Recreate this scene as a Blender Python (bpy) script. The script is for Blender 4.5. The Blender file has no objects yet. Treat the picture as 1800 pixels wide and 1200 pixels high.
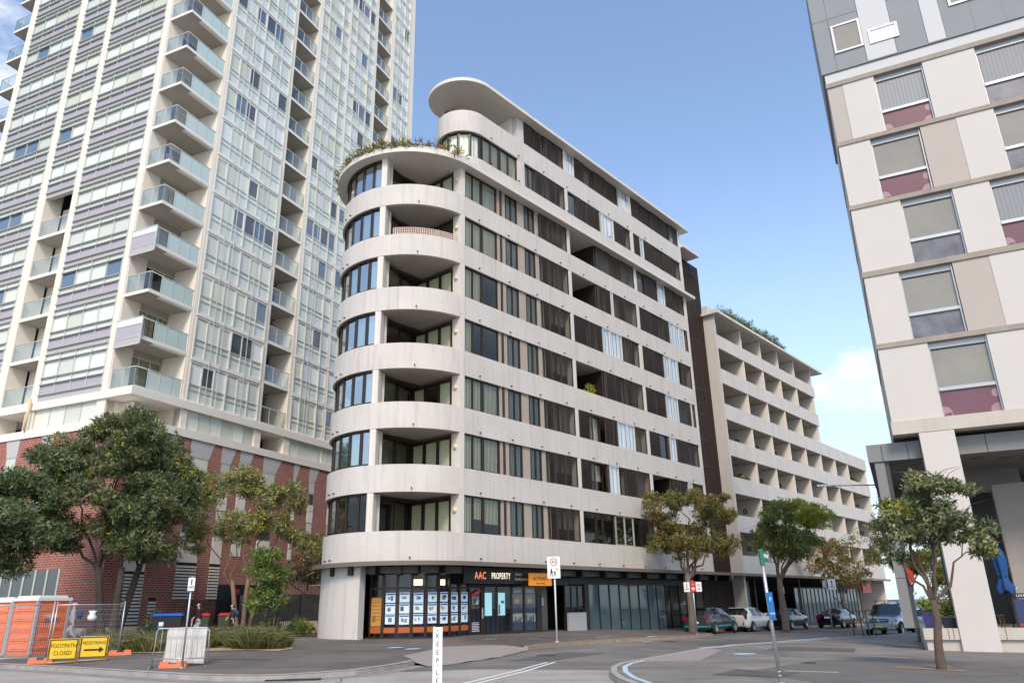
import bpy, bmesh, math, random
import numpy as np
from mathutils import Vector, Matrix, Euler
from mathutils.geometry import delaunay_2d_cdt

SC = bpy.context.scene
COL = SC.collection
R = math.radians
rng = random.Random(7)
PI = math.pi

# ------------------------------------------------------------------ camera
cam_d = bpy.data.cameras.new('camera')
cam = bpy.data.objects.new('camera', cam_d)
COL.objects.link(cam)
cam_d.sensor_fit = 'HORIZONTAL'; cam_d.sensor_width = 36.0
cam_d.lens = 1306.8 / 1800 * 36.0
cam_d.clip_start = 0.1; cam_d.clip_end = 4000
_th, _ro = R(19.5721), R(1.15491)
_rt = Vector((math.cos(_ro), math.sin(_ro)*math.sin(_th), -math.sin(_ro)*math.cos(_th)))
_up = Vector((math.sin(_ro), -math.cos(_ro)*math.sin(_th), math.cos(_ro)*math.cos(_th)))
_fw = Vector((0, math.cos(_th), math.sin(_th)))
cam.matrix_world = Matrix(((_rt.x, _up.x, -_fw.x, 0), (_rt.y, _up.y, -_fw.y, 0), (_rt.z, _up.z, -_fw.z, 1.5), (0, 0, 0, 1)))
SC.camera = cam

# ------------------------------------------------------------------ sky, sun, exposure
SUN_AZ, SUN_EL = R(181), R(44)          # azimuth from +y clockwise, elevation
w = bpy.data.worlds.new('World'); SC.world = w; w.use_nodes = True
nt = w.node_tree; nt.nodes.clear()
N = nt.nodes.new; LK = nt.links.new
out = N('ShaderNodeOutputWorld'); bg = N('ShaderNodeBackground'); LK(bg.outputs[0], out.inputs[0])
sky = N('ShaderNodeTexSky'); sky.sky_type = 'NISHITA'; sky.sun_disc = False
sky.sun_elevation = SUN_EL; sky.sun_rotation = SUN_AZ
sky.air_density = 1.0; sky.dust_density = 0.8; sky.ozone_density = 0.45
bg.inputs[1].default_value = 0.15
tc = N('ShaderNodeTexCoord')
def vmath(op, a, b=None):
    n = N('ShaderNodeVectorMath'); n.operation = op
    LK(a, n.inputs[0])
    if b is not None:
        if isinstance(b, (tuple, list)): n.inputs[1].default_value = b
        else: LK(b, n.inputs[1])
    return n
def fmath(op, a, b=None, clamp=False):
    n = N('ShaderNodeMath'); n.operation = op; n.use_clamp = clamp
    for i, q in enumerate((a, b)):
        if q is None: continue
        if isinstance(q, (int, float)): n.inputs[i].default_value = q
        else: LK(q, n.inputs[i])
    return n.outputs[0]
dirn = vmath('NORMALIZE', tc.outputs['Generated']).outputs[0]
noise = N('ShaderNodeTexNoise'); noise.inputs['Scale'].default_value = 7.5; noise.inputs['Detail'].default_value = 12; noise.inputs['Roughness'].default_value = 0.62
mp = N('ShaderNodeMapping'); mp.inputs['Scale'].default_value = (1, 1, 2.2); LK(dirn, mp.inputs[0]); LK(mp.outputs[0], noise.inputs['Vector'])
def blob(az, el, width):
    d = (math.sin(R(az))*math.cos(R(el)), math.cos(R(az))*math.cos(R(el)), math.sin(R(el)))
    dot = vmath('DOT_PRODUCT', dirn, d).outputs['Value']
    mr = N('ShaderNodeMapRange'); mr.interpolation_type = 'SMOOTHSTEP'
    mr.inputs['From Min'].default_value = math.cos(R(width)); mr.inputs['From Max'].default_value = 1
    LK(dot, mr.inputs['Value']); return mr.outputs[0]
cov = None
# cumulus drifting over the left, a small one low on the right, and the same kind of clouds round the rest of the sky
for az, el, wd in ((-50, 34, 16), (-41.5, 33, 7), (-46, 24, 8), (25.8, 14.2, 3.7), (23.9, 13.9, 2.6), (75, 26, 20), (120, 40, 24), (-150, 35, 20), (175, 28, 26), (-165, 60, 20)):
    b = blob(az, el, wd); cov = b if cov is None else fmath('MAXIMUM', cov, b)
cl = fmath('SUBTRACT', noise.outputs['Fac'], fmath('SUBTRACT', 0.74, fmath('MULTIPLY', cov, 0.36)))
cl = fmath('MULTIPLY', fmath('MULTIPLY', cl, 4.5, True), fmath('MULTIPLY', cov, 2.5, True))
low = N('ShaderNodeSeparateXYZ'); LK(dirn, low.inputs[0])
hz = N('ShaderNodeMapRange'); hz.interpolation_type = 'SMOOTHSTEP'; hz.inputs['From Min'].default_value = 0.55; hz.inputs['From Max'].default_value = 0.0
LK(low.outputs['Z'], hz.inputs['Value'])
tint = N('ShaderNodeMixRGB'); tint.blend_type = 'MIX'; tint.inputs[2].default_value = (2.5, 3.15, 3.85, 1)
LK(fmath('MULTIPLY', hz.outputs[0], 0.75), tint.inputs[0]); LK(sky.outputs[0], tint.inputs[1])
cm = N('ShaderNodeMixRGB'); cm.inputs[2].default_value = (4.3, 4.4, 4.6, 1); LK(fmath('MULTIPLY', cl, 0.8), cm.inputs[0]); LK(tint.outputs[0], cm.inputs[1])
LK(cm.outputs[0], bg.inputs[0])
sd = bpy.data.lights.new('sun', 'SUN'); sd.energy = 1.55; sd.angle = R(16); sd.color = (1.0, 0.86, 0.70)
so = bpy.data.objects.new('sun', sd); COL.objects.link(so)
so.rotation_euler = Vector((math.sin(SUN_AZ)*math.cos(SUN_EL), math.cos(SUN_AZ)*math.cos(SUN_EL), math.sin(SUN_EL))).to_track_quat('Z', 'Y').to_euler()
so.location = (20, -30, 60)
SC.view_settings.view_transform = 'Standard'; SC.view_settings.look = 'None'
SC.view_settings.gamma = 1; SC.view_settings.use_curve_mapping = False
SC.view_settings.exposure = 0.95
SC.render.engine = 'CYCLES'
SC.cycles.max_bounces = 8; SC.cycles.transparent_max_bounces = 12; SC.cycles.use_denoising = True
SC.cycles.diffuse_bounces = 3; SC.cycles.glossy_bounces = 3

# ------------------------------------------------------------------ materials
def s(r, g, b):
    f = lambda c: (c/255/12.92 if c <= 10 else ((c/255+.055)/1.055)**2.4)
    return (f(r), f(g), f(b))
def mat(name, col, rough=.6, metal=0.0, var=0.0, scale=3.0, streak=0.0, bump=0.0, bscale=60, spec=.5, coat=0.0, emit=None):
    m = bpy.data.materials.new(name); m.use_nodes = True
    t = m.node_tree; p = t.nodes['Principled BSDF']
    p.inputs['Base Color'].default_value = (*col, 1); p.inputs['Roughness'].default_value = rough
    p.inputs['Metallic'].default_value = metal; p.inputs['Specular IOR Level'].default_value = spec
    if coat: p.inputs['Coat Weight'].default_value = coat; p.inputs['Coat Roughness'].default_value = .05
    if emit: p.inputs['Emission Color'].default_value = (*emit[0], 1); p.inputs['Emission Strength'].default_value = emit[1]
    n = t.nodes.new; l = t.links.new
    src = None
    if var or streak or bump: co = n('ShaderNodeTexCoord')
    if var or streak:
        fac = None
        if var:
            a = n('ShaderNodeTexNoise'); a.inputs['Scale'].default_value = scale; a.inputs['Detail'].default_value = 8; a.inputs['Roughness'].default_value = .65
            l(co.outputs['Object'], a.inputs['Vector'])
            mr = n('ShaderNodeMapRange'); mr.inputs['From Min'].default_value = .3; mr.inputs['From Max'].default_value = .7
            mr.inputs['To Min'].default_value = 1-var; mr.inputs['To Max'].default_value = 1+var*.6; l(a.outputs['Fac'], mr.inputs['Value']); fac = mr.outputs[0]
        if streak:
            mp_ = n('ShaderNodeMapping'); mp_.inputs['Scale'].default_value = (1.7, 1.7, .12); l(co.outputs['Object'], mp_.inputs[0])
            a2 = n('ShaderNodeTexNoise'); a2.inputs['Scale'].default_value = 2.4; a2.inputs['Detail'].default_value = 7; a2.inputs['Roughness'].default_value = .7
            l(mp_.outputs[0], a2.inputs['Vector'])
            mr2 = n('ShaderNodeMapRange'); mr2.inputs['From Min'].default_value = .5; mr2.inputs['From Max'].default_value = .78
            mr2.inputs['To Min'].default_value = 1; mr2.inputs['To Max'].default_value = 1-streak; l(a2.outputs['Fac'], mr2.inputs['Value'])
            if fac is None: fac = mr2.outputs[0]
            else:
                mu = n('ShaderNodeMath'); mu.operation = 'MULTIPLY'; l(fac, mu.inputs[0]); l(mr2.outputs[0], mu.inputs[1]); fac = mu.outputs[0]
        mx = n('ShaderNodeVectorMath'); mx.operation = 'SCALE'; mx.inputs[0].default_value = col; l(fac, mx.inputs['Scale'])
        l(mx.outputs[0], p.inputs['Base Color'])
    if bump:
        b = n('ShaderNodeTexNoise'); b.inputs['Scale'].default_value = bscale; b.inputs['Detail'].default_value = 6; l(co.outputs['Object'], b.inputs['Vector'])
        bp = n('ShaderNodeBump'); bp.inputs['Strength'].default_value = bump; bp.inputs['Distance'].default_value = .02; l(b.outputs['Fac'], bp.inputs['Height']); l(bp.outputs[0], p.inputs['Normal'])
    return m
def leafmat(name, col, tr=.16):
    m = bpy.data.materials.new(name); m.use_nodes = True
    t = m.node_tree; p = t.nodes['Principled BSDF']; o = t.nodes['Material Output']
    p.inputs['Base Color'].default_value = (*col, 1); p.inputs['Roughness'].default_value = .45; p.inputs['Specular IOR Level'].default_value = .4
    tr_ = t.nodes.new('ShaderNodeBsdfTranslucent'); tr_.inputs[0].default_value = (col[0]*1.3, col[1]*1.5, col[2]*.7, 1)
    mx = t.nodes.new('ShaderNodeMixShader'); mx.inputs[0].default_value = tr
    t.links.new(p.outputs[0], mx.inputs[1]); t.links.new(tr_.outputs[0], mx.inputs[2]); t.links.new(mx.outputs[0], o.inputs[0])
    return m
def glassmat(name, tint, refl=.16, rough=.01):
    m = bpy.data.materials.new(name); m.use_nodes = True
    t = m.node_tree; t.nodes.clear(); n = t.nodes.new; l = t.links.new
    o = n('ShaderNodeOutputMaterial'); tr_ = n('ShaderNodeBsdfTransparent'); tr_.inputs[0].default_value = (*tint, 1)
    g = n('ShaderNodeBsdfGlossy'); g.inputs['Roughness'].default_value = rough; g.inputs[0].default_value = (.95, .97, 1, 1)
    lw = n('ShaderNodeLayerWeight'); lw.inputs['Blend'].default_value = .5
    pw = n('ShaderNodeMath'); pw.operation = 'POWER'; pw.inputs[1].default_value = 4.0; l(lw.outputs['Facing'], pw.inputs[0])
    ad = n('ShaderNodeMath'); ad.operation = 'MULTIPLY_ADD'; ad.inputs[1].default_value = .8; ad.inputs[2].default_value = refl; ad.use_clamp = True; l(pw.outputs[0], ad.inputs[0])
    mx = n('ShaderNodeMixShader'); l(ad.outputs[0], mx.inputs[0]); l(tr_.outputs[0], mx.inputs[1]); l(g.outputs[0], mx.inputs[2]); l(mx.outputs[0], o.inputs[0])
    return m
def blindmat(name, col, axis='X', period=.09, amt=.12, rough=.08, spec=.5):
    """glazing with a vertical blind hanging right behind it: pleat shading striped into the colour under a glossy face"""
    m = mat(name, col, rough, spec=spec)
    t = m.node_tree; p = t.nodes['Principled BSDF']; n = t.nodes.new; l = t.links.new
    co = n('ShaderNodeTexCoord'); sp = n('ShaderNodeSeparateXYZ'); l(co.outputs['Object'], sp.inputs[0])
    a = n('ShaderNodeMath'); a.operation = 'MULTIPLY'; a.inputs[1].default_value = 2*PI/period
    ad = n('ShaderNodeMath'); ad.operation = 'ADD'; l(sp.outputs['X'], ad.inputs[0]); l(sp.outputs['Y'], ad.inputs[1]); l(ad.outputs[0], a.inputs[0])
    si = n('ShaderNodeMath'); si.operation = 'SINE'; l(a.outputs[0], si.inputs[0])
    mr = n('ShaderNodeMapRange'); mr.inputs['From Min'].default_value = -1; mr.inputs['To Min'].default_value = 1-amt; mr.inputs['To Max'].default_value = 1+amt*.3; l(si.outputs[0], mr.inputs['Value'])  # sine stripes put the shading of the pleats into the base colour
    oi = n('ShaderNodeObjectInfo'); mr3 = n('ShaderNodeMapRange'); mr3.inputs['To Min'].default_value = .84; mr3.inputs['To Max'].default_value = 1.08; l(oi.outputs['Random'], mr3.inputs['Value'])
    mu = n('ShaderNodeMath'); mu.operation = 'MULTIPLY'; l(mr.outputs[0], mu.inputs[0]); l(mr3.outputs[0], mu.inputs[1])
    mx = n('ShaderNodeVectorMath'); mx.operation = 'SCALE'; mx.inputs[0].default_value = col; l(mu.outputs[0], mx.inputs['Scale']); l(mx.outputs[0], p.inputs['Base Color'])
    return m

MT = {}
MT['white'] = mat('white_render', (.60, .560, .515), .8, var=.08, scale=.6, streak=.28, bump=.08, bscale=40)
MT['edge'] = mat('white_trim', (.66, .615, .55), .6, var=.03)
MT['soffit'] = mat('shaded_soffit', (.40, .365, .32), .8, var=.08, scale=1.2)  # off-white slab paint, darkened in its colour for the shade underneath
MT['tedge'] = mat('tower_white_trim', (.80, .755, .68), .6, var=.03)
MT['tcream'] = mat('tower_cream', (.80, .73, .63), .75, var=.03, scale=1.0, streak=.05)
MT['cream'] = mat('cream_render', (.74, .68, .60), .75, var=.04, scale=1.0, streak=.06)
MT['brown'] = mat('bronze_aluminium', (.040, .028, .021), .38, metal=.35, spec=.5)
MT['brown2'] = mat('brown_batten', (.036, .023, .016), .55)
MT['slat'] = mat('beige_slat', (.42, .355, .30), .6)
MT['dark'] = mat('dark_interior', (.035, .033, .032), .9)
MT['darkgrey'] = mat('dark_grey_metal', (.06, .06, .062), .5, metal=.2)
MT['black'] = mat('black_paint', (.012, .012, .013), .45)
MT['glass'] = glassmat('window_glass', (.93, .95, .88), .05)
MT['brightglass'] = glassmat('pale_reflective_glass', (.95, .97, .98), .26)
MT['blueglass'] = glassmat('reflective_glass', (.50, .68, .72), .48)
MT['blind'] = mat('vertical_blind', (.62, .61, .47), .8)
MT['blindteal'] = mat('teal_blind', (.24, .30, .29), .8)
MT['bright'] = mat('white_roller_blind', (.86, .86, .84), .7)  # in the w windows this white also stands for reflected sky
MT['tan'] = mat('tan_roller_blind', (.42, .37, .28), .8)
MT['lamp'] = mat('opal_lamp', (.62, .52, .36), .35)
MT['lattice'] = mat('pink_lattice', (.70, .52, .43), .7)
MT['clad'] = mat('brown_cladding', (.034, .021, .014), .75, spec=.2, var=.15, scale=.6)
# tower
MT['talu'] = mat('pale_aluminium', (.60, .60, .56), .4, metal=.25)
MT['tdark'] = mat('grey_aluminium', (.40, .40, .37), .4, metal=.3)
MT['tb1'] = blindmat('pale_blind_glazing', (.74, .77, .68))
MT['tb2'] = blindmat('white_blind_glazing', (.80, .83, .80), amt=.03)
MT['tb3'] = blindmat('cream_blind_glazing', (.70, .72, .60), amt=.16)
MT['tdk'] = mat('dark_glazing', (.075, .09, .105), .03, spec=.9)
MT['tsky'] = mat('sky_blue_glazing', (.11, .17, .25), .02, spec=1.0)
MT['tspan'] = mat('aqua_spandrel', (.66, .72, .67), .08, var=.03)
MT['tpurp'] = mat('mauve_spandrel', (.42, .385, .42), .35, var=.05)
MT['tledge'] = mat('grey_ledge', (.46, .43, .42), .5)
MT['rail'] = glassmat('balustrade_glass', (.72, .82, .80), .12)
MT['frost'] = mat('frosted_glass', (.52, .62, .59), .15)
# right building
MT['rwhite'] = mat('right_white_panel', (.56, .53, .49), .7, var=.03, scale=.7, bump=.03)
MT['rbeige'] = mat('beige_panel', (.43, .38, .335), .7, var=.04, scale=.6)
MT['rslab'] = mat('stained_concrete_slab', (.33, .285, .235), .8, var=.14, scale=1.6, streak=.12)
MT['rconc'] = mat('pale_concrete', (.52, .47, .41), .8, var=.08, scale=1.2, streak=.1, bump=.05)
MT['rmetal'] = mat('grey_metal_panel', (.27, .28, .295), .75, metal=0.0, spec=.2, var=.04, scale=.5)
MT['rwmetal'] = mat('white_metal_panel', (.56, .56, .56), .7, spec=.2)
MT['rpurp'] = mat('plum_spandrel', (.165, .068, .085), .28, var=.12, scale=.8)
MT['rgrey'] = mat('slate_spandrel', (.16, .16, .18), .28, var=.45, scale=1.6)
MT['rframe'] = mat('grey_window_frame', (.42, .44, .45), .4, metal=.4)
MT['rglass'] = mat('grey_blind_glazing', (.27, .255, .215), .07, var=.10, scale=.9)
MT['rcurt'] = blindmat('grey_curtain_glazing', (.30, .30, .30), period=.14, amt=.13)
MT['rfas'] = mat('grey_fascia', (.20, .20, .20), .5, var=.06, scale=.7)
MT['rdark'] = mat('charcoal_panel', (.05, .05, .05), .35)
# ground
MT['asphalt'] = mat('asphalt', (.185, .172, .158), .9, var=.22, scale=.9, bump=.35, bscale=90)
MT['path'] = mat('plaza_asphalt', (.225, .208, .188), .9, var=.22, scale=.8, bump=.4, bscale=110)
MT['path2'] = mat('dark_footpath_asphalt', (.140, .122, .107), .9, var=.22, scale=.8, bump=.4, bscale=110)
def aggregate(m, amt=.28):
    t = m.node_tree; p = t.nodes['Principled BSDF']; n = t.nodes.new; l = t.links.new
    src = p.inputs['Base Color'].links[0].from_socket; co = n('ShaderNodeTexCoord')
    big = n('ShaderNodeTexNoise'); big.inputs['Scale'].default_value = .17; big.inputs['Detail'].default_value = 5; big.inputs['Distortion'].default_value = 1.2; l(co.outputs['Object'], big.inputs['Vector'])
    st_ = n('ShaderNodeMapping'); st_.inputs['Rotation'].default_value = (0, 0, .86); st_.inputs['Scale'].default_value = (.25, 2.2, 1); l(co.outputs['Object'], st_.inputs[0])
    tr_ = n('ShaderNodeTexNoise'); tr_.inputs['Scale'].default_value = .8; tr_.inputs['Detail'].default_value = 4; l(st_.outputs[0], tr_.inputs['Vector'])
    fine = n('ShaderNodeTexVoronoi'); fine.inputs['Scale'].default_value = 26; l(co.outputs['Object'], fine.inputs['Vector'])
    f = None
    for s_, lo, hi, a, b in ((big.outputs['Fac'], .35, .65, 1-amt, 1+amt*.6), (tr_.outputs['Fac'], .4, .65, 1-amt*.5, 1+amt*.25), (fine.outputs['Color'], 0, 1, .86, 1.12)):
        mr = n('ShaderNodeMapRange'); mr.inputs['From Min'].default_value = lo; mr.inputs['From Max'].default_value = hi; mr.inputs['To Min'].default_value = a; mr.inputs['To Max'].default_value = b; l(s_, mr.inputs['Value'])
        if f is None: f = mr.outputs[0]
        else: mu = n('ShaderNodeMath'); mu.operation = 'MULTIPLY'; l(f, mu.inputs[0]); l(mr.outputs[0], mu.inputs[1]); f = mu.outputs[0]
    mx = n('ShaderNodeVectorMath'); mx.operation = 'SCALE'; l(src, mx.inputs[0]); l(f, mx.inputs['Scale']); l(mx.outputs[0], p.inputs['Base Color'])
for q in ('asphalt', 'path', 'path2'): aggregate(MT[q])
MT['conc'] = mat('concrete_road', (.375, .345, .308), .85, var=.12, scale=.7, bump=.2, bscale=70)
aggregate(MT['conc'], .16)
MT['apron'] = mat('pebble_concrete', (.30, .26, .23), .9, var=.2, scale=14, bump=.3, bscale=80)
MT['kerb'] = mat('kerb_stone', (.36, .33, .30), .85, var=.22, scale=2.2, bump=.25, bscale=50)
MT['kerb2'] = mat('sandstone_kerb', (.34, .27, .19), .85, var=.28, scale=2.5, bump=.3, bscale=40)
MT['paint'] = mat('road_paint', (.72, .71, .69), .7, var=.15, scale=9)
MT['bluep'] = mat('pale_blue_paint', (.42, .58, .68), .7, var=.15, scale=7)
MT['mulch'] = mat('mulch', (.10, .055, .038), .95, var=.5, scale=16, bump=.8, bscale=30)
MT['gravel'] = mat('tan_gravel', (.30, .20, .12), .95, var=.5, scale=22, bump=.8, bscale=40)
MT['straw'] = mat('dry_straw', (.38, .29, .15), .95, var=.3, scale=10)
MT['steel'] = mat('galvanised_steel', (.46, .48, .49), .42, metal=.7, var=.1, scale=8)
MT['bark'] = mat('brown_bark', (.115, .080, .060), .9, var=.35, scale=7, bump=.8, bscale=22)
MT['bark2'] = mat('dark_bark', (.055, .042, .034), .9, var=.3, scale=8, bump=.8, bscale=25)
MT['bark3'] = mat('grey_bark', (.16, .125, .10), .9, var=.35, scale=9, bump=.7, bscale=25)
MT['orange'] = mat('orange_plastic', (.78, .14, .025), .42, var=.05)
MT['orange2'] = mat('faded_orange_plastic', (.74, .20, .09), .55, var=.1)
MT['wplastic'] = mat('white_plastic', (.70, .68, .64), .45, var=.06)
MT['yellow'] = mat('sign_yellow', (.80, .52, .015), .5)
MT['yelframe'] = mat('yellow_tube', (.72, .42, .06), .5)
MT['swhite'] = mat('sign_white', (.80, .80, .79), .4)
MT['sred'] = mat('sign_red', (.55, .03, .03), .4)
MT['sgreen'] = mat('sign_green', (.012, .16, .085), .4)
MT['sblue'] = mat('sign_blue', (.01, .15, .46), .4)
MT['navy'] = mat('navy_cloth', (.015, .045, .16), .8, var=.15, scale=5)
MT['rubber'] = mat('tyre_rubber', (.015, .015, .015), .8)
MT['alloy'] = mat('alloy_wheel', (.55, .56, .57), .3, metal=.8)
MT['chrome'] = mat('chrome', (.7, .7, .7), .12, metal=1)
MT['carglass'] = mat('car_glass', (.020, .026, .03), .03, spec=1.0)
MT['tail'] = mat('tail_light', (.42, .01, .012), .12, spec=.8)
MT['headl'] = mat('headlight', (.62, .62, .60), .08, spec=.9)
MT['amber'] = mat('amber_lens', (.55, .16, .02), .15)
MT['wood'] = mat('chair_wood', (.13, .075, .04), .6, var=.2, scale=6)
MT['skin'] = mat('skin', (.52, .33, .24), .5)
MT['hair'] = mat('black_hair', (.012, .010, .010), .5)
MT['maroon'] = mat('dark_maroon_knit', (.028, .010, .016), .9)
MT['charcl'] = mat('charcoal_jacket', (.020, .024, .030), .8)
MT['denim'] = mat('light_denim', (.36, .42, .52), .9, var=.1, scale=9)
MT['greycl'] = mat('grey_hoodie', (.33, .32, .33), .9)
MT['shirtw'] = mat('white_shoe', (.75, .74, .72), .6)
# foliage
MT['lf_dk'] = leafmat('leaf_dark_green', (0.054, 0.083, 0.038)); MT['lf_md'] = leafmat('leaf_mid_green', (0.123, 0.168, 0.074)); MT['lf_lt'] = leafmat('leaf_grey_green', (0.224, 0.247, 0.123))
MT['lf_yl'] = leafmat('leaf_yellow_green', (0.403, 0.365, 0.041)); MT['lf_ol'] = leafmat('leaf_olive', (0.201, 0.189, 0.061)); MT['lf_ol2'] = leafmat('leaf_dark_olive', (0.119, 0.120, 0.044))
MT['lf_or'] = leafmat('leaf_orange', (0.450, 0.182, 0.041)); MT['lf_bl'] = leafmat('leaf_blue_green', (0.142, 0.176, 0.126)); MT['lf_ye'] = leafmat('leaf_yellow', (0.416, 0.400, 0.047)); MT['lf_pl'] = leafmat('leaf_pale', (0.356, 0.343, 0.174))
MT['grass'] = leafmat('grass_blade', (.105, .118, .036)); MT['grass2'] = leafmat('grass_pale', (.25, .215, .095)); MT['succ'] = leafmat('red_succulent', (0.310, 0.091, 0.055)); MT['lf_br'] = leafmat('leaf_bright', (0.177, 0.268, 0.044))
# ------------------------------------------------------------------ mesh helpers
class MB:
    def __init__(self): self.v = []; self.f = []; self.m = []; self.s = []
    def add(self, vs, fs, mi=0, sm=False):
        o = len(self.v); self.v += [tuple(p) for p in vs]
        for f in fs: self.f.append([i+o for i in f]); self.m.append(mi); self.s.append(sm)
        return self
    def box(self, x0, x1, y0, y1, z0, z1, mi=0):
        vs = [(x0,y0,z0),(x1,y0,z0),(x1,y1,z0),(x0,y1,z0),(x0,y0,z1),(x1,y0,z1),(x1,y1,z1),(x0,y1,z1)]
        return self.add(vs, [(3,2,1,0),(4,5,6,7),(0,1,5,4),(1,2,6,5),(2,3,7,6),(3,0,4,7)], mi)
    def obox(self, c, ax, ay, az, hx, hy, hz, mi=0):
        c = Vector(c); ax = Vector(ax).normalized()*hx; ay = Vector(ay).normalized()*hy; az = Vector(az).normalized()*hz
        vs = [c+sx*ax+sy*ay+sz*az for sz in (-1,1) for sx, sy in ((-1,-1),(1,-1),(1,1),(-1,1))]
        return self.add(vs, [(3,2,1,0),(4,5,6,7),(0,1,5,4),(1,2,6,5),(2,3,7,6),(3,0,4,7)], mi)
    def prism(self, poly, z0, z1, mi=0, mtop=None, mbot=None):
        n = len(poly); zf = (lambda p, i: p[i])
        vs = [(p[0], p[1], z0) for p in poly] + [(p[0], p[1], z1) for p in poly]
        self.add(vs, [(i, (i+1) % n, (i+1) % n+n, i+n) for i in range(n)], mi)
        o = len(self.v)-2*n
        self.f.append([o+i for i in range(n-1, -1, -1)]); self.m.append(mi if mbot is None else mbot); self.s.append(False)
        self.f.append([o+n+i for i in range(n)]); self.m.append(mi if mtop is None else mtop); self.s.append(False)
        return self
    def ribbon(self, a, b, z0, z1, mi=0, sm=False, mbot=None):
        """strip wall between two open plan paths a (outside) and b (inside)"""
        n = len(a)
        vs = [(*p, z0) for p in a]+[(*p, z1) for p in a]+[(*p, z0) for p in b]+[(*p, z1) for p in b]
        A, A1, B, B1 = 0, n, 2*n, 3*n
        fo = [(A+i, A+i+1, A1+i+1, A1+i) for i in range(n-1)]; fi = [(B+i+1, B+i, B1+i, B1+i+1) for i in range(n-1)]
        ft = [(A1+i, A1+i+1, B1+i+1, B1+i) for i in range(n-1)]; fb = [(A+i+1, A+i, B+i, B+i+1) for i in range(n-1)]
        for fs, k, q in ((fo, mi, sm), (fi, mi, sm), (ft, mi, False), (fb, mi if mbot is None else mbot, False), ([(A, A1, B1, B), (A+n-1, B+n-1, B1+n-1, A1+n-1)], mi, False)):
            o = len(self.v); self.v += vs
            for f in fs: self.f.append([i+o for i in f]); self.m.append(k); self.s.append(q)
        return self
    def quad(self, a, b, c, d, mi=0): return self.add([a, b, c, d], [(0,1,2,3)], mi)
    def tube(self, pts, r, n=8, mi=0, cap=True, sm=True):
        pts = [Vector(p) for p in pts]; k = len(pts)
        rr = r if isinstance(r, (list, tuple)) else [r]*k
        o = len(self.v); prev = None
        for i, p in enumerate(pts):
            d = (pts[min(i+1, k-1)]-pts[max(i-1, 0)]).normalized()
            if prev is None:
                up = Vector((0,0,1)) if abs(d.z) < .9 else Vector((1,0,0)); e = d.cross(up).normalized()
            else:
                e = (prev-d*prev.dot(d)); e = e.normalized() if e.length > 1e-6 else d.orthogonal().normalized()
            prev = e; h = d.cross(e)
            for j in range(n):
                a = 2*PI*j/n; self.v.append(tuple(p+(e*math.cos(a)+h*math.sin(a))*rr[i]))
        for i in range(k-1):
            for j in range(n):
                self.f.append([o+i*n+j, o+i*n+(j+1) % n, o+(i+1)*n+(j+1) % n, o+(i+1)*n+j]); self.m.append(mi); self.s.append(sm)
        if cap:
            self.f.append([o+j for j in range(n-1, -1, -1)]); self.m.append(mi); self.s.append(False)
            self.f.append([o+(k-1)*n+j for j in range(n)]); self.m.append(mi); self.s.append(False)
        return self
    def lathe(self, prof, c=(0,0,0), n=16, mi=0, axis='Z', sm=True, sweep=2*PI):
        o = len(self.v); k = len(prof); c = Vector(c)
        for r, h in prof:
            for j in range(n):
                a = 2*PI*j/n; x, y = r*math.cos(a), r*math.sin(a)
                p = Vector((x, y, h)) if axis == 'Z' else (Vector((x, h, y)) if axis == 'Y' else Vector((h, x, y)))
                self.v.append(tuple(c+p))
        for i in range(k-1):
            for j in range(n):
                self.f.append([o+i*n+j, o+i*n+(j+1) % n, o+(i+1)*n+(j+1) % n, o+(i+1)*n+j]); self.m.append(mi); self.s.append(sm)
        return self
    def mesh(self, name, mats):
        me = bpy.data.meshes.new(name); me.from_pydata(self.v, [], self.f)
        for m in (mats if isinstance(mats, (list, tuple)) else [mats]): me.materials.append(m)
        me.polygons.foreach_set('material_index', self.m); me.polygons.foreach_set('use_smooth', self.s)
        me.update(); return me
    def fixn(self, name, mats):
        me = self.mesh(name, mats); bm = bmesh.new(); bm.from_mesh(me)
        bmesh.ops.recalc_face_normals(bm, faces=bm.faces); bm.to_mesh(me); bm.free(); return me
    def obj(self, name, mats, parent=None, loc=None, rz=0, fix=True):
        me = self.fixn(name, mats) if fix else self.mesh(name, mats)
        return inst(name, me, parent, loc, rz)

def inst(name, me, parent=None, loc=None, rz=0):
    o = bpy.data.objects.new(name, me); COL.objects.link(o)
    if parent is not None: o.parent = parent
    if loc is not None: o.location = loc
    if rz: o.rotation_euler = (0, 0, rz)
    return o
def thing(name, label, cat, loc=(0,0,0), rz=0, group=None):
    o = bpy.data.objects.new(name, None); COL.objects.link(o); o.empty_display_size = .3
    o.location = loc; o.rotation_euler = (0, 0, rz); o['label'] = label; o['category'] = cat
    if group: o['group'] = group
    return o
def tag(o, label, cat, group=None):
    o['label'] = label; o['category'] = cat
    if group: o['group'] = group
    return o
def struct(o): o['kind'] = 'structure'; return o
def stuff(o): o['kind'] = 'stuff'; return o
def copy_thing(root, loc, rz, label):
    r = root.copy(); COL.objects.link(r); r.location = loc; r.rotation_euler = (0, 0, rz); r['label'] = label
    for ch in list(root.children):
        c = ch.copy(); COL.objects.link(c); c.parent = r
        for gch in list(ch.children):
            d = gch.copy(); COL.objects.link(d); d.parent = c
    return r
_tc = {}
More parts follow.
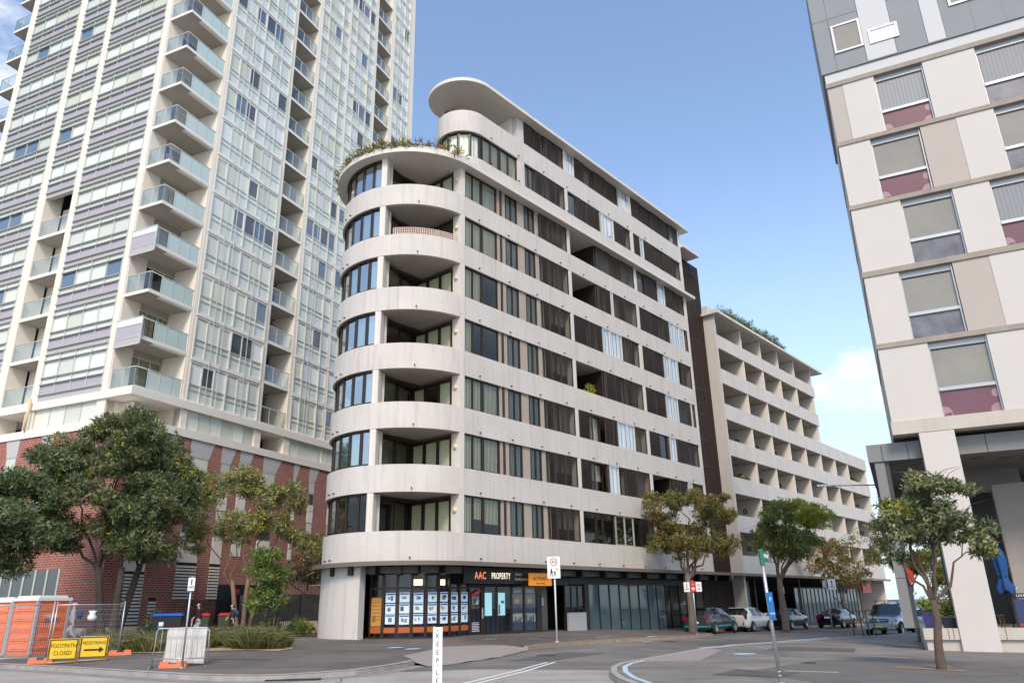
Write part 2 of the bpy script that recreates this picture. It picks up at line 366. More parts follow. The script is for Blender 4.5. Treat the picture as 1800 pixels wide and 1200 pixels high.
def text_mesh(txt, size, depth=.004, align='CENTER', sx=1.0, spacing=1.0):
    cu = bpy.data.curves.new('lettering', 'FONT'); cu.body = txt; cu.size = size; cu.extrude = depth; cu.align_x = align; cu.align_y = 'CENTER'
    cu.space_character = spacing
    cu.resolution_u = 3
    o = bpy.data.objects.new('lettering', cu); COL.objects.link(o)
    bpy.context.view_layer.update()
    me = bpy.data.meshes.new_from_object(o.evaluated_get(bpy.context.evaluated_depsgraph_get()))
    bpy.data.objects.remove(o); bpy.data.curves.remove(cu)
    if sx != 1.0:
        for v in me.vertices: v.co.x *= sx
    return me
def text(txt, size, m, parent, loc, face=0.0, sx=1.0, name='lettering', depth=.004, align='CENTER', sp=1.0):
    """upright lettering whose face looks along local -y turned by face about z"""
    me = text_mesh(txt, size, depth, align, sx, sp); me.materials.clear(); me.materials.append(m)
    o = bpy.data.objects.new(name, me); COL.objects.link(o); o.parent = parent; o.location = loc
    o.rotation_euler = (PI/2, 0, face)
    return o
def loftquads(V4, mi, name, mats, parent=None, sm=False):
    """(n,4,3) numpy quads -> one mesh"""
    n = len(V4); me = bpy.data.meshes.new(name)
    me.vertices.add(n*4); me.vertices.foreach_set('co', np.ascontiguousarray(V4, dtype=np.float32).ravel())
    me.loops.add(n*4); me.loops.foreach_set('vertex_index', np.arange(n*4, dtype=np.int32))
    me.polygons.add(n); me.polygons.foreach_set('loop_start', np.arange(0, n*4, 4, dtype=np.int32)); me.polygons.foreach_set('loop_total', np.full(n, 4, dtype=np.int32))
    me.polygons.foreach_set('material_index', np.asarray(mi, dtype=np.int32))
    for m in mats: me.materials.append(m)
    me.update(calc_edges=True)
    return inst(name, me, parent)

# ------------------------------------------------------------------ ground heights
AZ = R(40.42); US = (math.sin(AZ), math.cos(AZ)); VS = (math.cos(AZ), -math.sin(AZ))
def uv(u, v): return (u*US[0]+v*VS[0], u*US[1]+v*VS[1])
def gz(x, y=0):
    x = min(x, 45.0); return -0.0115*(x+math.sqrt(x*x+9))
KL = [(-60, 53), (-45, 43.5), (-16, 24.8), (-13.12, 22.92), (-10.58, 21.1), (-8.03, 19.32), (-6.9, 18.72), (-6.1, 18.5), (-5.4, 18.55), (-4.61, 19.05), (-3.94, 19.6), (-3.4, 20.8), (-3.05, 21.9), (-2.9, 22.6)]
APB = [(-3.56, 24.7), (-3.1, 27.6), (-2.77, 29.9), (-1.32, 30.7), (.3, 30.0)]
KR = [(.35, 29.6), (1.1, 31.2), (2.1, 32.9)]+[uv(u, v) for u, v in ((28, -19.85), (31, -19.9), (35, -19.7), (38.5, -19.9), (40.3, -20.3), (41.3, -21.2), (41.9, -22.6), (42.6, -23.45), (50, -23.5), (70, -23.5), (110, -23.5))]
KP = [(12, 1), (7.5, 5.5), (4.4, 9.4), (2.9, 12.6), (2.2, 15.2), (2.03, 16.9), (2.05, 18.3), (2.25, 19.9), (2.6, 21.1), (3.1, 22.1), (4.78, 25.2), (6.5, 28.3), (7.4, 29.6)]+[uv(u, v) for u, v in ((29, -13.5), (34, -13.3), (39, -13.4), (45, -12.9), (60, -12.6), (110, -12.6))]
_kd = np.array([(a, b) for pl in (KL+APB+KR,) for a, b in zip(pl[:-1], pl[1:])])
def kdist(x, y):
    p = np.array((x, y)); a = _kd[:, 0]; b = _kd[:, 1]; ab = b-a
    t = np.clip(((p-a)*ab).sum(1)/(ab*ab).sum(1), 0, 1)
    return float(np.sqrt((((a+ab*t[:, None])-p)**2).sum(1)).min())
def hp(x, y): return gz(x)+.13+min(.2, .035*kdist(x, y))          # footpath on the building side
def hq(x, y): return gz(x)+.13                                       # plaza on the right
def gz2(x, y): return gz(x)
def surf(name, poly, step, hf, m, off=0.0):
    xs = [p[0] for p in poly]; ys = [p[1] for p in poly]
    pts = []
    for a, b in zip(poly, poly[1:]+poly[:1]):
        L = math.dist(a, b); k = max(1, int(L/max(step, .3)))
        pts += [Vector((a[0]+(b[0]-a[0])*i/k, a[1]+(b[1]-a[1])*i/k)) for i in range(k)]
    ne = len(pts); edges = [(i, (i+1) % ne) for i in range(ne)]
    if step < 50:
        nx = int((max(xs)-min(xs))/step); ny = int((max(ys)-min(ys))/step)
        P = np.array([(p.x, p.y) for p in pts])
        px, py = P[:, 0], P[:, 1]; qx, qy = np.roll(px, -1), np.roll(py, -1)
        for i in range(1, nx+1):
            for j in range(1, ny+1):
                x = min(xs)+i*step+.013*(j % 7); y = min(ys)+j*step+.011*(i % 5)
                c = ((py > y) != (qy > y))
                if not c.any(): continue
                xi = px[c]+(y-py[c])*(qx[c]-px[c])/(qy[c]-py[c])
                if (xi > x).sum() % 2 and ((P-(x, y))**2).sum(1).min() > (step*.3)**2: pts.append(Vector((x, y)))
    vs, es, fs, *_ = delaunay_2d_cdt(pts, edges, [], 1, 1e-5)
    b = MB(); b.add([(p.x, p.y, hf(p.x, p.y)+off) for p in vs], [list(f) for f in fs])
    return b.obj(name, m, fix=False)
def offset_line(pl, d):
    res = []
    for i, p in enumerate(pl):
        a = pl[max(i-1, 0)]; b = pl[min(i+1, len(pl)-1)]
        t = Vector((b[0]-a[0], b[1]-a[1])).normalized(); res.append((p[0]-t.y*d, p[1]+t.x*d))
    return res
def densify(pl, step):
    r = []
    for a, b in zip(pl[:-1], pl[1:]):
        k = max(1, int(math.dist(a, b)/step)); r += [(a[0]+(b[0]-a[0])*i/k, a[1]+(b[1]-a[1])*i/k) for i in range(k)]
    return r+[pl[-1]]
def strip(name, pl, w, hf, m, off=.004, step=.8):
    pl = densify(pl, step); a = offset_line(pl, w/2); c = offset_line(pl, -w/2); n = len(pl)
    b = MB(); b.add([(x, y, hf(x, y)+off) for x, y in a]+[(x, y, hf(x, y)+off) for x, y in c], [(i, i+1, n+i+1, n+i) for i in range(n-1)])
    return b.obj(name, m)
def disc(name, x, y, r, hf, m, off=.005, n=20):
    b = MB(); b.add([(x+r*math.cos(2*PI*i/n), y+r*math.sin(2*PI*i/n), hf(x, y)+off) for i in range(n)], [list(range(n))]); return b.obj(name, m)

# ------------------------------------------------------------------ ground
def nonuni(lo, hi): 
    v = []; x = -lo
    while x < hi:
        v.append(x); x += max(1.0, .12*abs(x))
    return v+[hi]
gx, gy = nonuni(900, 900), nonuni(60, 1800)
b = MB(); nx, ny = len(gx), len(gy)
b.add([(x, y, gz(x)) for x in gx for y in gy], [(i*ny+j, (i+1)*ny+j, (i+1)*ny+j+1, i*ny+j+1) for i in range(nx-1) for j in range(ny-1)])
struct(b.obj('road', MT['asphalt'], fix=False))
foot = KL+APB+KR+[uv(110, -70), (-60, 110)]
struct(surf('footpath', foot, 1.6, hp, MT['path2']))
plaza = list(reversed(KP))+[(40, 1), (90, 60)]
struct(surf('plaza_pavement', plaza, 1.6, hq, MT['path']))
apr = [(-2.9, 22.6)]+[(-2.45, 22.05), (-1.79, 22.9), (-.56, 25.7), (.35, 29.3), (.35, 29.6)]+list(reversed(APB))
def hap(x, y):
    fr = densify([(-2.45, 22.05), (-1.79, 22.9), (-.56, 25.7), (.35, 29.3)], .3); d = min(math.dist((x, y), q) for q in fr)
    return gz(x)+.012+.13*min(1, d/1.2)
struct(surf('driveway_apron', apr, .7, hap, MT['apron']))
def kerb(name, pl, inside, hf, m, base=-.12):
    pl = densify(pl, 1.2); a = pl; c = offset_line(pl, inside); n = len(pl); b = MB()
    vs = [(x, y, gz(x)+base) for x, y in a]+[(x, y, hf(x, y)-.02) for x, y in a]+[(x*.8+X*.2, y*.8+Y*.2, hf(x, y)+.006) for (x, y), (X, Y) in zip(a, c)]+[(x, y, hf(x, y)+.006) for x, y in c]+[(x, y, hf(x, y)-.05) for x, y in c]
    b.add(vs, [(k*n+i, k*n+i+1, (k+1)*n+i+1, (k+1)*n+i) for k in range(4) for i in range(n-1)], 0)
    for q in (0, n-1): b.add([vs[k*n+q] for k in range(5)]+[(vs[4*n+q][0], vs[4*n+q][1], vs[q][2])], [list(range(6))])
    return struct(b.obj(name, m))
kerb('kerb', KL, .17, hp, MT['kerb']); kerb('kerb', KR, .17, hp, MT['kerb2']); kerb('kerb', KP, -.17, hq, MT['kerb'])
# gutters and concrete carriageway of the cross street
conc = [(-60, 53.2), (-45, 43.6), (-16, 24.7), (-13.1, 22.8), (-8.03, 19.2), (-6.1, 18.35), (-5.4, 18.4), (-4.55, 18.95), (-3.85, 19.5), (-3.2, 20.5), (-2.45, 20.5), (-1.2, 20.95), (2.3, 20.45), (2.1, 18.3), (2.0, 16.9), (2.2, 15.1), (2.85, 12.5), (4.3, 9.3), (7.4, 5.4), (12, .9), (30, -30), (-60, -30)]
struct(surf('concrete_road', conc, 1.6, lambda x, y: gz(x), MT['conc'], .004))
gl = offset_line(KL[1:], -.42)
struct(strip('gutter', KL[1:], .9, lambda x, y: gz(x), mat('gutter_concrete', (.25, .24, .23), .9, var=.25, scale=3, bump=.2), .009))
joint = mat('joint_seal', (.06, .058, .055), .9)
for k, pl in enumerate(([(-9, 14), (-3, 19.5)], [(-14, 17.5), (1.9, 16.0)])):
    struct(strip('road_joint', pl, .02, lambda x, y: gz(x), joint, .008))
struct(strip('lane_line', [(-3.4, 10.8), (-1.5, 16.25), (-.1, 20.2)], .11, lambda x, y: gz(x), MT['paint'], .010))
struct(strip('lane_line', [(-3.1, 10.8), (-1.22, 16.25), (.15, 20.1), (1.05, 23.3)], .10, lambda x, y: gz(x), MT['paint'], .010))
struct(strip('lane_line', [(-.1, 20.2), (.82, 23.2)], .10, lambda x, y: gz(x), MT['paint'], .010))
# plaza markings: pale blue kerb line, ramp patch, covers and white tactile bars
struct(strip('blue_line', offset_line(KP[1:10], -.36), .12, hq, MT['bluep'], .006))
struct(strip('blue_line', [(6.4, 28.4), (7.5, 29.7)]+[uv(u, v) for u, v in ((29, -13.75), (34, -13.55), (39, -13.6))], .22, hq, MT['bluep'], .007))
struct(surf('ramp_patch', [(2.85, 21.5), (6.5, 28.6), (7.0, 27.5), (4.9, 21.9)], 1.0, hq, MT['apron'], .005))
struct(surf('asphalt_patch', [(6.2, 14), (5.2, 18.5), (8.3, 22.5), (13, 22), (12, 15)], 1.5, hq, mat('patched_asphalt', (.140, .130, .119), .9, var=.2, scale=1.2, bump=.4, bscale=100), .004))
for a, c in (((6.11, 18.65), (7.18, 18.24)), ((10.37, 24.37), (11.37, 23.42)), ((5.2, 33.4), (5.7, 34.0)), ((14.6, 38.3), (15.4, 38.0))):
    struct(strip('pavement_marking', [a, c], .10, hq, MT['paint'], .008))
for x, y, r_ in ((7.05, 25.1, .34),): struct(disc('access_cover', x, y, r_, hq, MT['bluep'], .008))
for x, y, r_ in ((-4.44, 28.9, .33), (-3.75, 28.32, .33), (6.4, 38.6, .36)): struct(disc('access_cover', x, y, r_, hp, MT['bluep'], .008))
for a, c in (((-1.4, 33.4), (-.9, 33.7)), ((.4, 34.2), (.9, 34.6)), ((3.6, 36.6), (4.3, 37.4)), ((-1.9, 36.0), (-.9, 36.3))): struct(strip('pavement_marking', [a, c], .07, hp, MT['paint'], .012))
struct(surf('tree_pit', [(9.35, 20.05), (10.45, 19.0), (10.2, 18.55), (9.0, 19.7)], .5, hq, MT['gravel'], .012))
struct(surf('planting_bed', [(-20.5, 27.8), (-15.5, 28.2), (-11.4, 26.2), (-11.6, 28.6), (-15.8, 36.2), (-21, 36.2)], 1.0, hp, MT['straw'], .02))
struct(surf('planting_bed', [(-10.6, 26.6), (-7.7, 25.7), (-7.6, 27.2), (-9.3, 32), (-12.4, 34.5), (-13.2, 33)], 1.0, hp, MT['straw'], .02))
struct(surf('mulch_bed', [(-13.3, 38.2), (-8.7, 37.6), (-8.4, 39.6), (-10.2, 43.4), (-14.5, 43.4)], .8, hp, MT['mulch'], .03))
tar = mat('tar_seal', (.045, .043, .042), .7); newt = mat('newer_asphalt', (.105, .098, .092), .9, var=.2, scale=2, bump=.4, bscale=100); iron = mat('cast_iron', (.07, .065, .06), .6, metal=.4, var=.3, scale=12)
for pl, hf_, m_, o_ in (([(-.3, 24.2), (.9, 23.9), (3.0, 27.6), (1.6, 28.2)], gz2, newt, .006), ([(7.2, 33.8), (9.4, 33.1), (12.6, 38.4), (10.6, 39.2)], gz2, newt, .006), ([(-9.2, 23.4), (-7.1, 22.3), (-6.2, 23.6), (-8.4, 24.6)], hp, newt, .010), ([(8.4, 27.4), (11.0, 26.4), (12.0, 28.6), (9.6, 29.8)], hq, newt, .007), ([(4.2, 17.6), (5.4, 16.9), (6.3, 18.2), (5.1, 19.0)], hq, newt, .009)): struct(surf('asphalt_patch', pl, .9, hf_, m_, o_))
rr_ = random.Random(5)
def crack(x, y, a, n, hf_, o_):
    pts = [(x, y)]
    for _ in range(n): a += rr_.gauss(0, .35); x += .38*math.cos(a); y += .38*math.sin(a); pts.append((x, y))
    struct(strip('crack', pts, .022, hf_, tar, o_, .4))
for x, y, a, n, hf_, o_ in ((3.6, 19.6, .5, 16, hq, .011), (7.8, 23.4, 1.2, 18, hq, .011), (11.4, 30.0, .2, 14, hq, .011), (-6.6, 24.8, .4, 12, hp, .012), (-3.8, 31.2, .9, 12, hp, .012), (-7.0, 15.2, .3, 16, gz2, .012), (-1.6, 14.6, 1.2, 14, gz2, .012), (5.2, 31.6, .9, 14, gz2, .010), (8.6, 18.0, .1, 14, hq, .012)): crack(x, y, a, n, hf_, o_)
for x, y, r_, hf_ in ((.9, 26.4, .33, gz2), (-5.2, 16.4, .30, gz2), (6.9, 36.6, .33, gz2), (7.6, 21.2, .20, hq)): struct(disc('manhole_cover', x, y, r_, hf_, iron, .013))
# storm drain mouth under the kerb
b = MB(); b.obox((-5.15, 18.55, -.02), (1, .05, 0), (-.05, 1, 0), (0, 0, 1), .62, .09, .05); struct(b.obj('drain_opening', MT['black']))
# ------------------------------------------------------------------ windows used on several buildings
_wc = {}
def cached(key, fn):
    if key not in _wc: _wc[key] = fn()
    return _wc[key]
def frame_mesh(w, h, n, t=.055, d=.10, m='brown', muls=None):
    def f():
        b = MB(); b.box(0, w, 0, d, 0, t); b.box(0, w, 0, d, h-t, h); b.box(0, t, 0, d, t, h-t); b.box(w-t, w, 0, d, t, h-t)
        for q in (muls if muls else [i/n for i in range(1, n)]): b.box(w*q-t/2, w*q+t/2, .004, d-.004, t, h-t)
        return b.mesh('window', MT[m])
    return cached(('fr', round(w, 2), round(h, 2), n, t, d, m, tuple(muls or ())), f)
def pane_mesh(w, h, m): 
    return cached(('pn', round(w, 2), round(h, 2), m), lambda: MB().quad((0, .006, 0), (w, .006, 0), (w, .006, h), (0, .006, h)).mesh('pane', MT[m]))
def blind_mesh(w, h, m, pitch=.09):
    def f():
        k = max(2, int(w/pitch)); b = MB(); p = w/k
        for i in range(k): b.add([(i*p, 0, 0), ((i+.94)*p, .035, 0), ((i+.94)*p, .035, h), (i*p, 0, h)], [(0, 1, 2, 3)])
        return b.mesh('blind', MT[m])
    return cached(('bl', round(w, 2), round(h, 2), m, pitch), f)
def window(par, x, y, z, w, h, n=1, blind='blind', glass='glass', frame='brown', drop=1.0, t=.055):
    """frame part with one pane and one blind per light as sub-parts; drop = how far the blind hangs"""
    o = inst('window', frame_mesh(w, h, n, t, m=frame), par, (x, y, z))
    pw = (w-t*(n+1))/n
    for i in range(n):
        xx = t+i*(pw+t); inst('pane', pane_mesh(pw, h-2*t, glass), o, (xx, .04, t))
        if blind:
            d = drop[i] if isinstance(drop, (list, tuple)) else drop
            if d > 0: inst('blind', blind_mesh(pw, (h-2*t)*d, blind, .09 if blind not in ('bright', 'tan') else 2.0), o, (xx, .11, t+(h-2*t)*(1-d)))
    return o
def screen_mesh(w, h, step=.085):
    def f():
        b = MB(); t = .05
        b.box(0, w, 0, .05, 0, t); b.box(0, w, 0, .05, h-t, h); b.box(0, t, 0, .05, t, h-t); b.box(w-t, w, 0, .05, t, h-t)
        k = int((w-2*t)/step); p = (w-2*t)/k
        for i in range(k): b.box(t+i*p+.014, t+i*p+.014+p*.30, .012, .026, t, h-t)
        return b.mesh('batten_screen', MT['brown2'])
    return cached(('sc', round(w, 2), round(h, 2), step), f)
def slat_mesh(w, h):
    def f():
        b = MB(); k = max(3, int(w/.075)); p = w/k; b.box(0, w, .04, .06, 0, h)
        for i in range(k): b.box(i*p+.012, (i+1)*p-.012, 0, .04, 0, h)
        return b.mesh('slat_panel', MT['slat'])
    return cached(('sl', round(w, 2), round(h, 2)), f)

# ------------------------------------------------------------------ the curved white apartment block (local x along its street front, y into the block)
MO = uv(24.7, -24.09); MROT = PI/2-AZ
M = thing('apartment_building', 'white banded apartment block with a rounded corner above the dark corner shopfront', 'building', (*MO, 0), MROT)
def arc(a0, a1, r, n, cx=0, cy=3.9): return [(cx-r*math.sin(R(a0+(a1-a0)*i/n)), cy-r*math.cos(R(a0+(a1-a0)*i/n))) for i in range(n+1)]
T = [4.67, 7.57, 10.45, 13.31, 16.20, 19.06, 21.90]           # tops of the white bands
SF = [3.40, 6.35, 9.23, 12.06, 15.02, 17.93, 20.75, 23.56]     # undersides
XE = 24.3
joint_grey = mat('render_joint', (.36, .335, .31), .8)
outer = [(XE, 7.8)]+arc(180, 0, 3.9, 44)+[(XE, 0)]
inner = [(XE, 7.6)]+arc(180, 0, 3.7, 44)+[(XE, .2)]
slabp = [(XE, 7.55)]+arc(180, 0, 3.65, 30)+[(XE, .25)]
for k, (t, sf) in enumerate(zip(T, SF)):
    b = MB().ribbon(outer, inner, sf, t, 0, True); b.obj('white_band', MT['white'], M)
    jb = MB()
    for xx in (.02, 7.05, 14.1, 19.2): jb.box(xx, xx+.012, -.004, .0, sf+.01, t-.01)
    stuff(jb.obj('render_joint', joint_grey, M))
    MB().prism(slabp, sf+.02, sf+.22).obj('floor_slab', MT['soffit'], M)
sp = MB()
for k, (t, sf) in enumerate(zip(T, SF)):
    for a in (108, 100, 39): 
        x, y = arc(a, a, 3.9, 1)[0]; nx_, ny_ = -math.sin(R(a)), -math.cos(R(a)); sp.tube([(x, y, sf+.17), (x+nx_*.10, y+ny_*.10, sf+.15)], .032, 6)
    for i in range(10): sp.tube([(1.05+i*2.38, .02, sf+.17), (1.05+i*2.38, -.10, sf+.15)], .032, 6)
for z in (24.9, 26.6):
    for i in range(9): sp.tube([(2.1+i*2.38, .02, z), (2.1+i*2.38, -.10, z-.02)], .032, 6)
stuff(sp.obj('drain_spout', MT['black'], M))
# floors behind the curve
def post(a0, a1, z0, z1, th=.3, m='edge', name='column'):
    MB().prism(arc(a0, a1, 3.88, 3)+arc(a1, a0, 3.88-th, 3), z0, z1).obj(name, MT[m], M)
lampm = MB().lathe([(0, -.09), (.07, -.085), (.115, -.05), (.13, 0), (.13, .03)], n=14, axis='X').fixn('wall_lamp', MT['lamp'])
DROP = {0: [1, 0, 0, 0], 1: [1, 1, 1, 0], 2: [.15, .2, .15, 1], 3: [0, .0, 1, 1], 4: [0, 1, 0, 1], 5: [0, 0, 1, 1], 6: [0, .1, .15, 1]}
for k in range(7):
    z0, z1 = T[k]+.003, SF[k+1]-.003; h = z1-z0
    # curved corner glazing: five flat lights between 68.7 and 150 degrees
    for a0, a1, g in ((69.0, 77.2, 'blueglass'), (77.2, 88.5, 'blueglass'), (88.5, 101, 'blueglass'), (101, 114, 'blueglass'), (114, 130, 'glass'), (130, 150, 'glass')):
        p0 = arc(a0, a0, 3.74, 1)[0]; p1 = arc(a1, a1, 3.74, 1)[0]
        wd = math.dist(p0, p1); ang = math.atan2(p0[1]-p1[1], p0[0]-p1[0])
        if k == 0 and a0 < 88: g = 'glass'
        o = inst('window', frame_mesh(wd, h, 1, .075, .10), M, (*p1, z0), ang); inst('pane', pane_mesh(wd-.15, h-.15, g), o, (.075, .04, .075))
        dr = {69.0: 3, 77.2: 2, 88.5: 1}.get(a0, 0); d = DROP[k][dr]
        if d: inst('blind', blind_mesh(wd-.15, (h-.15)*d, 'bright' if (k in (0, 3) and dr == 3) or a0 > 100 else 'blind', 2.0), o, (.075, .13, .075+(h-.15)*(1-d)))
    MB().ribbon(arc(150, 69, 3.80, 20), arc(150, 69, 3.60, 20), z0, z0+.09, 0, True).obj('window_sill', MT['brown'], M)
    MB().ribbon(arc(150, 69, 3.80, 20), arc(150, 69, 3.60, 20), z1-.07, z1, 0, True).obj('window_head', MT['brown'], M)
    post(68.7, 64.2, z0, z1, .34)
    # balcony recess: cream returns, two glazed walls meeting at an inner corner
    fl = SF[k]+.24
    c0 = arc(64.2, 64.2, 3.58, 1)[0]
    MB().prism([(-3.46, 2.22), (-2.98, 2.52), (-3.02, 2.62), (-3.6, 2.42)], fl, z1).obj('return_wall', MT['cream'], M)
    MB().box(-2.98, -2.86, 2.50, 2.62, fl, z1).obj('post', MT['edge'], M)
    MB().box(-.30, -.003, .003, .56, fl, z1).obj('column', MT['edge'] , M)
    inst('wall_lamp', lampm, M, (-.31, .30, z0+.98))
    for (xa, ya), (xb, yb), n, bl in (((-2.86, 2.56), (-.32, 3.44), 2, 'L'), ((-.32, 3.44), (-.32, .57), 3, 'Rr')):
        wd = math.dist((xa, ya), (xb, yb)); ang = math.atan2(yb-ya, xb-xa)
        hh = z1-fl-.10
        o = inst('window', frame_mesh(wd, hh, n, .11, .10), M, (xa, ya, fl), ang)
        pw = (wd-.11*(n+1))/n
        for i in range(n):
            inst('pane', pane_mesh(pw, hh-.22, 'glass'), o, (.11+i*(pw+.11), .04, .11))
            if not ((k == 0 and bl == 'L' and i == 0) or (k == 2 and i == 1 and bl == 'Rr') or (k == 3 and bl == 'L') or (k == 6 and bl == 'L') or (k == 5 and bl == 'Rr' and i == 2)):
                inst('blind', blind_mesh(pw, hh-.22, 'blind'), o, (.11+i*(pw+.11), .13, .11))
    MB().box(-2.9, -.3, 2.9, 3.5, z1-.1, z1).obj('window_head', MT['dark'], M)
# lattice on the sixth balcony
b = MB(); zt = T[5]; A = arc(58, 6, 3.72, 60)
for i in range(0, 61, 2): b.obox((*A[i], zt+.22), (1, 0, 0), (0, 1, 0), (0, 0, 1), .016, .016, .23)
for zz in [zt+.02+i*.105 for i in range(5)]: b.ribbon(arc(58, 6, 3.735, 24), arc(58, 6, 3.715, 24), zz-.014, zz+.014)
stuff(b.obj('lattice_screen', MT['lattice'], M))
# street front, bay by bay. codes: g blind window, k clear dark window, w bright roller blind standing for sky reflected in the pane, t tan roller blind, S batten screen before dark room, L batten screen before light blind, b beige slats, o open balcony, p dark panel
A_ = [('g', .02, 1.40, 2), ('g', 1.42, 2.60, 1), ('b', 2.64, 2.86), ('p', 2.86, 2.98), ('b', 2.98, 3.32), ('v', 3.34, 4.36, 2), ('b', 4.38, 4.98), ('v', 5.0, 5.92, 2), ('b', 5.96, 6.28), ('L', 6.34, 7.02), ('L', 7.02, 7.92), ('L', 7.92, 9.03)]
B_ = {0: [('k', 9.36, 10.66, 1), ('k', 10.7, 11.32, 1), ('k', 11.34, 12.5, 1), ('q', 12.56, 14.5, 2), ('k', 14.5, 15.3, 1), ('S', 15.3, 16.78)],
 1: [('S', 9.38, 10.72), ('t', 10.8, 12.0, .6), ('p', 12.0, 12.22), ('w', 12.24, 13.2, 1), ('t', 13.22, 13.9, 1), ('L', 13.9, 15.2), ('L', 15.25, 16.78)],
 2: [('S', 9.4, 10.75), ('t', 10.85, 11.95, .97), ('S', 12.05, 12.95), ('L', 12.95, 13.4), ('w', 13.45, 14.5, 1), ('w', 14.5, 15.35, 1), ('L', 15.4, 16.78)],
 3: [('o', 9.34, 12.3), ('p', 12.3, 12.5), ('S', 12.5, 14.6), ('L', 14.6, 15.6), ('L', 15.65, 16.78)],
 4: [('S', 9.38, 11.0), ('L', 11.0, 12.35), ('w', 12.45, 13.25, 1), ('w', 13.27, 14.15, 1), ('w', 14.15, 14.6, 1), ('t', 14.6, 14.85, 1), ('L', 14.9, 16.78)],
 5: [('o', 9.34, 12.1), ('p', 12.1, 12.3), ('L', 12.3, 13.6), ('w', 13.62, 13.9, 1), ('L', 13.95, 15.3), ('L', 15.35, 16.78)],
 6: [('o', 9.34, 12.2), ('p', 12.2, 12.5), ('L', 12.5, 15.1), ('L', 15.15, 16.78)]}
C_ = {0: [('k', 17.14, 19.3, 2), ('S', 19.4, 23.98)], 1: [('o', 17.14, 19.6), ('S', 19.7, 21.8), ('w', 21.85, 22.4, 1), ('S', 22.4, 23.98)],
 2: [('S', 17.14, 18.5), ('k', 18.6, 19.5, 1), ('p', 19.5, 19.75), ('w', 19.8, 20.6, 1), ('p', 20.6, 20.85), ('S', 20.9, 23.98)],
 3: [('S', 17.14, 19.75), ('w', 19.85, 20.7, 1), ('w', 20.72, 21.45, 1), ('L', 21.5, 23.3), ('w', 23.32, 23.5, 1), ('S', 23.5, 23.98)],
 4: [('S', 17.14, 20.0), ('w', 20.05, 20.8, 1), ('w', 20.85, 21.8, 1), ('w', 21.85, 22.0, 1), ('t', 22.05, 22.5, .55), ('S', 22.5, 23.98)],
 5: [('S', 17.14, 20.2), ('L', 20.25, 21.2), ('w', 21.25, 21.95, 1), ('w', 22, 22.7, 1), ('w', 22.75, 23.4, 1), ('S', 23.42, 23.98)],
 6: [('k', 17.14, 18.2, 1), ('S', 18.25, 19.9), ('w', 20.05, 21.0, 1), ('S', 21.05, 23.98)]}
def element(el, z0, h, k):
    c, x0, x1 = el[:3]; w_ = x1-x0; y = .10
    if c == 'g': 
        dr = 1.0
        if k == 0 and el[3] == 2: dr = [1, .62]
        if k == 0 and el[3] == 1: dr = .72
        if k in (3, 4) and el[3] == 1: dr = .0
        if k == 3 and el[3] == 2: dr = [1, 0]
        window(M, x0, y, z0, w_, h, el[3], 'blind', drop=dr)
    elif c == 'v': window(M, x0, y, z0, w_, h, el[3], 'blindteal')
    elif c == 'k': window(M, x0, y, z0, w_, h, el[3], None)
    elif c == 'q': window(M, x0, y-.06, z0, w_, h, el[3], None, 'blueglass', 'tdark')
    elif c == 'w': window(M, x0, y-.09, z0, w_, h, 1, 'bright', 'brightglass', 'talu')
    elif c == 't': window(M, x0, y+.25, z0, w_, h, 1, 'tan', drop=el[3])
    elif c == 'b': inst('slat_panel', slat_mesh(w_, h), M, (x0, y, z0))
    elif c == 'p': MB().box(0, w_, .05, .2, 0, h).obj('dark_panel', MT['brown'], M, (x0, 0, z0))
    elif c in 'SL':
        n = max(1, round(w_/1.25)); pw = w_/n
        for i in range(n): inst('batten_screen', screen_mesh(pw-.012, h), M, (x0+i*pw+.006, .03+(.06 if i % 2 else 0), z0))
        dr = 1.0 if c == 'L' else 0
        if c == 'L' and x1 < 9.1: dr = [(1, 1, 1), (1, .62, .7), (1, .55, .8)][min(2, (k+int(x0)) % 3)][int(x0) % 3]
        if c == 'L': inst('blind', blind_mesh(w_-.15, h*dr, 'blind' if (k+int(x0)) % 4 else 'tan'), M, (x0+.07, .36, z0+h*(1-dr)))
    elif c == 'o':
        MB().box(0, .12, 0, 1.9, 0, h).obj('return_wall', MT['brown'], M, (x1-.16, .1, z0))
        window(M, x0+.1, 2.0, z0-.9, w_-.3, h+.85, 2, 'tan' if k in (5, 6) else None, drop=[0, 1] if k == 5 else [1, .8], t=.09)
for k in range(7):
    z0, z1 = T[k]+.004, SF[k+1]-.004; h = z1-z0
    for el in A_+B_[k]+C_[k]: element(el, z0, h, k)
    for x0, x1 in ((9.05, 9.33), (16.80, 17.12), (23.99, XE)): MB().box(x0, x1, .004, .45, z0, z1).obj('divider', MT['edge'], M)
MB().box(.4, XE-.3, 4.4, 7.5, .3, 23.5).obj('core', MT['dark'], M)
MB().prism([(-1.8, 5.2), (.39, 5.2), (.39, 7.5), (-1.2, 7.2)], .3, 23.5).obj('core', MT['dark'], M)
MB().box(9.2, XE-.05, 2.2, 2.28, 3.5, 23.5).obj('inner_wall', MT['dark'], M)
# roof slab over the curve (overhanging) with planting
ro1 = [(XE+.75, 8.2)]+arc(180, 0, 4.33, 48)+[(XE+.75, -.43)]
MB().prism(ro1, 23.56, 23.78).obj('roof_slab', MT['edge'], M)
MB().ribbon([(1.0, 8.1)]+arc(180, 0, 4.2, 40)+[(1.0, -.30)], [(1.0, 8.0)]+arc(180, 0, 4.05, 40)+[(1.0, -.15)], 23.78, 24.02, 0, True).obj('roof_upstand', MT['edge'], M)
MB().prism(arc(180, 0, 4.0, 30)+[(1.4, -.1), (1.4, 7.9)], 23.79, 23.95).obj('planter_soil', MT['mulch'], M)
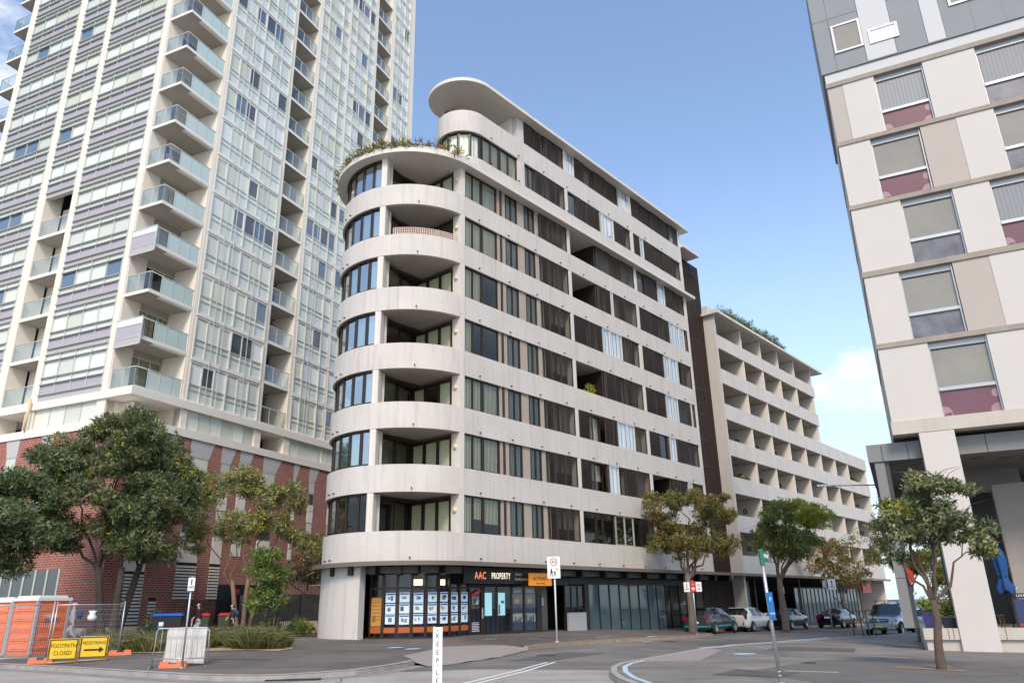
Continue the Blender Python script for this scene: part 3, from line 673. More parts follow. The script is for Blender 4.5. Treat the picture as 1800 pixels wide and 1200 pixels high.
# upper two storeys
UX, UR = 1.4, 1.5
uo = [(XE, 7.8), (8, 7.8), (8, 3.0)]+arc(180, 0, UR, 30, UX, UR)+[(XE, 0)]
ui = [(XE, 7.6), (8.2, 7.6), (8.2, 2.8)]+arc(180, 0, UR-.2, 30, UX, UR)+[(XE, .2)]
MB().ribbon(uo, ui, 23.78, 24.80, 0, True).obj('white_band', MT['white'], M)
MB().ribbon(uo, ui, 26.42, 27.78, 0, True).obj('white_band', MT['white'], M)
MB().prism(ui, 26.44, 26.64).obj('floor_slab', MT['soffit'], M)
MB().prism([(XE+.75, 8.2), (6.8, 8.2), (5.4, 3.45)]+arc(180, 0, 2.05, 36, UX, UR)+[(XE+.75, -.5)], 29.35, 29.56).obj('roof_slab', MT['edge'], M)
MB().prism([(6, 7.5), (6.1, 3)]+arc(160, 20, 1.5, 24, UX+.3, UR)+[(6, .3)], 29.56, 29.86).obj('roof_plinth', MT['white'], M)
ar = [(-a) for a in (0,)]
for i in range(5):
    a0, a1 = 2+i*28, 30+i*28
    p0 = arc(a0, a0, UR-.12, 1, UX, UR)[0]; p1 = arc(a1, a1, UR-.12, 1, UX, UR)[0]; wd = math.dist(p0, p1); ang = math.atan2(p0[1]-p1[1], p0[0]-p1[0])
    o = inst('window', frame_mesh(wd, 1.61, 1, .075), M, (*p1, 24.805), ang); inst('pane', pane_mesh(wd-.15, 1.46, 'glass'), o, (.075, .04, .075)); inst('blind', blind_mesh(wd-.15, 1.46, 'bright', 2.0), o, (.075, .13, .075))
U8 = [('g', 1.45, 2.9, 2), ('g', 2.95, 4.44, 2), ('v', 5.08, 6.0, 2), ('L', 6.1, 7.1), ('L', 7.1, 8.1), ('S', 8.1, 9.03), ('v', 9.36, 10.3, 1), ('L', 10.35, 11.4), ('S', 11.4, 12.9), ('w', 13.0, 13.3, 1), ('w', 13.35, 14.6, 1), ('S', 14.7, 16.78), ('S', 17.14, 18.0), ('w', 18.05, 18.5, 1), ('S', 18.55, 23.98)]
U9 = [('S', 5.08, 7.1), ('L', 7.1, 8.1), ('L', 8.1, 9.03), ('w', 9.36, 10.2, 1), ('L', 10.25, 12.5), ('S', 12.5, 15.4), ('w', 15.5, 15.75, 1), ('w', 15.8, 16.75, 1), ('S', 17.14, 23.98)]
for lst, z0, z1 in ((U8, 24.804, 26.416), (U9, 27.784, 29.345)):
    for el in lst: element(el, z0, z1-z0, 8)
    for x0, x1 in ((9.05, 9.33), (16.80, 17.12), (23.99, XE)): MB().box(x0, x1, .004, .45, z0, z1).obj('divider', MT['edge'], M)
MB().box(4.47, 5.05, .004, .5, 24.804, 26.416).obj('divider', MT['white'], M)
MB().box(4.47, 5.05, .004, .5, 27.784, 29.345).obj('column', MT['white'], M)
MB().box(4.3, 4.466, .4, 2.2, 26.9, 29.345).obj('return_wall', MT['cream'], M)
inst('wall_lamp', lampm, M, (4.29, .9, 28.25))
window(M, 1.2, 2.75, 26.7, 3.1, 2.6, 3, None)
MB().box(1.25, 1.7, 2.3, 2.6, 26.7, 29.345).obj('post', mat('salmon_render', (.42, .26, .20), .8), M)
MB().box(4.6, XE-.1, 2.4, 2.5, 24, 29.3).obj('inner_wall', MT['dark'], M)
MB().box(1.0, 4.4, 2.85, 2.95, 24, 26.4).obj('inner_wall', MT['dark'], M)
# ground floor: curved white wall, canopy, shopfronts
g0 = -.35
MB().ribbon(arc(180, 71, 3.88, 26), arc(180, 71, 3.45, 26), g0, 3.42, 0, True).obj('curved_wall', MT['white'], M)
MB().ribbon(arc(178, 71, 3.93, 26), arc(178, 71, 3.86, 26), g0, .30, 0, True).obj('plinth', MT['white'], M)
can = arc(150, 0, 4.28, 40)+[(XE+40, -.38)]; cin = arc(150, 0, 3.2, 40)+[(XE+40, .8)]
MB().ribbon(can, cin, 3.26, 3.36, 0, True).obj('canopy', MT['brown'], M)
MB().ribbon(arc(150, 0, 4.34, 40)+[(XE+40, -.44)], arc(150, 0, 4.27, 40)+[(XE+40, -.37)], 3.22, 3.40, 0, True).obj('canopy_edge', mat('canopy_trim', (.16, .125, .10), .5), M)
b = MB(); b2 = MB()
for a in (96, 78, 62, 46, 30, 14):
    x, y = arc(a, a, 3.55, 1)[0]; b.obox((x, y, 3.06), (math.cos(R(a)), -math.sin(R(a)), 0), (math.sin(R(a)), math.cos(R(a)), 0), (0, 0, 1), .13, .42, .18)
for i in range(2, 12): b.box(2.4+i*2.2, 2.65+i*2.2, .05, .95, 2.88, 3.25)
b.obj('canopy_bracket', MT['black'], M)
SHY = .95
sg = arc(70, 8, 3.0, 8)+[(.6, SHY)]
MB().prism(arc(72, 6, 3.3, 20)+[(XE, .85), (XE, 7), (0, 7), (-2.8, 5.5)], 3.1, 3.24).obj('shop_ceiling', MT['dark'], M)
MB().ribbon(arc(72, 4, 3.45, 20)+[(XE, .45)], arc(72, 4, 3.38, 20)+[(XE, .52)], 2.93, 3.22, 0, True).obj('fascia', mat('fascia_grey', (.11, .11, .115), .5), M)
screens_m = {}
_sp = densify(arc(71, 0, 3.02, 24)+[(1.26, .90)], .02); _cum = [0]
for _a, _b in zip(_sp[:-1], _sp[1:]): _cum.append(_cum[-1]+math.dist(_a, _b))
SHP = [_sp[min(range(len(_sp)), key=lambda j: abs(_cum[j]-_cum[-1]*i/8))] for i in range(9)]
posterm = [mat('listing_card', (.50, .58, .68), .4, emit=((.6, .75, .95), .14)), mat('listing_blue', (.03, .14, .32), .4), mat('listing_green', (.20, .28, .08), .5), mat('listing_grey', (.22, .24, .27), .5), mat('listing_ochre', (.42, .34, .16), .5)]  # the card material has a faint glow added to its colour
orangeb = mat('burnt_orange', (.42, .095, .015), .5); ambers = mat('amber_poster', (.50, .25, .045), .5)
shop = mat('shop_glass_dark', (.02, .024, .035), .03, spec=.8)
clear = MT['glass']
ptn = sg
zb = .24
MB().ribbon(arc(74, 0, 2.2, 8)+[(6.6, 1.9)], arc(74, 0, 2.1, 8)+[(6.6, 2.0)], zb, 3.0, 0).obj('shop_backdrop', blindmat('shop_curtain', (.06, .08, .16), period=.35, amt=.7, rough=.8, spec=.1), M)
for i in range(8):
    p0, p1 = SHP[i], SHP[i+1]; wd = math.dist(p0, p1); ang = math.atan2(p1[1]-p0[1], p1[0]-p0[0])
    o = MB().box(0, .06, -.02, .1, 0, 2.78).box(wd-.06, wd, -.02, .1, 0, 2.78).box(.06, wd-.06, -.015, .1, 2.05, 2.13).box(.06, wd-.06, -.015, .1, 2.66, 2.78).box(.06, wd-.06, -.015, .1, 0, .1).obj('shop_window', MT['brown'], M, (*p0, zb), ang)
    inst('pane', pane_mesh(wd-.12, 1.95, 'glass'), o, (.06, .05, .1)); inst('pane', pane_mesh(wd-.12, .53, 'glass'), o, (.06, .05, 2.13))
    MB().box(.06, wd-.06, .01, .03, .28, .50).obj('orange_strip', orangeb, o)
    if i in (3, 5): MB().box(.1, wd-.12, .2, .22, 2.2, 2.45).obj('ceiling_light', mat('shop_light', (.8, .7, .5), .5, emit=((1, .82, .55), 1.0)), o)
    if i == 0: 
        p = MB().box(.07, wd-.07, .02, .035, .42, 1.72).obj('amber_poster', ambers, o)
        b = MB(); rr = random.Random(3)
        for q in range(6): b.box(.1, wd-.1-.05*rr.random(), .014, .019, 1.5-q*.14, 1.53-q*.14)
        b.box(.07, wd-.07, .014, .019, .45, .58); b.box(.16, .24, .014, .019, .72, .98); b.box(.26, .29, .014, .019, .74, 1.0); b.obj('poster_print', mat('poster_brown', (.20, .11, .06), .6), o)
    else:
        for r_ in range(3):
            c = MB(); rr = random.Random(i*7+r_); c.box(.10, wd-.10, .02, .032, 0, .40)
            c.box(.12, wd-.12, .012, .019, .31, .37, 1)
            for q in range(rr.randint(2, 4)):
                xx = .13+rr.random()*(wd-.42); c.box(xx, xx+.05+.12*rr.random(), .012, .019, .08+.1*rr.random(), .22+.06*rr.random(), rr.choice((1, 2, 3, 4)))
            c.obj('listing_card', posterm, o, (.012*((i*5+r_*3) % 3-1), 0, 1.50-r_*.44+.01*((i+r_*2) % 3-1)))
# AAC shopfront along the straight front
def wallseg(x0, x1, z0, z1, m, name, y=SHY, d=.08, par=M): return MB().box(x0, x1, y, y+d, z0, z1).obj(name, m, par)
sgn = wallseg(.35, 5.9, 2.50, 3.18, MT['black'], 'shop_sign', .34)
text('AAC', .46, mat('lit_orange_letter', (.8, .13, .03), .4, emit=((1, .22, .06), .7)), M, (1.42, .335, 2.84), sx=.78, name='sign_letters', depth=.003, sp=1.12)
text('PROPERTY', .40, mat('lit_white_letter', (.85, .8, .7), .4, emit=((1, .88, .62), .7)), M, (2.84, .335, 2.84), sx=.62, name='sign_letters', depth=.003, sp=1.18)
lw = mat('white_letter', (.8, .8, .78), .5)
text('Zetland', .20, lw, M, (3.86, .335, 2.95), sx=.8, name='sign_letters', align='LEFT'); text('Bondi Junction', .20, lw, M, (3.86, .335, 2.73), sx=.78, name='sign_letters', align='LEFT')
bl = MB().box(4.42, 6.15, -.1, -.02, 2.42, 3.0).obj('hanging_sign', mat('orange_sign', (.62, .22, .02), .5, emit=((1, .4, .03), .12)), M)
text('AAC PROPERTY', .21, mat('sign_brown_letter', (.10, .04, .01), .6), bl, (5.28, -.105, 2.74), sx=.82, name='sign_letters'); text('SALES  LEASING', .10, mat('sign_brown_letter2', (.10, .04, .01), .6), bl, (5.28, -.105, 2.52), name='sign_letters')
b = MB(); b.box(4.7, 4.74, -.07, -.04, 3.0, 3.3); b.box(5.8, 5.84, -.07, -.04, 3.0, 3.3); b.obj('hanger', MT['black'], bl)
z2 = 2.48
dr = MB().box(1.30, 1.40, SHY, SHY+.1, zb, z2).box(2.12, 2.24, SHY, SHY+.1, zb, z2).box(1.40, 2.12, SHY, SHY+.1, z2-.12, z2).box(1.40, 2.12, SHY, SHY+.1, zb, zb+.12).obj('shop_door', MT['brown'], M)
inst('pane', pane_mesh(.72, 1.98, 'glass'), dr, (1.40, SHY+.05, zb+.12))
MB().box(2.14, 2.18, SHY-.06, SHY-.02, 1.0, 1.45).obj('door_handle', MT['wplastic'], dr)
b = MB(); b.box(1.55, 1.95, SHY+.02, SHY+.03, 1.62, 1.92); b.obj('door_sticker', MT['swhite'], dr)
MB().add([(1.57, SHY+.012, 1.64), (1.75, SHY+.012, 1.64), (1.93, SHY+.012, 1.9), (1.57, SHY+.012, 1.9)], [(0, 1, 2, 3)]).obj('door_sticker', MT['sgreen'], dr)
b = MB(); b.box(1.5, 1.72, SHY+.015, SHY+.025, 1.43, 1.5); b.obj('door_sticker', orangeb, dr)
b = MB(); 
for q in range(6): b.box(1.5, 2.0-.05*(q % 2), SHY+.015, SHY+.025, .45+q*.07, .475+q*.07)
b.obj('door_lettering', MT['swhite'], dr)
MB().obox((1.72, SHY-.03, 2.1), (.9, 0, .42), (0, 1, 0), (-.42, 0, .9), .34, .012, .08).obj('red_tape', MT['sred'], M)
skyp = mat('screen_blue', (.25, .52, .66), .3, emit=((.42, .80, .95), .35)); navyp = mat('poster_navy', (.02, .05, .13), .4); lightp = mat('poster_pale', (.42, .46, .48), .5); tanp = mat('poster_tan', (.30, .20, .13), .6)
for x0, x1, kind in ((2.28, 3.22, 's'), (3.22, 4.30, 's'), (4.30, 5.26, 'SELLING'), (5.26, 6.26, 'LEASING')):
    o = MB().box(0, .06, 0, .1, 0, z2-zb).box(x1-x0-.06, x1-x0, 0, .1, 0, z2-zb).box(.06, x1-x0-.06, 0, .1, z2-zb-.1, z2-zb).box(.06, x1-x0-.06, 0, .1, 0, .12).obj('shop_window', MT['brown'], M, (x0, SHY, zb))
    wd = x1-x0; inst('pane', pane_mesh(wd-.12, z2-zb-.22, 'glass'), o, (.06, .02, .12))
    if kind == 's':
        q = MB().box(.14, .70, .10, .14, .82, 1.92).obj('display_screen', MT['black'], o); MB().box(.18, .66, .08, .098, .86, 1.88).obj('display_image', skyp, q)
        if x0 > 3: MB().box(.20, .30, .074, .079, .9, 1.35).box(.36, .6, .074, .079, 1.4, 1.52).obj('display_print', orangeb, q)
    else:
        q = MB().box(.10, wd-.10, .06, .08, .14, 2.1).obj('poster', navyp, o)
        text(kind, .20, MT['swhite'], q, (wd/2, .055, 1.95), sx=.72, name='poster_letters')
        b = MB(); b.box(.12, wd-.12, .05, .058, 1.35, 1.8); b.obj('poster_photo', tanp, q)
        b = MB(); b.box(.12, wd-.12, .05, .058, .52, .92); b.box(.30, .6, .04, .049, 1.4, 1.6); b.obj('poster_photo', lightp, q)
        b = MB(); rr = random.Random(int(x0*10))
        for t_ in range(5): xx = .14+t_*.13; b.box(xx, xx+.09, .04, .049, .5, .6+.25*rr.random())
        b.obj('poster_print', navyp, q)
wallseg(6.26, 6.62, zb-.3, 3.0, MT['brown'], 'pier')
wallseg(9.0, XE, 3.0-.45, 3.0, MT['black'], 'bulkhead', SHY-.02)
# entrance recess, grey bins cabinet and blue shop glazing
wallseg(6.62, 9.0, 2.5, 3.0, MT['black'], 'bulkhead')
wallseg(6.62, 7.6, zb-.3, 2.5, MT['brown'], 'entry_wall', 1.9)
o = wallseg(7.6, 8.65, zb-.2, 2.5, mat('foyer_wall', (.30, .29, .25), .7), 'entry_wall', 2.2)
MB().box(8.05, 8.3, 2.16, 2.19, 1.5, 1.9).obj('notice', MT['swhite'], o)
window(M, 8.65, 1.0, zb-.2, 1.78, 2.45, 3, None)
for x0 in (8.72, 9.52): MB().box(x0, x0+.76, .82, .96, zb-.22, 1.12).obj('service_panel', mat('pale_grey_panel', (.38, .39, .41), .5), M)
wallseg(10.42, 10.74, zb-.5, 2.6, MT['brown'], 'pier')
frosted = blindmat('frosted_shop_film', (.085, .135, .155), period=5, amt=.05, rough=.06, spec=.9)
MT['film'] = frosted
for i in range(8):
    x0 = 10.76+i*1.05; o = MB().box(0, .04, 0, .1, 0, 2.85).box(1.01, 1.05, 0, .1, 0, 2.85).box(.04, 1.01, 0, .1, 2.80, 2.85).box(.04, 1.01, 0, .1, 0, .08).obj('shop_window', MT['brown'], M, (x0, SHY, zb-.48))
    inst('pane', pane_mesh(.97, 2.72, 'film'), o, (.04, .04, .08))
for i in range(4): window(M, 19.3+i*1.1, 1.25, zb-.55, 1.08, 2.9, 1, None)
wallseg(23.6, 24.3, -.7, 3.2, MT['clad'], 'pier', .6)
# dark clad recess between the two wings
MB().box(XE+.003, 28.82, .9, 1.1, -.8, 27.9).obj('clad_wall', MT['clad'], M)
b = MB()
for zz in range(1, 28, 2): b.box(XE+.02, 28.8, .885, .899, zz, zz+.05)
for xx in (25.4, 26.5, 27.6): b.box(xx, xx+.05, .88, .897, 0, 27.8)
b.obj('cladding_joint', MT['brown'], M)
MB().box(XE+.003, 27.0, -.25, 3.5, 27.9, 28.12).obj('roof_slab', MT['edge'], M)
MB().box(XE, XE+.1, .9, 7.8, .0, 29.3).obj('end_wall', MT['white'], M)

# ------------------------------------------------------------------ second wing: deep white balconies
Bq = thing('balcony_building', 'white block of deep stacked balconies stepping down beyond the banded block', 'building', (*uv(24.7+28.85, -24.09), 0), MROT)
fins = [0.14, 5.05, 9.08, 13.02, 16.97, 20.9, 24.93, 28.86, 34.9]
Tb = [4.67, 7.57, 10.42, 13.28, 16.12, 19.0, 21.88]; Sb = [3.40, 6.35, 9.17, 12.04, 14.88, 17.80, 20.74, 23.5]
HI, LO = 21.6, 35.0
MB().box(-.0, .28, 0, 9, -1.2, 23.55).obj('end_wall', mat('end_wall_render', (.56, .52, .48), .8, var=.06, scale=.7, streak=.12), Bq)
ringm = MB().lathe([(.10, 0), (.15, -.05), (.20, 0), (.15, .02), (.10, 0)], n=14, axis='X').fixn('ring_lamp', MT['darkgrey'])
for k, (t, sf) in enumerate(zip(Tb, Sb)):
    xe = LO if t < 17 else HI
    MB().box(.29, xe+.25, -.02, .18, sf, t).obj('white_band', MT['white'], Bq)
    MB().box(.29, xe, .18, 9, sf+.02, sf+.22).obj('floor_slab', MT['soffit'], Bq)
    z1 = Sb[k+1]; 
    if t > 16 and t < 17: xe = HI
    for fx in fins[1:]+([21.5] if xe == HI else []):
        if fx > xe: continue
        if xe == HI and fx == 20.9: continue
        MB().box(fx-.09, fx+.09, .03, 2.7, sf+.22, z1).obj('fin_wall', MT['cream'], Bq)
        inst('ring_lamp', ringm, Bq, (fx-.10, 1.45, t+.75))
    if True:
        prev = .28
        for fx in [f for f in fins[1:] if f <= xe]+([xe] if xe == HI else []):
            window(Bq, prev+.1, 2.6, sf+.23, fx-prev-.25, z1-sf-.3, 3, None if (k+int(fx)) % 3 else 'tan', t=.08); prev = fx
MB().box(.3, HI, 4.2, 8.8, 3, 23.4).obj('core', MT['dark'], Bq); MB().box(HI, LO, 4.2, 8.8, 3, 15.9).obj('core', MT['dark'], Bq)
MB().box(HI-.1, HI+.05, .2, 9, 16.2, 23.5).obj('end_wall', MT['cream'], Bq); MB().box(LO-.1, LO+.05, .2, 9, -1.5, 14.9).obj('end_wall', MT['cream'], Bq)
MB().box(-.3, HI+2.0, -.55, 9, 23.52, 23.72).obj('roof_slab', MT['edge'], Bq)
MB().box(-.1, 2.2, .4, 8, 23.72, 24.35).obj('roof_plinth', MT['white'], Bq)
# street level under the second wing
MB().box(.3, LO+10, 6.0, 6.1, -1.6, 3.4).obj('arcade_wall', MT['dark'], Bq)
o = MB().box(.5, 3.4, 1.2, 1.4, -1.2, 2.9).obj('name_wall', mat('stone_wall', (.23, .215, .20), .8, var=.08), Bq)
text('STELLA', .46, mat('dark_letter', (.05, .045, .04), .5), o, (1.95, 1.19, 2.05), name='wall_letters', depth=.02)
for x0 in (3.8, 8.5, 12.9): MB().box(x0, x0+.12, .9, 1.02, -1.4, 3.3).obj('arcade_post', MT['darkgrey'], Bq)
for i in range(4): window(Bq, 4.0+i*1.5, 4.0, -1.0, 1.45, 3.6, 1, None)
for i in range(18):
    x0 = 13.4+i*.98; o = MB().box(0, .04, 0, .1, 0, 3.7).box(.94, .98, 0, .1, 0, 3.7).box(.04, .94, 0, .1, 3.62, 3.7).box(.04, .94, 0, .1, 0, .9).obj('shop_window', MT['brown'], Bq, (x0, 1.6, -1.15))
    inst('pane', pane_mesh(.90, 2.72, 'film'), o, (.04, .04, .9))
o = MB().box(28.2, 31.0, .4, .55, 2.1, 3.0).obj('shop_sign', MT['sred'], Bq)
MB().lathe([(0, 0), (.3, 0), (.3, .03), (0, .03)], (28.75, .38, 2.55), 16, axis='Y').obj('sign_disc', mat('sign_pink', (.6, .3, .3), .5), o)
# ------------------------------------------------------------------ residential tower on a brick podium (local x along its right face, y along its left face, corner at 0,0)
TA = R(23.58); tdir = (math.sin(R(-28.05))*45, math.cos(R(-28.05))*45)
TW = thing('residential_tower', 'tall cream tower of glazed bays and corner balconies on a red brick podium', 'building', (*tdir, 0), PI/2-TA)
NF = 19; PER = 2.93; Z0 = 13.15; ZT = Z0+NF*PER
brickm = bpy.data.materials.new('red_brick'); brickm.use_nodes = True
t_ = brickm.node_tree; p_ = t_.nodes['Principled BSDF']; p_.inputs['Roughness'].default_value = .85
co = t_.nodes.new('ShaderNodeTexCoord'); sx = t_.nodes.new('ShaderNodeSeparateXYZ'); t_.links.new(co.outputs['Object'], sx.inputs[0])
ad = t_.nodes.new('ShaderNodeMath'); ad.operation = 'ADD'; t_.links.new(sx.outputs['X'], ad.inputs[0]); t_.links.new(sx.outputs['Y'], ad.inputs[1])
cx = t_.nodes.new('ShaderNodeCombineXYZ'); t_.links.new(ad.outputs[0], cx.inputs[0]); t_.links.new(sx.outputs['Z'], cx.inputs[1])
bt = t_.nodes.new('ShaderNodeTexBrick'); bt.inputs['Scale'].default_value = 1; bt.inputs['Brick Width'].default_value = .30; bt.inputs['Row Height'].default_value = .125
bt.inputs['Mortar Size'].default_value = .014; bt.inputs['Color1'].default_value = (.36, .075, .045, 1); bt.inputs['Color2'].default_value = (.24, .045, .034, 1); bt.inputs['Mortar'].default_value = (.46, .36, .30, 1); bt.inputs['Bias'].default_value = -.1
t_.links.new(cx.outputs[0], bt.inputs['Vector']); nz = t_.nodes.new('ShaderNodeTexNoise'); nz.inputs['Scale'].default_value = 1.2; t_.links.new(co.outputs['Object'], nz.inputs['Vector'])
mxr = t_.nodes.new('ShaderNodeMixRGB'); mxr.blend_type = 'MULTIPLY'; mxr.inputs[0].default_value = .4; t_.links.new(bt.outputs['Color'], mxr.inputs[1]); t_.links.new(nz.outputs['Fac'], mxr.inputs[2])
gm = t_.nodes.new('ShaderNodeGamma'); gm.inputs[1].default_value = .85; t_.links.new(mxr.outputs[0], gm.inputs[0]); t_.links.new(gm.outputs[0], p_.inputs['Base Color'])
bp_ = t_.nodes.new('ShaderNodeBump'); bp_.inputs['Strength'].default_value = .5; bp_.inputs['Distance'].default_value = .01; bp_.invert = True; t_.links.new(bt.outputs['Fac'], bp_.inputs['Height']); t_.links.new(bp_.outputs[0], p_.inputs['Normal'])
MT['brick'] = brickm

def vbox(face, a0, a1, d0, d1, z0, z1, b=None, mi=0):
    """box on a face: a along the face, d = depth into the building"""
    b = b or MB()
    return b.box(a0, a1, d0, d1, z0, z1, mi) if face == 'R' else b.box(d0, d1, a0, a1, z0, z1, mi)
# pillars and core
for f, a0, a1 in (('R', 3.44, 3.70), ('R', 9.75, 10.10), ('R', 12.65, 13.0), ('R', 20.8, 21.22), ('R', 23.66, 24.08), ('R', 27.05, 28.0), ('L', 1.95, 2.55), ('L', 7.97, 8.60), ('L', 11.35, 12.10), ('L', 17.40, 18.20)):
    vbox(f, a0, a1, -.02 if a1-a0 < .5 else 0, 1.95 if f == 'R' else 1.2, 11.75, ZT).obj('pillar', MT['tcream'], TW)
vbox('R', 16.76, 16.94, -.03, .4, 11.75, ZT).obj('pillar', MT['tcream'], TW)
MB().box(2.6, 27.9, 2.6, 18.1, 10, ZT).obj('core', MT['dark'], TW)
MB().box(27.0, 27.99, .5, 18, 10, ZT).obj('end_wall', MT['tcream'], TW)
MB().box(-.1, 28.2, -.1, 18.4, ZT, ZT+.6).obj('roof_slab', MT['tedge'], TW)
pr = random.Random(11)
panes_up = {'R': MB(), 'L': MB()}
PM = [MT['tb1'], MT['tb2'], MT['tb3'], MT['tdk'], MT['tsky']]
def pick(hi):
    q = pr.random()
    return 0 if q < .42 else 1 if q < .70 else 2 if q < .90 else 3 if q < .95 else 4
def tpane(w, h, m): return cached(('tp', round(w, 2), round(h, 2), m), lambda: MB().box(0, w, 0, .02, 0, h).mesh('pane', PM[m]))
# right face glazed bays
BR = [(3.70, 9.75, 6), (13.0, 16.76, 4), (16.94, 20.8, 4), (24.08, 27.05, 3)]
def bay_mesh(w, n, k0, pat):
    def f():
        b = MB(); c = w/n
        z = [0, .24, 1.05, 1.42, 2.78, PER]
        if k0: z = [0, .42, 1.1, 1.45, 2.78, PER]
        b.box(0, w, -.05, .12, z[0], z[1], 0)                  # white slab edge
        b.box(0, w, .02, .09, z[2]-.025, z[2]+.025, 1); b.box(0, w, .02, .09, z[3]-.03, z[3]+.03, 1); b.box(0, w, .0, .1, z[4], z[5], 0)
        for i in range(n+1): 
            x = min(max(i*c, .03), w-.03); d = .06 if (i % 3 == 0) else .0
            b.box(x-.03, x+.03, -.02-d, .1, z[1], z[4], 1)
        for i in range(n): 
            b.box(i*c+.03, (i+1)*c-.03, .06, .08, z[1], z[2]-.025, 2); b.box(i*c+.03, (i+1)*c-.03, .07, .09, z[2]+.025, z[3]-.03, 3)
            if pat[i % len(pat)]: b.box(i*c+.03, (i+1)*c-.03, .015, .05, z[3]+.03, z[3]+.09, 0); b.box(i*c+.03, (i+1)*c-.03, .015, .05, z[4]-.09, z[4], 0); b.box(i*c+.03, i*c+.09, .015, .05, z[3]+.09, z[4]-.09, 0); b.box((i+1)*c-.09, (i+1)*c-.03, .015, .05, z[3]+.09, z[4]-.09, 0)
        if True:
            for q in (.22, .36, .72): 
                b.box(w*q-.018, w*q+.018, -.16, -.12, 0, PER, 1)
        return b.mesh('window', [MT['tedge'], MT['talu'], MT['tspan'], MT['tb1']])
    return cached(('bay', round(w, 2), n, k0, tuple(pat)), f)
for k in range(NF):
    zb_ = Z0+k*PER
    for bi, (a0, a1, n) in enumerate(BR):
        w_ = a1-a0; pats = [(0, 1, 0, 0, 1, 0), (0, 0, 1, 0, 0, 1), (1, 0, 0, 1, 0, 0)]
        o = inst('window', bay_mesh(w_, n, k == 0, pats[(k+bi) % 3]), TW, (a0, 0, zb_))
        c = w_/n; dk = None
        if pr.random() < .24: dk = (pr.randrange(n), pr.randint(1, 3))
        for i in range(n):
            m_ = pick(k) if not (dk and dk[0] <= i < dk[0]+dk[1]) else (3 if (k+i) % 2 else 4)
            if k == 1 and bi == 0 and i in (3, 4): m_ = 3
            if k < 7: inst('pane', tpane(c-.06, 1.30, m_), o, (i*c+.03, .052, 1.45))
            else: panes_up['R'].box(a0+i*c+.03, a0+(i+1)*c-.03, .052, .072, zb_+1.45, zb_+2.75, m_)
# left face bays with mauve spandrels
BL = [(2.55, 7.97, 4), (12.10, 17.40, 4)]
def lbay_mesh(w, n):
    def f():
        b = MB(); c = w/n
        # relative heights from Z0: ledge .05-.38 then spandrel .40-1.03, strip, pane 1.50-2.5, strip to PER
        b.box(.0, .30, 0, w, .02, .36, 1); b.box(-.10, .02, 0, w, .34, .40, 0)
        for z in (1.03, 1.45, 2.52): b.box(-.10, .06, 0, w, z-.035, z+.035, 0)
        b.box(-.10, .06, 0, w, PER-.03, PER+.02, 0)
        for i in range(n+1): y = min(max(i*c, .03), w-.03); b.box(-.05, .06, y-.03, y+.03, .40, PER, 2)
        for i in range(n):
            b.box(.02, .05, i*c+.03, (i+1)*c-.03, .40, 1.0, 3); b.box(.03, .06, i*c+.03, (i+1)*c-.03, 1.07, 1.42, 4); b.box(.03, .06, i*c+.03, (i+1)*c-.03, 2.55, PER-.03, 4)
        return b.mesh('window', [MT['tdark'], MT['tledge'], MT['talu'], MT['tpurp'], MT['tb1']])
    return cached(('lbay', round(w, 2), n), f)
def lpane(w, h, m): return cached(('lp', round(w, 2), round(h, 2), m), lambda: MB().box(0, .02, 0, w, 0, h).mesh('pane', PM[m]))
for k in range(NF):
    zb_ = Z0+k*PER+.38
    for a0, a1, n in BL+([(8.60, 11.35, 2)] if k >= 5 else []):
        w_ = a1-a0; o = inst('window', lbay_mesh(w_, n), TW, (0, a0, zb_-.02)); c = w_/n
        for i in range(n):
            m_ = pick(k)
            if m_ == 3: m_ = 4
            if k < 9: inst('pane', lpane(c-.06, .99, m_), o, (.045, i*c+.03, 1.5))
            else: panes_up['L'].box(.045, .065, a0+i*c+.03, a0+(i+1)*c-.03, zb_-.02+1.5, zb_-.02+2.48, m_)
for q in panes_up.values(): stuff(q.obj('pane', PM, TW))
# balconies: corner stack, right-face recesses, left mid recesses, left end
def rail_panels(par, segs, z, h=1.12, frost=.5):
    """glass balustrade: segs = [(p0,p1,n)] in plan"""
    b = MB()
    for (x0, y0), (x1, y1), n in segs:
        b.tube([(x0, y0, z+h), (x1, y1, z+h)], .03, 6)
        for i in range(n+1): x, y = x0+(x1-x0)*i/n, y0+(y1-y0)*i/n; b.box(x-.02, x+.02, y-.02, y+.02, z, z+h)
    b.obj('balustrade_frame', MT['talu'], par)
    for (x0, y0), (x1, y1), n in segs:
        for i in range(n):
            xa, ya = x0+(x1-x0)*(i+.04)/n, y0+(y1-y0)*(i+.04)/n; xb, yb = x0+(x1-x0)*(i+.96)/n, y0+(y1-y0)*(i+.96)/n
            MB().quad((xa, ya, z+.06), (xb, yb, z+.06), (xb, yb, z+h-.05), (xa, ya, z+h-.05)).obj('glass_panel', MT['frost'] if (i and frost and n > 3) else MT['rail'], par)
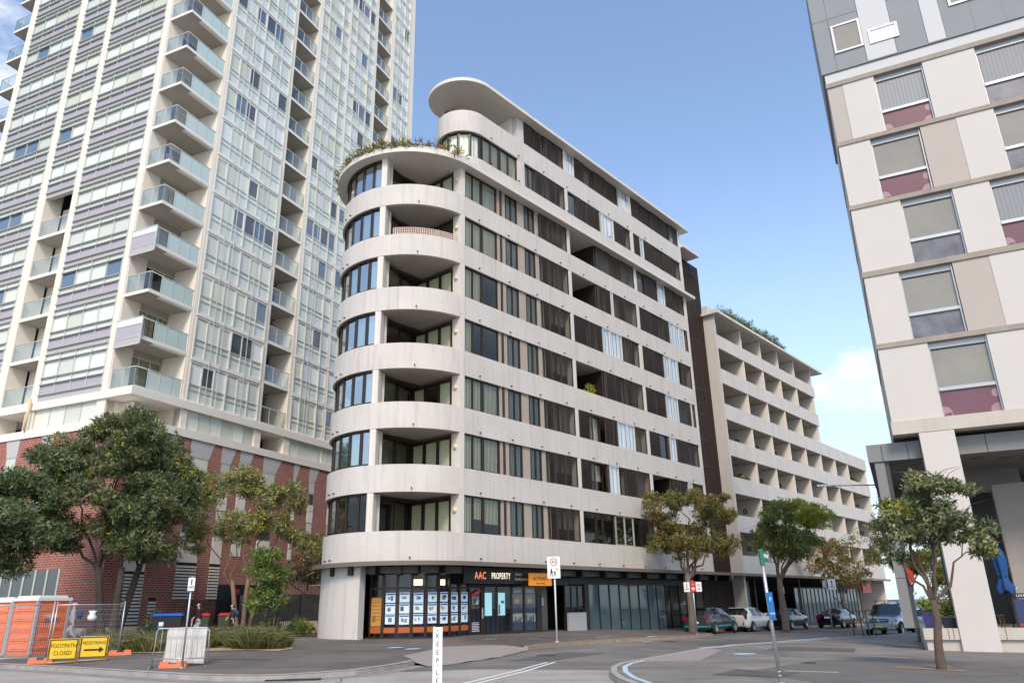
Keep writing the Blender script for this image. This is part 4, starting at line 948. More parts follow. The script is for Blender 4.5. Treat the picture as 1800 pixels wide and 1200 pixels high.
for k in range(NF):
    zs = Z0+k*PER+.17
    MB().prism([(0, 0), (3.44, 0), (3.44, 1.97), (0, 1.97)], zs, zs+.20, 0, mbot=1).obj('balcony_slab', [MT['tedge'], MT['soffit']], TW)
    MB().box(.9, 3.44, 0.02, .3, zs-.07, zs+.001, 0).obj('slab_step', MT['tedge'], TW)
    rp = inst('balcony_rail', cached(('brl',), lambda: MB().box(.02, 3.42, .02, .05, 0, .05).mesh('balcony_rail', MT['talu'])), TW, (0, 0, zs+.2))
    if k < 14: rail_panels(rp, [((.04, .04), (3.40, .04), 4), ((.04, .04), (.04, 1.9), 2)], 0)
    MB().box(.0, .9, 1.955, 2.1, zs+.2, zs+PER).obj('return_wall', MT['tcream'], TW)
    MB().box(3.30, 3.44, .003, 1.95, zs+.2, zs+PER).obj('return_wall', MT['tcream'], TW)
    window(TW, .92, 1.98, zs+.2, 2.4, PER-.55, 3, ('blind', 'tan', None)[k % 3], frame='talu', t=.06)
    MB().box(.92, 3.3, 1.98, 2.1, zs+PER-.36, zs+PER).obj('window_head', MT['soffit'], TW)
    if k in (1, 3):
        o = MB().box(-.16, -.10, -.15, 1.95, zs-.35, zs-.29).box(-.16, -.10, -.15, 1.95, zs+1.3, zs+1.36).box(-.16, -.10, -.15, -.09, zs-.35, zs+1.36).box(-.16, -.10, 1.89, 1.95, zs-.35, zs+1.36).box(-.16, -.1, -.1, 1.9, zs+.1, zs+.14).box(-.16, -.1, -.1, 1.9, zs+.88, zs+.92).obj('privacy_screen', MT['talu'], TW)
        MB().box(-.14, -.12, -.09, 1.89, zs+.14, zs+.88).obj('screen_panel', MT['tpurp'], o); MB().box(-.14, -.12, -.09, 1.89, zs-.29, zs+.1).obj('screen_panel', MT['tledge'], o); MB().box(-.14, -.12, -.09, 1.89, zs+.92, zs+1.3).obj('screen_panel', PM[1], o)
    for a0, a1 in ((10.10, 12.65), (21.22, 23.66)):
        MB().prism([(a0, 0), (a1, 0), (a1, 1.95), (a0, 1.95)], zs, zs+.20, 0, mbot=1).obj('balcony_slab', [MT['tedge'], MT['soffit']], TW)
        rp = inst('balcony_rail', cached(('brl2', a0), lambda: MB().box(.02, a1-a0-.02, .02, .05, 0, .05).mesh('balcony_rail', MT['talu'])), TW, (a0, 0, zs+.2))
        if k < 16: rail_panels(rp, [((.03, .04), (a1-a0-.03, .04), 3)], 0)
        window(TW, a0, 1.97, zs+.2, a1-a0-.01, PER-.25, 3, ('tan', None)[k % 2], frame='talu', t=.06)
    # left mid recess (lower floors) and end balconies
    if k < 5:
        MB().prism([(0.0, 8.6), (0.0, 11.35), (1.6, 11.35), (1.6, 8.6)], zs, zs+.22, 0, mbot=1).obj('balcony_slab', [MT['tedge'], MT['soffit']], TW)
        rp = MB().box(.05, .08, 8.62, 11.33, zs+.22, zs+.26).obj('balcony_rail', MT['talu'], TW); rail_panels(rp, [((.05, 8.65), (.05, 11.3), 3)], zs+.22, frost=0)
        MB().box(1.35, 1.42, 8.6, 11.35, zs, zs+PER).obj('return_wall', MT['tcream'], TW)
        o = MB().box(1.27, 1.345, 8.7, 9.9, zs+.22, zs+2.5).obj('window', MT['talu'], TW); MB().box(1.25, 1.265, 8.76, 9.84, zs+.3, zs+2.44).obj('pane', PM[2], o)
    MB().prism([(0.0, 18.2), (1.95, 18.2), (1.95, 20.1), (0.0, 20.1)], zs, zs+.20, 0, mbot=1).obj('balcony_slab', [MT['tedge'], MT['soffit']], TW)
    rp = MB().box(.03, .06, 18.22, 20.08, zs+.2, zs+.24).obj('balcony_rail', MT['tdark'], TW); rail_panels(rp, [((.04, 18.25), (.04, 20.05), 2), ((.04, 20.05), (1.9, 20.05), 2)], zs+.2, frost=0)
# chairs on one corner balcony
b = MB(); b.box(.5, 1.0, .4, .9, 0, .42); b.box(.5, 1.0, .85, .95, .42, .95)
tag(b.obj('balcony_chair', mat('mauve_chair', (.22, .17, .20), .7), None, (Vector((0, 0, 0)))), 'mauve plastic chair behind glass on a tower corner balcony', 'chair')
ch = bpy.data.objects['balcony_chair']; ch.matrix_world = Matrix.LocRotScale(Vector((*tdir, Z0+5*PER+.37)), Euler((0, 0, PI/2-TA)), None)
# transition floor and podium
MB().box(-.22, 28, -.22, 18.2, 12.95, 13.42).obj('ledge', MT['tedge'], TW)
for f, a0, a1 in (('R', 3.44, 3.9), ('R', 9.6, 10.2), ('R', 12.5, 13.1), ('L', 1.9, 2.6), ('L', 7.9, 8.7)): vbox(f, a0, a1, -.1, .5, 11.72, 12.95).obj('column', MT['tcream'], TW)
for a0, a1, n in ((3.9, 9.6, 6), (13.1, 20.6, 7)): 
    o = vbox('R', a0, a1, -.04, .1, 11.72, 11.8).obj('window', MT['talu'], TW)
    for i in range(n): 
        c = (a1-a0)/n; vbox('R', a0+i*c+.04, a0+(i+1)*c-.04, .0, .03, 11.8, 12.95).obj('pane', PM[(2, 2, 0, 2, 0, 2, 3)[i]], o)
        vbox('R', a0+i*c-.03, a0+i*c+.03, -.03, .1, 11.8, 12.94).obj('mullion', MT['talu'], o)
o = vbox('L', 2.6, 7.9, -.04, .1, 11.72, 11.8).obj('window', MT['talu'], TW)
for i in range(4):
    c = 5.3/4; vbox('L', 2.6+i*c+.04, 2.6+(i+1)*c-.04, 0, .03, 11.8, 12.95).obj('pane', PM[(0, 2, 0, 2)[i]], o); vbox('L', 2.6+i*c-.03, 2.6+i*c+.03, -.03, .1, 11.8, 12.94).obj('mullion', MT['talu'], o)
MB().box(.95, 1.0, .9, 3.3, 11.7, 12.9).box(.0, 3.4, 1.9, 2.0, 11.7, 12.9).obj('return_wall', MT['tcream'], TW)
MB().box(-.34, 40, -.34, 26, 11.24, 11.70).obj('white_cornice', MT['tedge'], TW)
MB().box(-.25, 40, -.25, 26, .1, 11.24).obj('brick_podium', MT['brick'], TW)
# window strips in the brick: keystone, windows, white panels, louvres
def column(face, a0, a1, key, rows, louv):
    kb = MB(); zt_ = 11.23; zk = 10.2; d0, d1 = -.262, -.24
    def P(a, d, z): return (a, d, z) if face == 'R' else (d, a, z)
    kb.add([P(a0, d0, zt_), P(a1+key, d0, zt_), P(a1, d0, zk), P(a0, d0, zk), P(a0, d1, zt_), P(a1+key, d1, zt_), P(a1, d1, zk), P(a0, d1, zk)], [(0, 1, 2, 3), (4, 7, 6, 5), (0, 3, 7, 4), (1, 5, 6, 2), (2, 6, 7, 3), (0, 4, 5, 1)])
    kb.obj('keystone', mat_key, TW)
    for z0, z1, kind in rows:
        if kind == 'w':
            o = vbox(face, a0, a1, -.262, -.23, z0, z1).obj('window', MT['tdark'], TW); vbox(face, a0+.06, a1-.06, -.268, -.263, z0+.06, (z0+z1)/2-.03).obj('pane', PM[3], o); vbox(face, a0+.06, a1-.06, -.268, -.263, (z0+z1)/2+.03, z1-.06).obj('pane', PM[2], o)
        else: vbox(face, a0, a1, -.28, -.23, z0, z1).obj('white_panel', MT['tedge'], TW)
    if louv:
        z0, z1 = louv; o = vbox(face, a0, a1, -.256, -.23, z0, z1).obj('louvre_panel', MT['black'], TW)  # black backing paints the shade seen in the gaps between slats
        k = int((z1-z0)/.17)
        sm_ = cached(('lv', face, round(a1-a0, 2)), lambda: (MB().box(0, a1-a0, -.05, .0, 0, .10) if face == 'R' else MB().box(-.05, 0, 0, a1-a0, 0, .10)).mesh('slat', MT['tedge']))
        for i in range(k): inst('slat', sm_, o, (a0, -.257, z0+.03+i*.17) if face == 'R' else (-.257, a0, z0+.03+i*.17))
mat_key = mat('grey_keystone', (.50, .49, .48), .7, var=.05)
RW = [(8.55, 10.19, 'w'), (7.35, 8.54, 'p'), (5.8, 7.34, 'w'), (4.72, 5.79, 'p')]
for a0, a1, key, lv in ((.75, 2.25, .3, (.95, 3.6)), (2.78, 3.25, .2, (.95, 2.3)), (4.35, 5.8, .4, (2.2, 4.2)), (6.82, 7.62, .4, (2.2, 4.2)), (8.4, 9.2, .4, None), (10.55, 11.75, .6, None), (13.62, 13.95, .3, None), (15.32, 15.95, .45, None), (17.6, 18.2, .4, None), (20, 20.8, .4, None)):
    column('R', a0, a1, key, RW if a0 > .9 else [(5.5, 9.5, 'p'), (3.62, 5.45, 'p')], lv)
    if lv and lv[1] > 3.7: vbox('R', a0, a1, -.28, -.23, 4.21, 4.71).obj('white_panel', MT['tedge'], TW)
for a0, a1 in ((8.4, 9.3), (10.9, 11.8), (5.4, 6.2), (13.6, 14.6)): column('L', a0, a1, .3, RW, None)
o = vbox('L', 2.9, 7.6, -.262, -.23, 1.6, 3.8).obj('window', PM[3], TW)
for i in range(6): vbox('L', 2.9+i*.92, 3.02+i*.92, -.3, -.262, 1.6, 3.8).obj('mullion', MT['talu'], o)
vbox('R', -1.2, 3.4, -2.3, -2.05, .0, .92).obj('planter_wall', MT['rconc'], TW)
MB().box(-2.3, -2.05, -2.05, 12, .0, .92).obj('planter_wall', MT['rconc'], TW)
MB().tube([(-.40, 8.0, 11.7), (-.40, 8.0, 13.6)], .09, 8).obj('downpipe', mat('cream_pipe', (.66, .52, .30), .6), TW)

# ------------------------------------------------------------------ right-hand building (local x along its face to the right, y into the block)
RB = thing('panelled_building', 'white panelled building with plum window panels standing on a pale slanted pier', 'building', (14.26, 27.55, 0), -R(26.13))
mat_f = mat('faded_plum', (.34, .20, .22), .35, var=.1)
FL = [(7.75, 10.65), (10.85, 13.70), (13.93, 16.78), (16.98, 19.89), (20.08, 22.91)]
W_ = [[(1.72, 3.65, 'P', 'g'), (6.1, 8.0, 'G', 'g')], [(1.27, 3.10, 'G', 'g'), (5.9, 7.8, 'P', 'g')], [(1.86, 3.71, 'G', 'g'), (4.98, 6.9, 'P', 'c')], [(1.25, 3.11, 'P', 'g'), (5.75, 7.6, 'G', 'g')], [(1.88, 3.75, 'P', 'c'), (5.67, 7.5, 'G', 'c')]]
BE = [[], [(3.12, 4.34)], [], [(3.13, 4.42)], [(0, .62)]]
XR = 14.0
for (z0, z1), ws, be in zip(FL, W_, BE):
    cuts = [0.0]
    for x0, x1, *_ in ws: cuts += [x0, x1]
    cuts += [XR]
    for i in range(0, len(cuts), 2):
        a, c = cuts[i], cuts[i+1]
        sub = [(a, c, 'rwhite')]
        for ba, bc in be:
            if ba >= a-.05 and bc <= c+.05: sub = [(a, ba, 'rwhite'), (ba, bc, 'rbeige'), (bc, c, 'rwhite')]
        for p0, p1, m_ in sub:
            if p1-p0 > .05: MB().box(p0+.004, p1-.004, 0 if m_ == 'rwhite' else .012, .25, z0+.003, z1-.003).obj('wall_panel', MT[m_], RB)
    for x0, x1, sp_, gl_ in ws:
        h = z1-z0; zs = z0+.36*h; w_ = x1-x0; t = .05
        o = MB().box(x0, x0+t, .16, .25, z0, z1).box(x1-t, x1, .10, .25, z0, z1).box(x0+t, x1-t, .16, .25, z1-.24, z1).box(x0+t, x1-t, .12, .25, zs-.045, zs+.045).box(x0+t, x1-t, .14, .17, zs+.05, zs+.09).obj('window', MT['rframe'], RB)
        MB().box(x0+t, x1-t, .21, .23, zs+.045, z1-.24).obj('pane', MT['rglass' if gl_ == 'g' else 'rcurt'], o)
        MB().box(x0+t, x1-t, .19, .23, z0, zs-.045).obj('spandrel', MT['rpurp' if sp_ == 'P' else 'rgrey'], o)
        MB().box(x0+t, x1-t, .185, .21, z1-.29, z1-.24).obj('head_strip', MT['black'], o)  # black strip along the top of the pane, below the head
        if sp_ == 'P':
            b = MB()
            for cx_, cz_, r_ in ((x0+.1, z0+.18, .24), (x0+.22, z0+.02, .16), (x1-.12, z0+.1, .25), (x1-.1, z0+.72, .15)):
                pts = [(min(max(cx_+r_*math.cos(a), x0+t), x1-t), .188, min(max(cz_+r_*math.sin(a), z0+.002), zs-.05)) for a in [2*PI*i/16 for i in range(16)]]; b.add(pts, [list(range(16))])
            stuff(b.obj("faded_print", mat_f, o))
for zc0, zc1 in ((10.65, 10.85), (13.70, 13.93), (16.78, 16.98), (19.89, 20.08), (22.91, 23.13)): MB().box(-.03, XR, -.05, 6, zc0, zc1).obj('floor_slab', MT['rslab'], RB)
MB().prism([(-.04, -.06), (XR, -.06), (XR, 8), (-.04, 8)], 7.26, 7.75).obj('base_slab', MT['rconc'], RB)
MB().box(0, .2, .25, 8, 7.75, 23.1).obj('side_wall', MT['rwhite'], RB); MB().box(.3, XR-.2, .26, 8, 7.8, 23.0).obj('core', MT['dark'], RB)
MB().box(.0, XR, -.03, 8, 23.13, 23.60).obj('white_fascia', MT['rwmetal'], RB)
# metal top storeys
o = MB().box(-.10, XR, -.10, 8, 23.62, 31.5).obj('metal_cladding', MT['rmetal'], RB)
for a, c, m_ in ((1.80, 2.95, 'rwmetal'), (4.16, 4.82, 'rwmetal'), (8.0, 9.0, 'rwmetal')): MB().box(a, c, -.115, -.09, 23.66, 31.4).obj('metal_panel', MT[m_], RB)
b = MB()
for x in (.55, 1.78, 2.97, 4.14, 4.84, 5.9, 7.0, 9.02): b.box(x-.008, x+.008, -.106, -.098, 23.65, 31.4)
b.box(-.1, XR, -.106, -.098, 26.45, 26.47); b.obj('panel_joint', MT['rdark'], RB)
for x0, x1, z0, z1, g in ((.60, 1.78, 24.5, 26.0, 'rglass'), (2.02, 3.18, 24.45, 25.22, 'bright'), (5.19, 6.5, 25.15, 27, 'rglass'), (6.6, 8, 25.0, 26.6, 'rglass')):
    o = MB().box(x0, x0+.09, -.16, -.0, z0, z1).box(x1-.09, x1, -.16, 0, z0, z1).box(x0+.09, x1-.09, -.16, 0, z0, z0+.09).box(x0+.09, x1-.09, -.16, 0, z1-.09, z1).obj('window', MT['rframe'], RB)
    MB().box(x0+.09, x1-.09, -.125, -.118, z0+.09, z1-.09).obj('pane', MT['rglass'] if g == 'rglass' else PM[1], o)
# pier, fascia, terrace
MB().box(.82, 1.96, -.04, 1.0, -.6, 7.26).obj('pier', mat('pier_render', (.58, .54, .50), .75, var=.04, scale=.9, streak=.05), RB)
fj = [-1.05, -.52, .36, .80, 1.98, 2.92, 4.4, 6.0, 7.6, 9.2, 10.8, 12.4, 14]
for a, c in zip(fj[:-1], fj[1:]): MB().box(a+.012, c-.012, .55, .7, 6.42, 7.08).obj('fascia_panel', MT['rfas'], RB)
MB().box(-1.03, 14, .60, 9, 6.48, 7.06).obj('canopy_box', MT['rdark'], RB)
MB().box(-1.0, 14, .7, 9, 6.40, 6.478).obj('canopy_soffit', mat('canopy_soffit', (.15, .145, .14), .7, var=.1), RB)
b = MB(); 
for i in range(6): b.box(2.4+i*.9, 2.9+i*.9, 1.6+.5*(i % 3), 1.66+.5*(i % 3), 6.385, 6.399)
b.obj('soffit_slot', MT['black'], RB)
for zc in ((.5, 2.18), (2.2, 4.3), (4.32, 6.40)): MB().box(-.84, -.50, .62, 1.5, *zc).obj('column_panel', MT['rfas'], RB)
MB().box(-.52, -.35, .70, 1.9, .5, 6.4).obj('column_side', MT['rdark'], RB)
MB().box(-.28, XR, .5, 9, -.8, .40).obj('terrace_floor', MT['rconc'], RB)
MB().box(-.22, .815, .12, .5, -.8, .14).obj('terrace_wall', MT['rconc'], RB); MB().box(1.965, XR, .12, .5, -.8, .14).obj('terrace_wall', MT['rconc'], RB)
for a, c in ((-.28, .12), (.13, .48), (.49, .63), (.64, .815), (1.965, 2.16), (2.17, 2.9), (2.91, 3.7), (3.71, 4.6), (4.61, 6)): MB().box(a+.004, c-.004, .02, .52, .14, .50).obj('coping_block', MT['rconc'], RB)
MB().prism([(3.1, 3.6), (4.15, 3.3), (4.2, 3.7), (3.1, 4.0)], .4, 5.6).obj('inner_wall', mat('inner_beige', (.40, .37, .33), .8, var=.05), RB)
MB().box(4.3, XR, 5.4, 5.5, .4, 3.0).obj('cafe_glass', MT['dark'], RB); MB().box(4.3, XR, 5.3, 5.45, 3.0, 4.6).obj('cafe_panel', MT['rfas'], RB)
MB().box(4.4, 4.75, 2.0, 2.4, 3.6, 6.4).obj('column', MT['rconc'], RB)
MB().box(2.2, 4.3, 5.0, 5.1, 5.5, 6.4).obj('bulkhead', MT['rfas'], RB)
MB().box(1.1, XR, 8.6, 8.8, .4, 6.4).obj('inner_wall', MT['rdark'], RB)
MB().box(-1.0, 1.1, 8.6, 8.8, 4.6, 6.4).obj('bulkhead', MT['rdark'], RB)
# ------------------------------------------------------------------ plants
def leafcloud(name, pts, mats, weights, parent, L, W, per, seed, up=.25, droop=.0, out=None, jit=.3):
    """rosettes of lance-shaped leaves at every twig end in pts"""
    g = np.random.default_rng(seed); P = np.repeat(np.asarray(pts, float), per, 0); n = len(P)
    d = g.normal(size=(n, 3)); d[:, 2] += up; d /= np.linalg.norm(d, axis=1)[:, None]
    d[:, 2] -= droop; d /= np.linalg.norm(d, axis=1)[:, None]
    sz = (1-jit+2*jit*g.random(n))[:, None]
    side = np.cross(d, g.normal(size=(n, 3))); side /= np.linalg.norm(side, axis=1)[:, None]
    base = P+d*L*.12; tip = base+d*L*sz; mid = base+d*L*.45*sz
    nrm = np.cross(d, side)*W*.25
    V = np.stack([base, mid+side*W*.5*sz+nrm, tip, mid-side*W*.5*sz+nrm], 1)
    tw = g.choice(len(mats), len(pts), p=np.array(weights)/sum(weights)); mi = np.repeat(tw, per)
    ch = g.random(n) < .25; mi[ch] = g.choice(len(mats), ch.sum(), p=np.array(weights)/sum(weights))
    return loftquads(V, mi, name, mats, parent)
def view_frame(x, y):
    d = math.hypot(x, y); return (y/d, -x/d), (x/d, y/d)      # across, away
def tree(name, label, base, crown, nclump, rclump, twigs, per, L, W, mats, wts, bark, tr, fork, seed, stems=1, group=None, lean=(0, 0), up=.25, droop=0, yellow=None, bare=0):
    """crown = ellipsoids (across, away, height, rx, ry, rz); clumps spread through them, each carried by a limb"""
    x0, y0, z0 = base; rr = random.Random(seed); ax, aw = view_frame(x0, y0)
    t = thing(name, label, 'tree', base, 0, group)
    tot = sum(e[3]*e[4]*e[5] for e in crown); cl = []
    for e in crown:
        k = max(1, round(nclump*e[3]*e[4]*e[5]/tot)); tries = 0; mine = []
        while len(mine) < k and tries < 400:
            tries += 1
            v = Vector((rr.gauss(0, 1), rr.gauss(0, 1), rr.gauss(0, 1))).normalized()*(rr.random()**.38)
            p = Vector((e[0]+v.x*e[3], e[1]+v.y*e[4], e[2]+v.z*e[5]))
            if all((p-q).length > rclump*.75 for q in cl+mine) : mine.append(p)
        cl += mine
    W3 = lambda p: Vector((p.x*ax[0]+p.y*aw[0], p.x*ax[1]+p.y*aw[1], p.z))
    tb = MB(); f = Vector((lean[0], lean[1], fork))
    st = []
    for i in range(stems):
        a = 2*PI*i/stems+.6; off = Vector((math.cos(a)*tr*1.1, math.sin(a)*tr*1.1, 0)) if stems > 1 else Vector((0, 0, 0))
        tip = f+(Vector((math.cos(a)*fork*.32, math.sin(a)*fork*.2, fork*(.1*rr.random()))) if stems > 1 else Vector((0, 0, 0)))
        pts = [off+Vector((0, 0, -.15)), off+Vector((0, 0, .12)), off.lerp(tip, .35)+Vector((rr.uniform(-.06, .06), rr.uniform(-.06, .06), 0))*fork*.3, off.lerp(tip, .7)+Vector((rr.uniform(-.05, .05), 0, 0))*fork*.3, tip]
        r0 = tr/math.sqrt(stems); tb.tube([W3(p) for p in pts], [r0*1.45, r0*1.12, r0*.98, r0*.88, r0*.78], 9); st.append((tip, r0*.78))
    tb.obj('trunk', bark, t, fix=False)
    lb = MB(); tw = []
    # a few main limbs, each reaching into its own part of the crown; every clump hangs on the nearest one
    km = [cl[i] for i in sorted(rr.sample(range(len(cl)), min(max(3, len(cl)//7), len(cl))))]
    for _ in range(6):
        grp = [[] for _ in km]
        for c in cl: grp[min(range(len(km)), key=lambda i: (km[i]-c).length)].append(c)
        km = [sum(q, Vector((0, 0, 0)))/len(q) if q else km[i] for i, q in enumerate(grp)]
    nodes = []
    for c in km:
        s_, r_ = min(st, key=lambda q: (q[0]-c).length); e = s_.lerp(c, .85); r1 = r_*rr.uniform(.5, .68); a = s_-Vector((0, 0, rr.uniform(0, fork*.15)))
        pts = []
        for k in range(7):
            f_ = k/6; p = a.lerp(e, f_); p.z += math.sin(f_*PI)*(e-a).length*.07*rr.uniform(-.6, 1); p += Vector((rr.gauss(0, 1), rr.gauss(0, 1), 0))*(e-a).length*.035*(f_ > .1); pts.append(p)
        rad_ = [r1*(1-.72*k/6) for k in range(7)]; lb.tube([W3(p) for p in pts], rad_, 7, cap=False)
        nodes += [(pts[k], rad_[k]) for k in range(2, 7)]
    def anchor(c): return min(nodes, key=lambda q: (q[0]-c).length+max(0, q[0].z-c.z)*.8)
    for c in cl:
        a, r_ = anchor(c); m = a.lerp(c, .5)+Vector((rr.uniform(-.1, .1), rr.uniform(-.1, .1), rr.uniform(-.02, .16)))*(c-a).length
        rb_ = max(.010, r_*rr.uniform(.4, .6)); lb.tube([W3(p) for p in (a, a.lerp(m, .5)+Vector((0, 0, .05)), m, m.lerp(c, .6), c)], [rb_, rb_*.85, rb_*.62, rb_*.4, rb_*.15], 6, cap=False)
        for _ in range(4):
            e = c+Vector((rr.gauss(0, 1), rr.gauss(0, 1), rr.gauss(0, .7)))*rclump*.55; q = m.lerp(c, rr.uniform(.3, .9)); lb.tube([W3(q), W3(q.lerp(e, .5)+Vector((0, 0, .04))), W3(e)], [rb_*.35, rb_*.22, rb_*.08], 4, cap=False)
        rad = rclump*rr.uniform(.6, 1.35)
        for _ in range(int(twigs*rr.uniform(.7, 1.2))):
            v = Vector((rr.gauss(0, 1), rr.gauss(0, 1), rr.gauss(0, 1))).normalized()*(rr.random()**.45)
            tw.append(W3(c+Vector((v.x, v.y, v.z*.6-.12*(v.x*v.x+v.y*v.y)))*rad))
    for _ in range(bare):
        c = rr.choice(cl); v = Vector((rr.gauss(0, 1), rr.gauss(0, 1), rr.gauss(0, .6)))*rclump; lb.tube([W3(c), W3(c+v*.6+Vector((0, 0, .1))), W3(c+v*1.3)], [.012, .008, .003], 4, cap=False)
    lb.obj('limbs', bark, t, fix=False)
    tw = np.array([tuple(p) for p in tw])
    if yellow:
        (yx, yz, yr), ymats, yw = yellow; c = W3(Vector((yx, 0, yz))); dd = np.linalg.norm((tw-np.array(c))*np.array((1, .5, 1)), axis=1) < yr
        if dd.any(): leafcloud('crown', tw[dd], ymats, yw, t, L, W, per, seed+5, up, droop)
        tw = tw[~dd]
    leafcloud('crown', tw, mats, wts, t, L, W, per, seed, up, droop)
    return t
g_ = lambda *k: [MT[q] for q in k]
tree('shade_tree', 'big dark green shade tree in front of the brick podium corner', (-18.6, 36.3, hp(-18.6, 36.3)), [(-.3, 0, 9.0, 2.2, 2.0, 1.5), (-2.6, 0, 8.2, 1.6, 1.6, 1.3), (-3.3, 0, 5.9, 1.0, 1.4, 1.3), (1.3, 0, 7.6, 1.3, 1.6, 1.1), (2.2, 0, 6.1, .8, 1.2, 1.2), (1.5, 0, 4.1, .9, 1.0, .8), (-.8, -.8, 6.2, 2.2, 1.4, 1.4), (-2.4, .2, 4.3, 1.1, 1, .7), (.2, -.6, 4.9, 1.4, 1.2, .8)], 60, .92, 150, 9, .225, .052, g_('lf_dk', 'lf_md', 'lf_lt', 'lf_yl', 'lf_ol'), (4.2, 3.6, 2.6, .3, 1.4), MT['bark2'], .30, 3.2, 21, stems=3, up=.35)
tree('shade_tree', 'dark green tree cut off by the left edge behind the orange toilets', (-23.5, 33.0, hp(-23.5, 33)), [(0, 0, 5.6, 3.2, 2.8, 2.2), (1.6, -.4, 4.4, 2.2, 2.0, 1.5), (-2, 0, 6.2, 2.4, 2.2, 1.7)], 34, 1.0, 150, 9, .235, .055, g_('lf_dk', 'lf_md', 'lf_lt'), (3, 4, 2.2), MT['bark2'], .26, 2.6, 22, stems=2, up=.35)
tree('gum_tree', 'airy grey green tree with several pale stems rising from a grass clump', (-14.0, 40.4, hp(-14, 40.4)), [(-2.5, 0, 7.0, 1.1, 1.2, 1.0), (-.6, 0, 7.9, 1.5, 1.2, .7), (1.3, 0, 7.0, 1.4, 1.2, .9), (.2, 0, 5.6, 2.1, 1.3, .9), (2.7, 0, 4.7, 1.0, 1.0, .8), (-2.6, 0, 4.8, .9, 1.0, .7)], 60, .62, 70, 7, .22, .045, g_('lf_lt', 'lf_pl', 'lf_ol', 'lf_yl', 'lf_md'), (3.0, 2.4, 1.8, 1.7, .8), mat('pink_bark', (.23, .145, .105), .9, var=.4, scale=6, bump=.7, bscale=25), .22, 2.5, 23, stems=3, droop=.25, up=.1, bare=16)
tree('small_tree', 'small bushy bright green tree beside the black stair fence', (-11.7, 38.0, hp(-11.7, 38)), [(-.5, 0, 3.1, .75, .8, .95), (-.35, 0, 1.7, .7, .8, .6)], 22, .5, 85, 7, .16, .05, g_('lf_br', 'lf_md', 'lf_ol'), (3, 3, 1), MT['bark'], .07, .9, 24, stems=3)
st_g = 'street trees along the footpath'
zt = lambda x, y: hp(x, y)
tree('street_tree', 'olive and orange tinged street tree whose trunk carries three small parking signs', (9.9, 45.3, -.13), [(-1.2, 0, 6.7, 1.3, 1.4, 1.1), (1.8, 0, 6.6, 1.5, 1.5, 1.2), (.4, 0, 7.4, 1.3, 1.3, .5), (.2, 0, 4.9, 2.2, 1.6, .8), (2.3, 0, 4.8, .8, 1.0, .6)], 52, .62, 70, 7, .16, .05, g_('lf_ol', 'lf_ol2', 'lf_or', 'lf_br'), (4, 3.6, 1.1, .8), MT['bark3'], .19, 3.2, 31, group=st_g, bare=30)
tree('street_tree', 'fresh green street tree with a yellowing top beside the white hatchback', (17.3, 51.5, -.3), [(.0, 0, 6.4, 1.5, 1.5, 1.2), (2.2, 0, 6.7, 1.4, 1.5, 1.2), (1.2, 0, 7.9, 1.2, 1.2, .5), (.8, 0, 5.2, 2.3, 1.6, .7)], 48, .68, 80, 7, .17, .055, g_('lf_br', 'lf_ol2', 'lf_ol', 'lf_md'), (4, 3, 2, 1), MT['bark3'], .22, 3.2, 32, group=st_g, bare=20, yellow=((2.6, 7.3, 1.4), g_('lf_ye', 'lf_yl', 'lf_br'), (2, 2, 1.4)))
tree('street_tree', 'thin autumn coloured street tree behind the dark sedan', (26.0, 62.8, -.5), [(-.9, 0, 5.6, 2.3, 1.9, 2.0), (1.2, 0, 5.0, 2.0, 1.8, 1.7)], 28, .8, 60, 6, .19, .06, g_('lf_ol', 'lf_or', 'lf_ye', 'lf_ol2'), (4, 1.8, .8, 2), MT['bark3'], .15, 2.6, 33, group=st_g, bare=40)
tree('street_tree', 'small yellow green street tree just left of the grey column behind the four wheel drive', (27.2, 54.5, -.5), [(0, 0, 5.0, 1.9, 1.7, 1.7), (.9, 0, 4.2, 1.5, 1.4, 1.2), (-1.0, .3, 6.4, 1.3, 1.2, 1.1)], 26, .75, 80, 7, .18, .06, g_('lf_br', 'lf_yl', 'lf_or', 'lf_ol'), (3, 2, 1.4, 2), MT['bark3'], .17, 2.4, 34, group=st_g)
tree('street_tree', 'leafy tree seen between the pier and the grey column beyond the terrace', (34.5, 60.0, -.6), [(0, 0, 4.6, 2.6, 2.2, 2.6), (1.5, 0, 3.2, 1.9, 1.8, 1.6), (-1.6, 0, 3.4, 1.7, 1.7, 1.4)], 36, .9, 80, 7, .2, .07, g_('lf_ol', 'lf_md', 'lf_yl', 'lf_br'), (3, 3, 1.2, 2), MT['bark3'], .18, 1.8, 35, group=st_g)
tree('plaza_tree', 'young broadleaf tree growing from a gravel pit in front of the pale pier', (10.0, 19.22, hq(10, 19)), [(-.38, 0, 3.5, .45, .6, .8), (.2, 0, 4.3, .65, .7, .35), (.9, 0, 4.15, .65, .6, .35), (1.2, 0, 3.3, .65, .6, .5), (1.6, 0, 2.8, .35, .5, .45), (.3, 0, 3.4, .9, .8, .6), (-.55, 0, 2.6, .35, .4, .4)], 44, .30, 46, 7, .13, .042, g_('lf_ol', 'lf_bl', 'lf_pl', 'lf_md', 'lf_dk'), (2.6, 2.2, 2.2, 2.0, 1.2), MT['bark'], .10, 1.55, 36, bare=40, up=.1, droop=.35, lean=(.12, 0), yellow=((-.38, 3.7, .32), g_('lf_ye', 'lf_yl', 'lf_pl'), (1.4, 1, 2.2)))
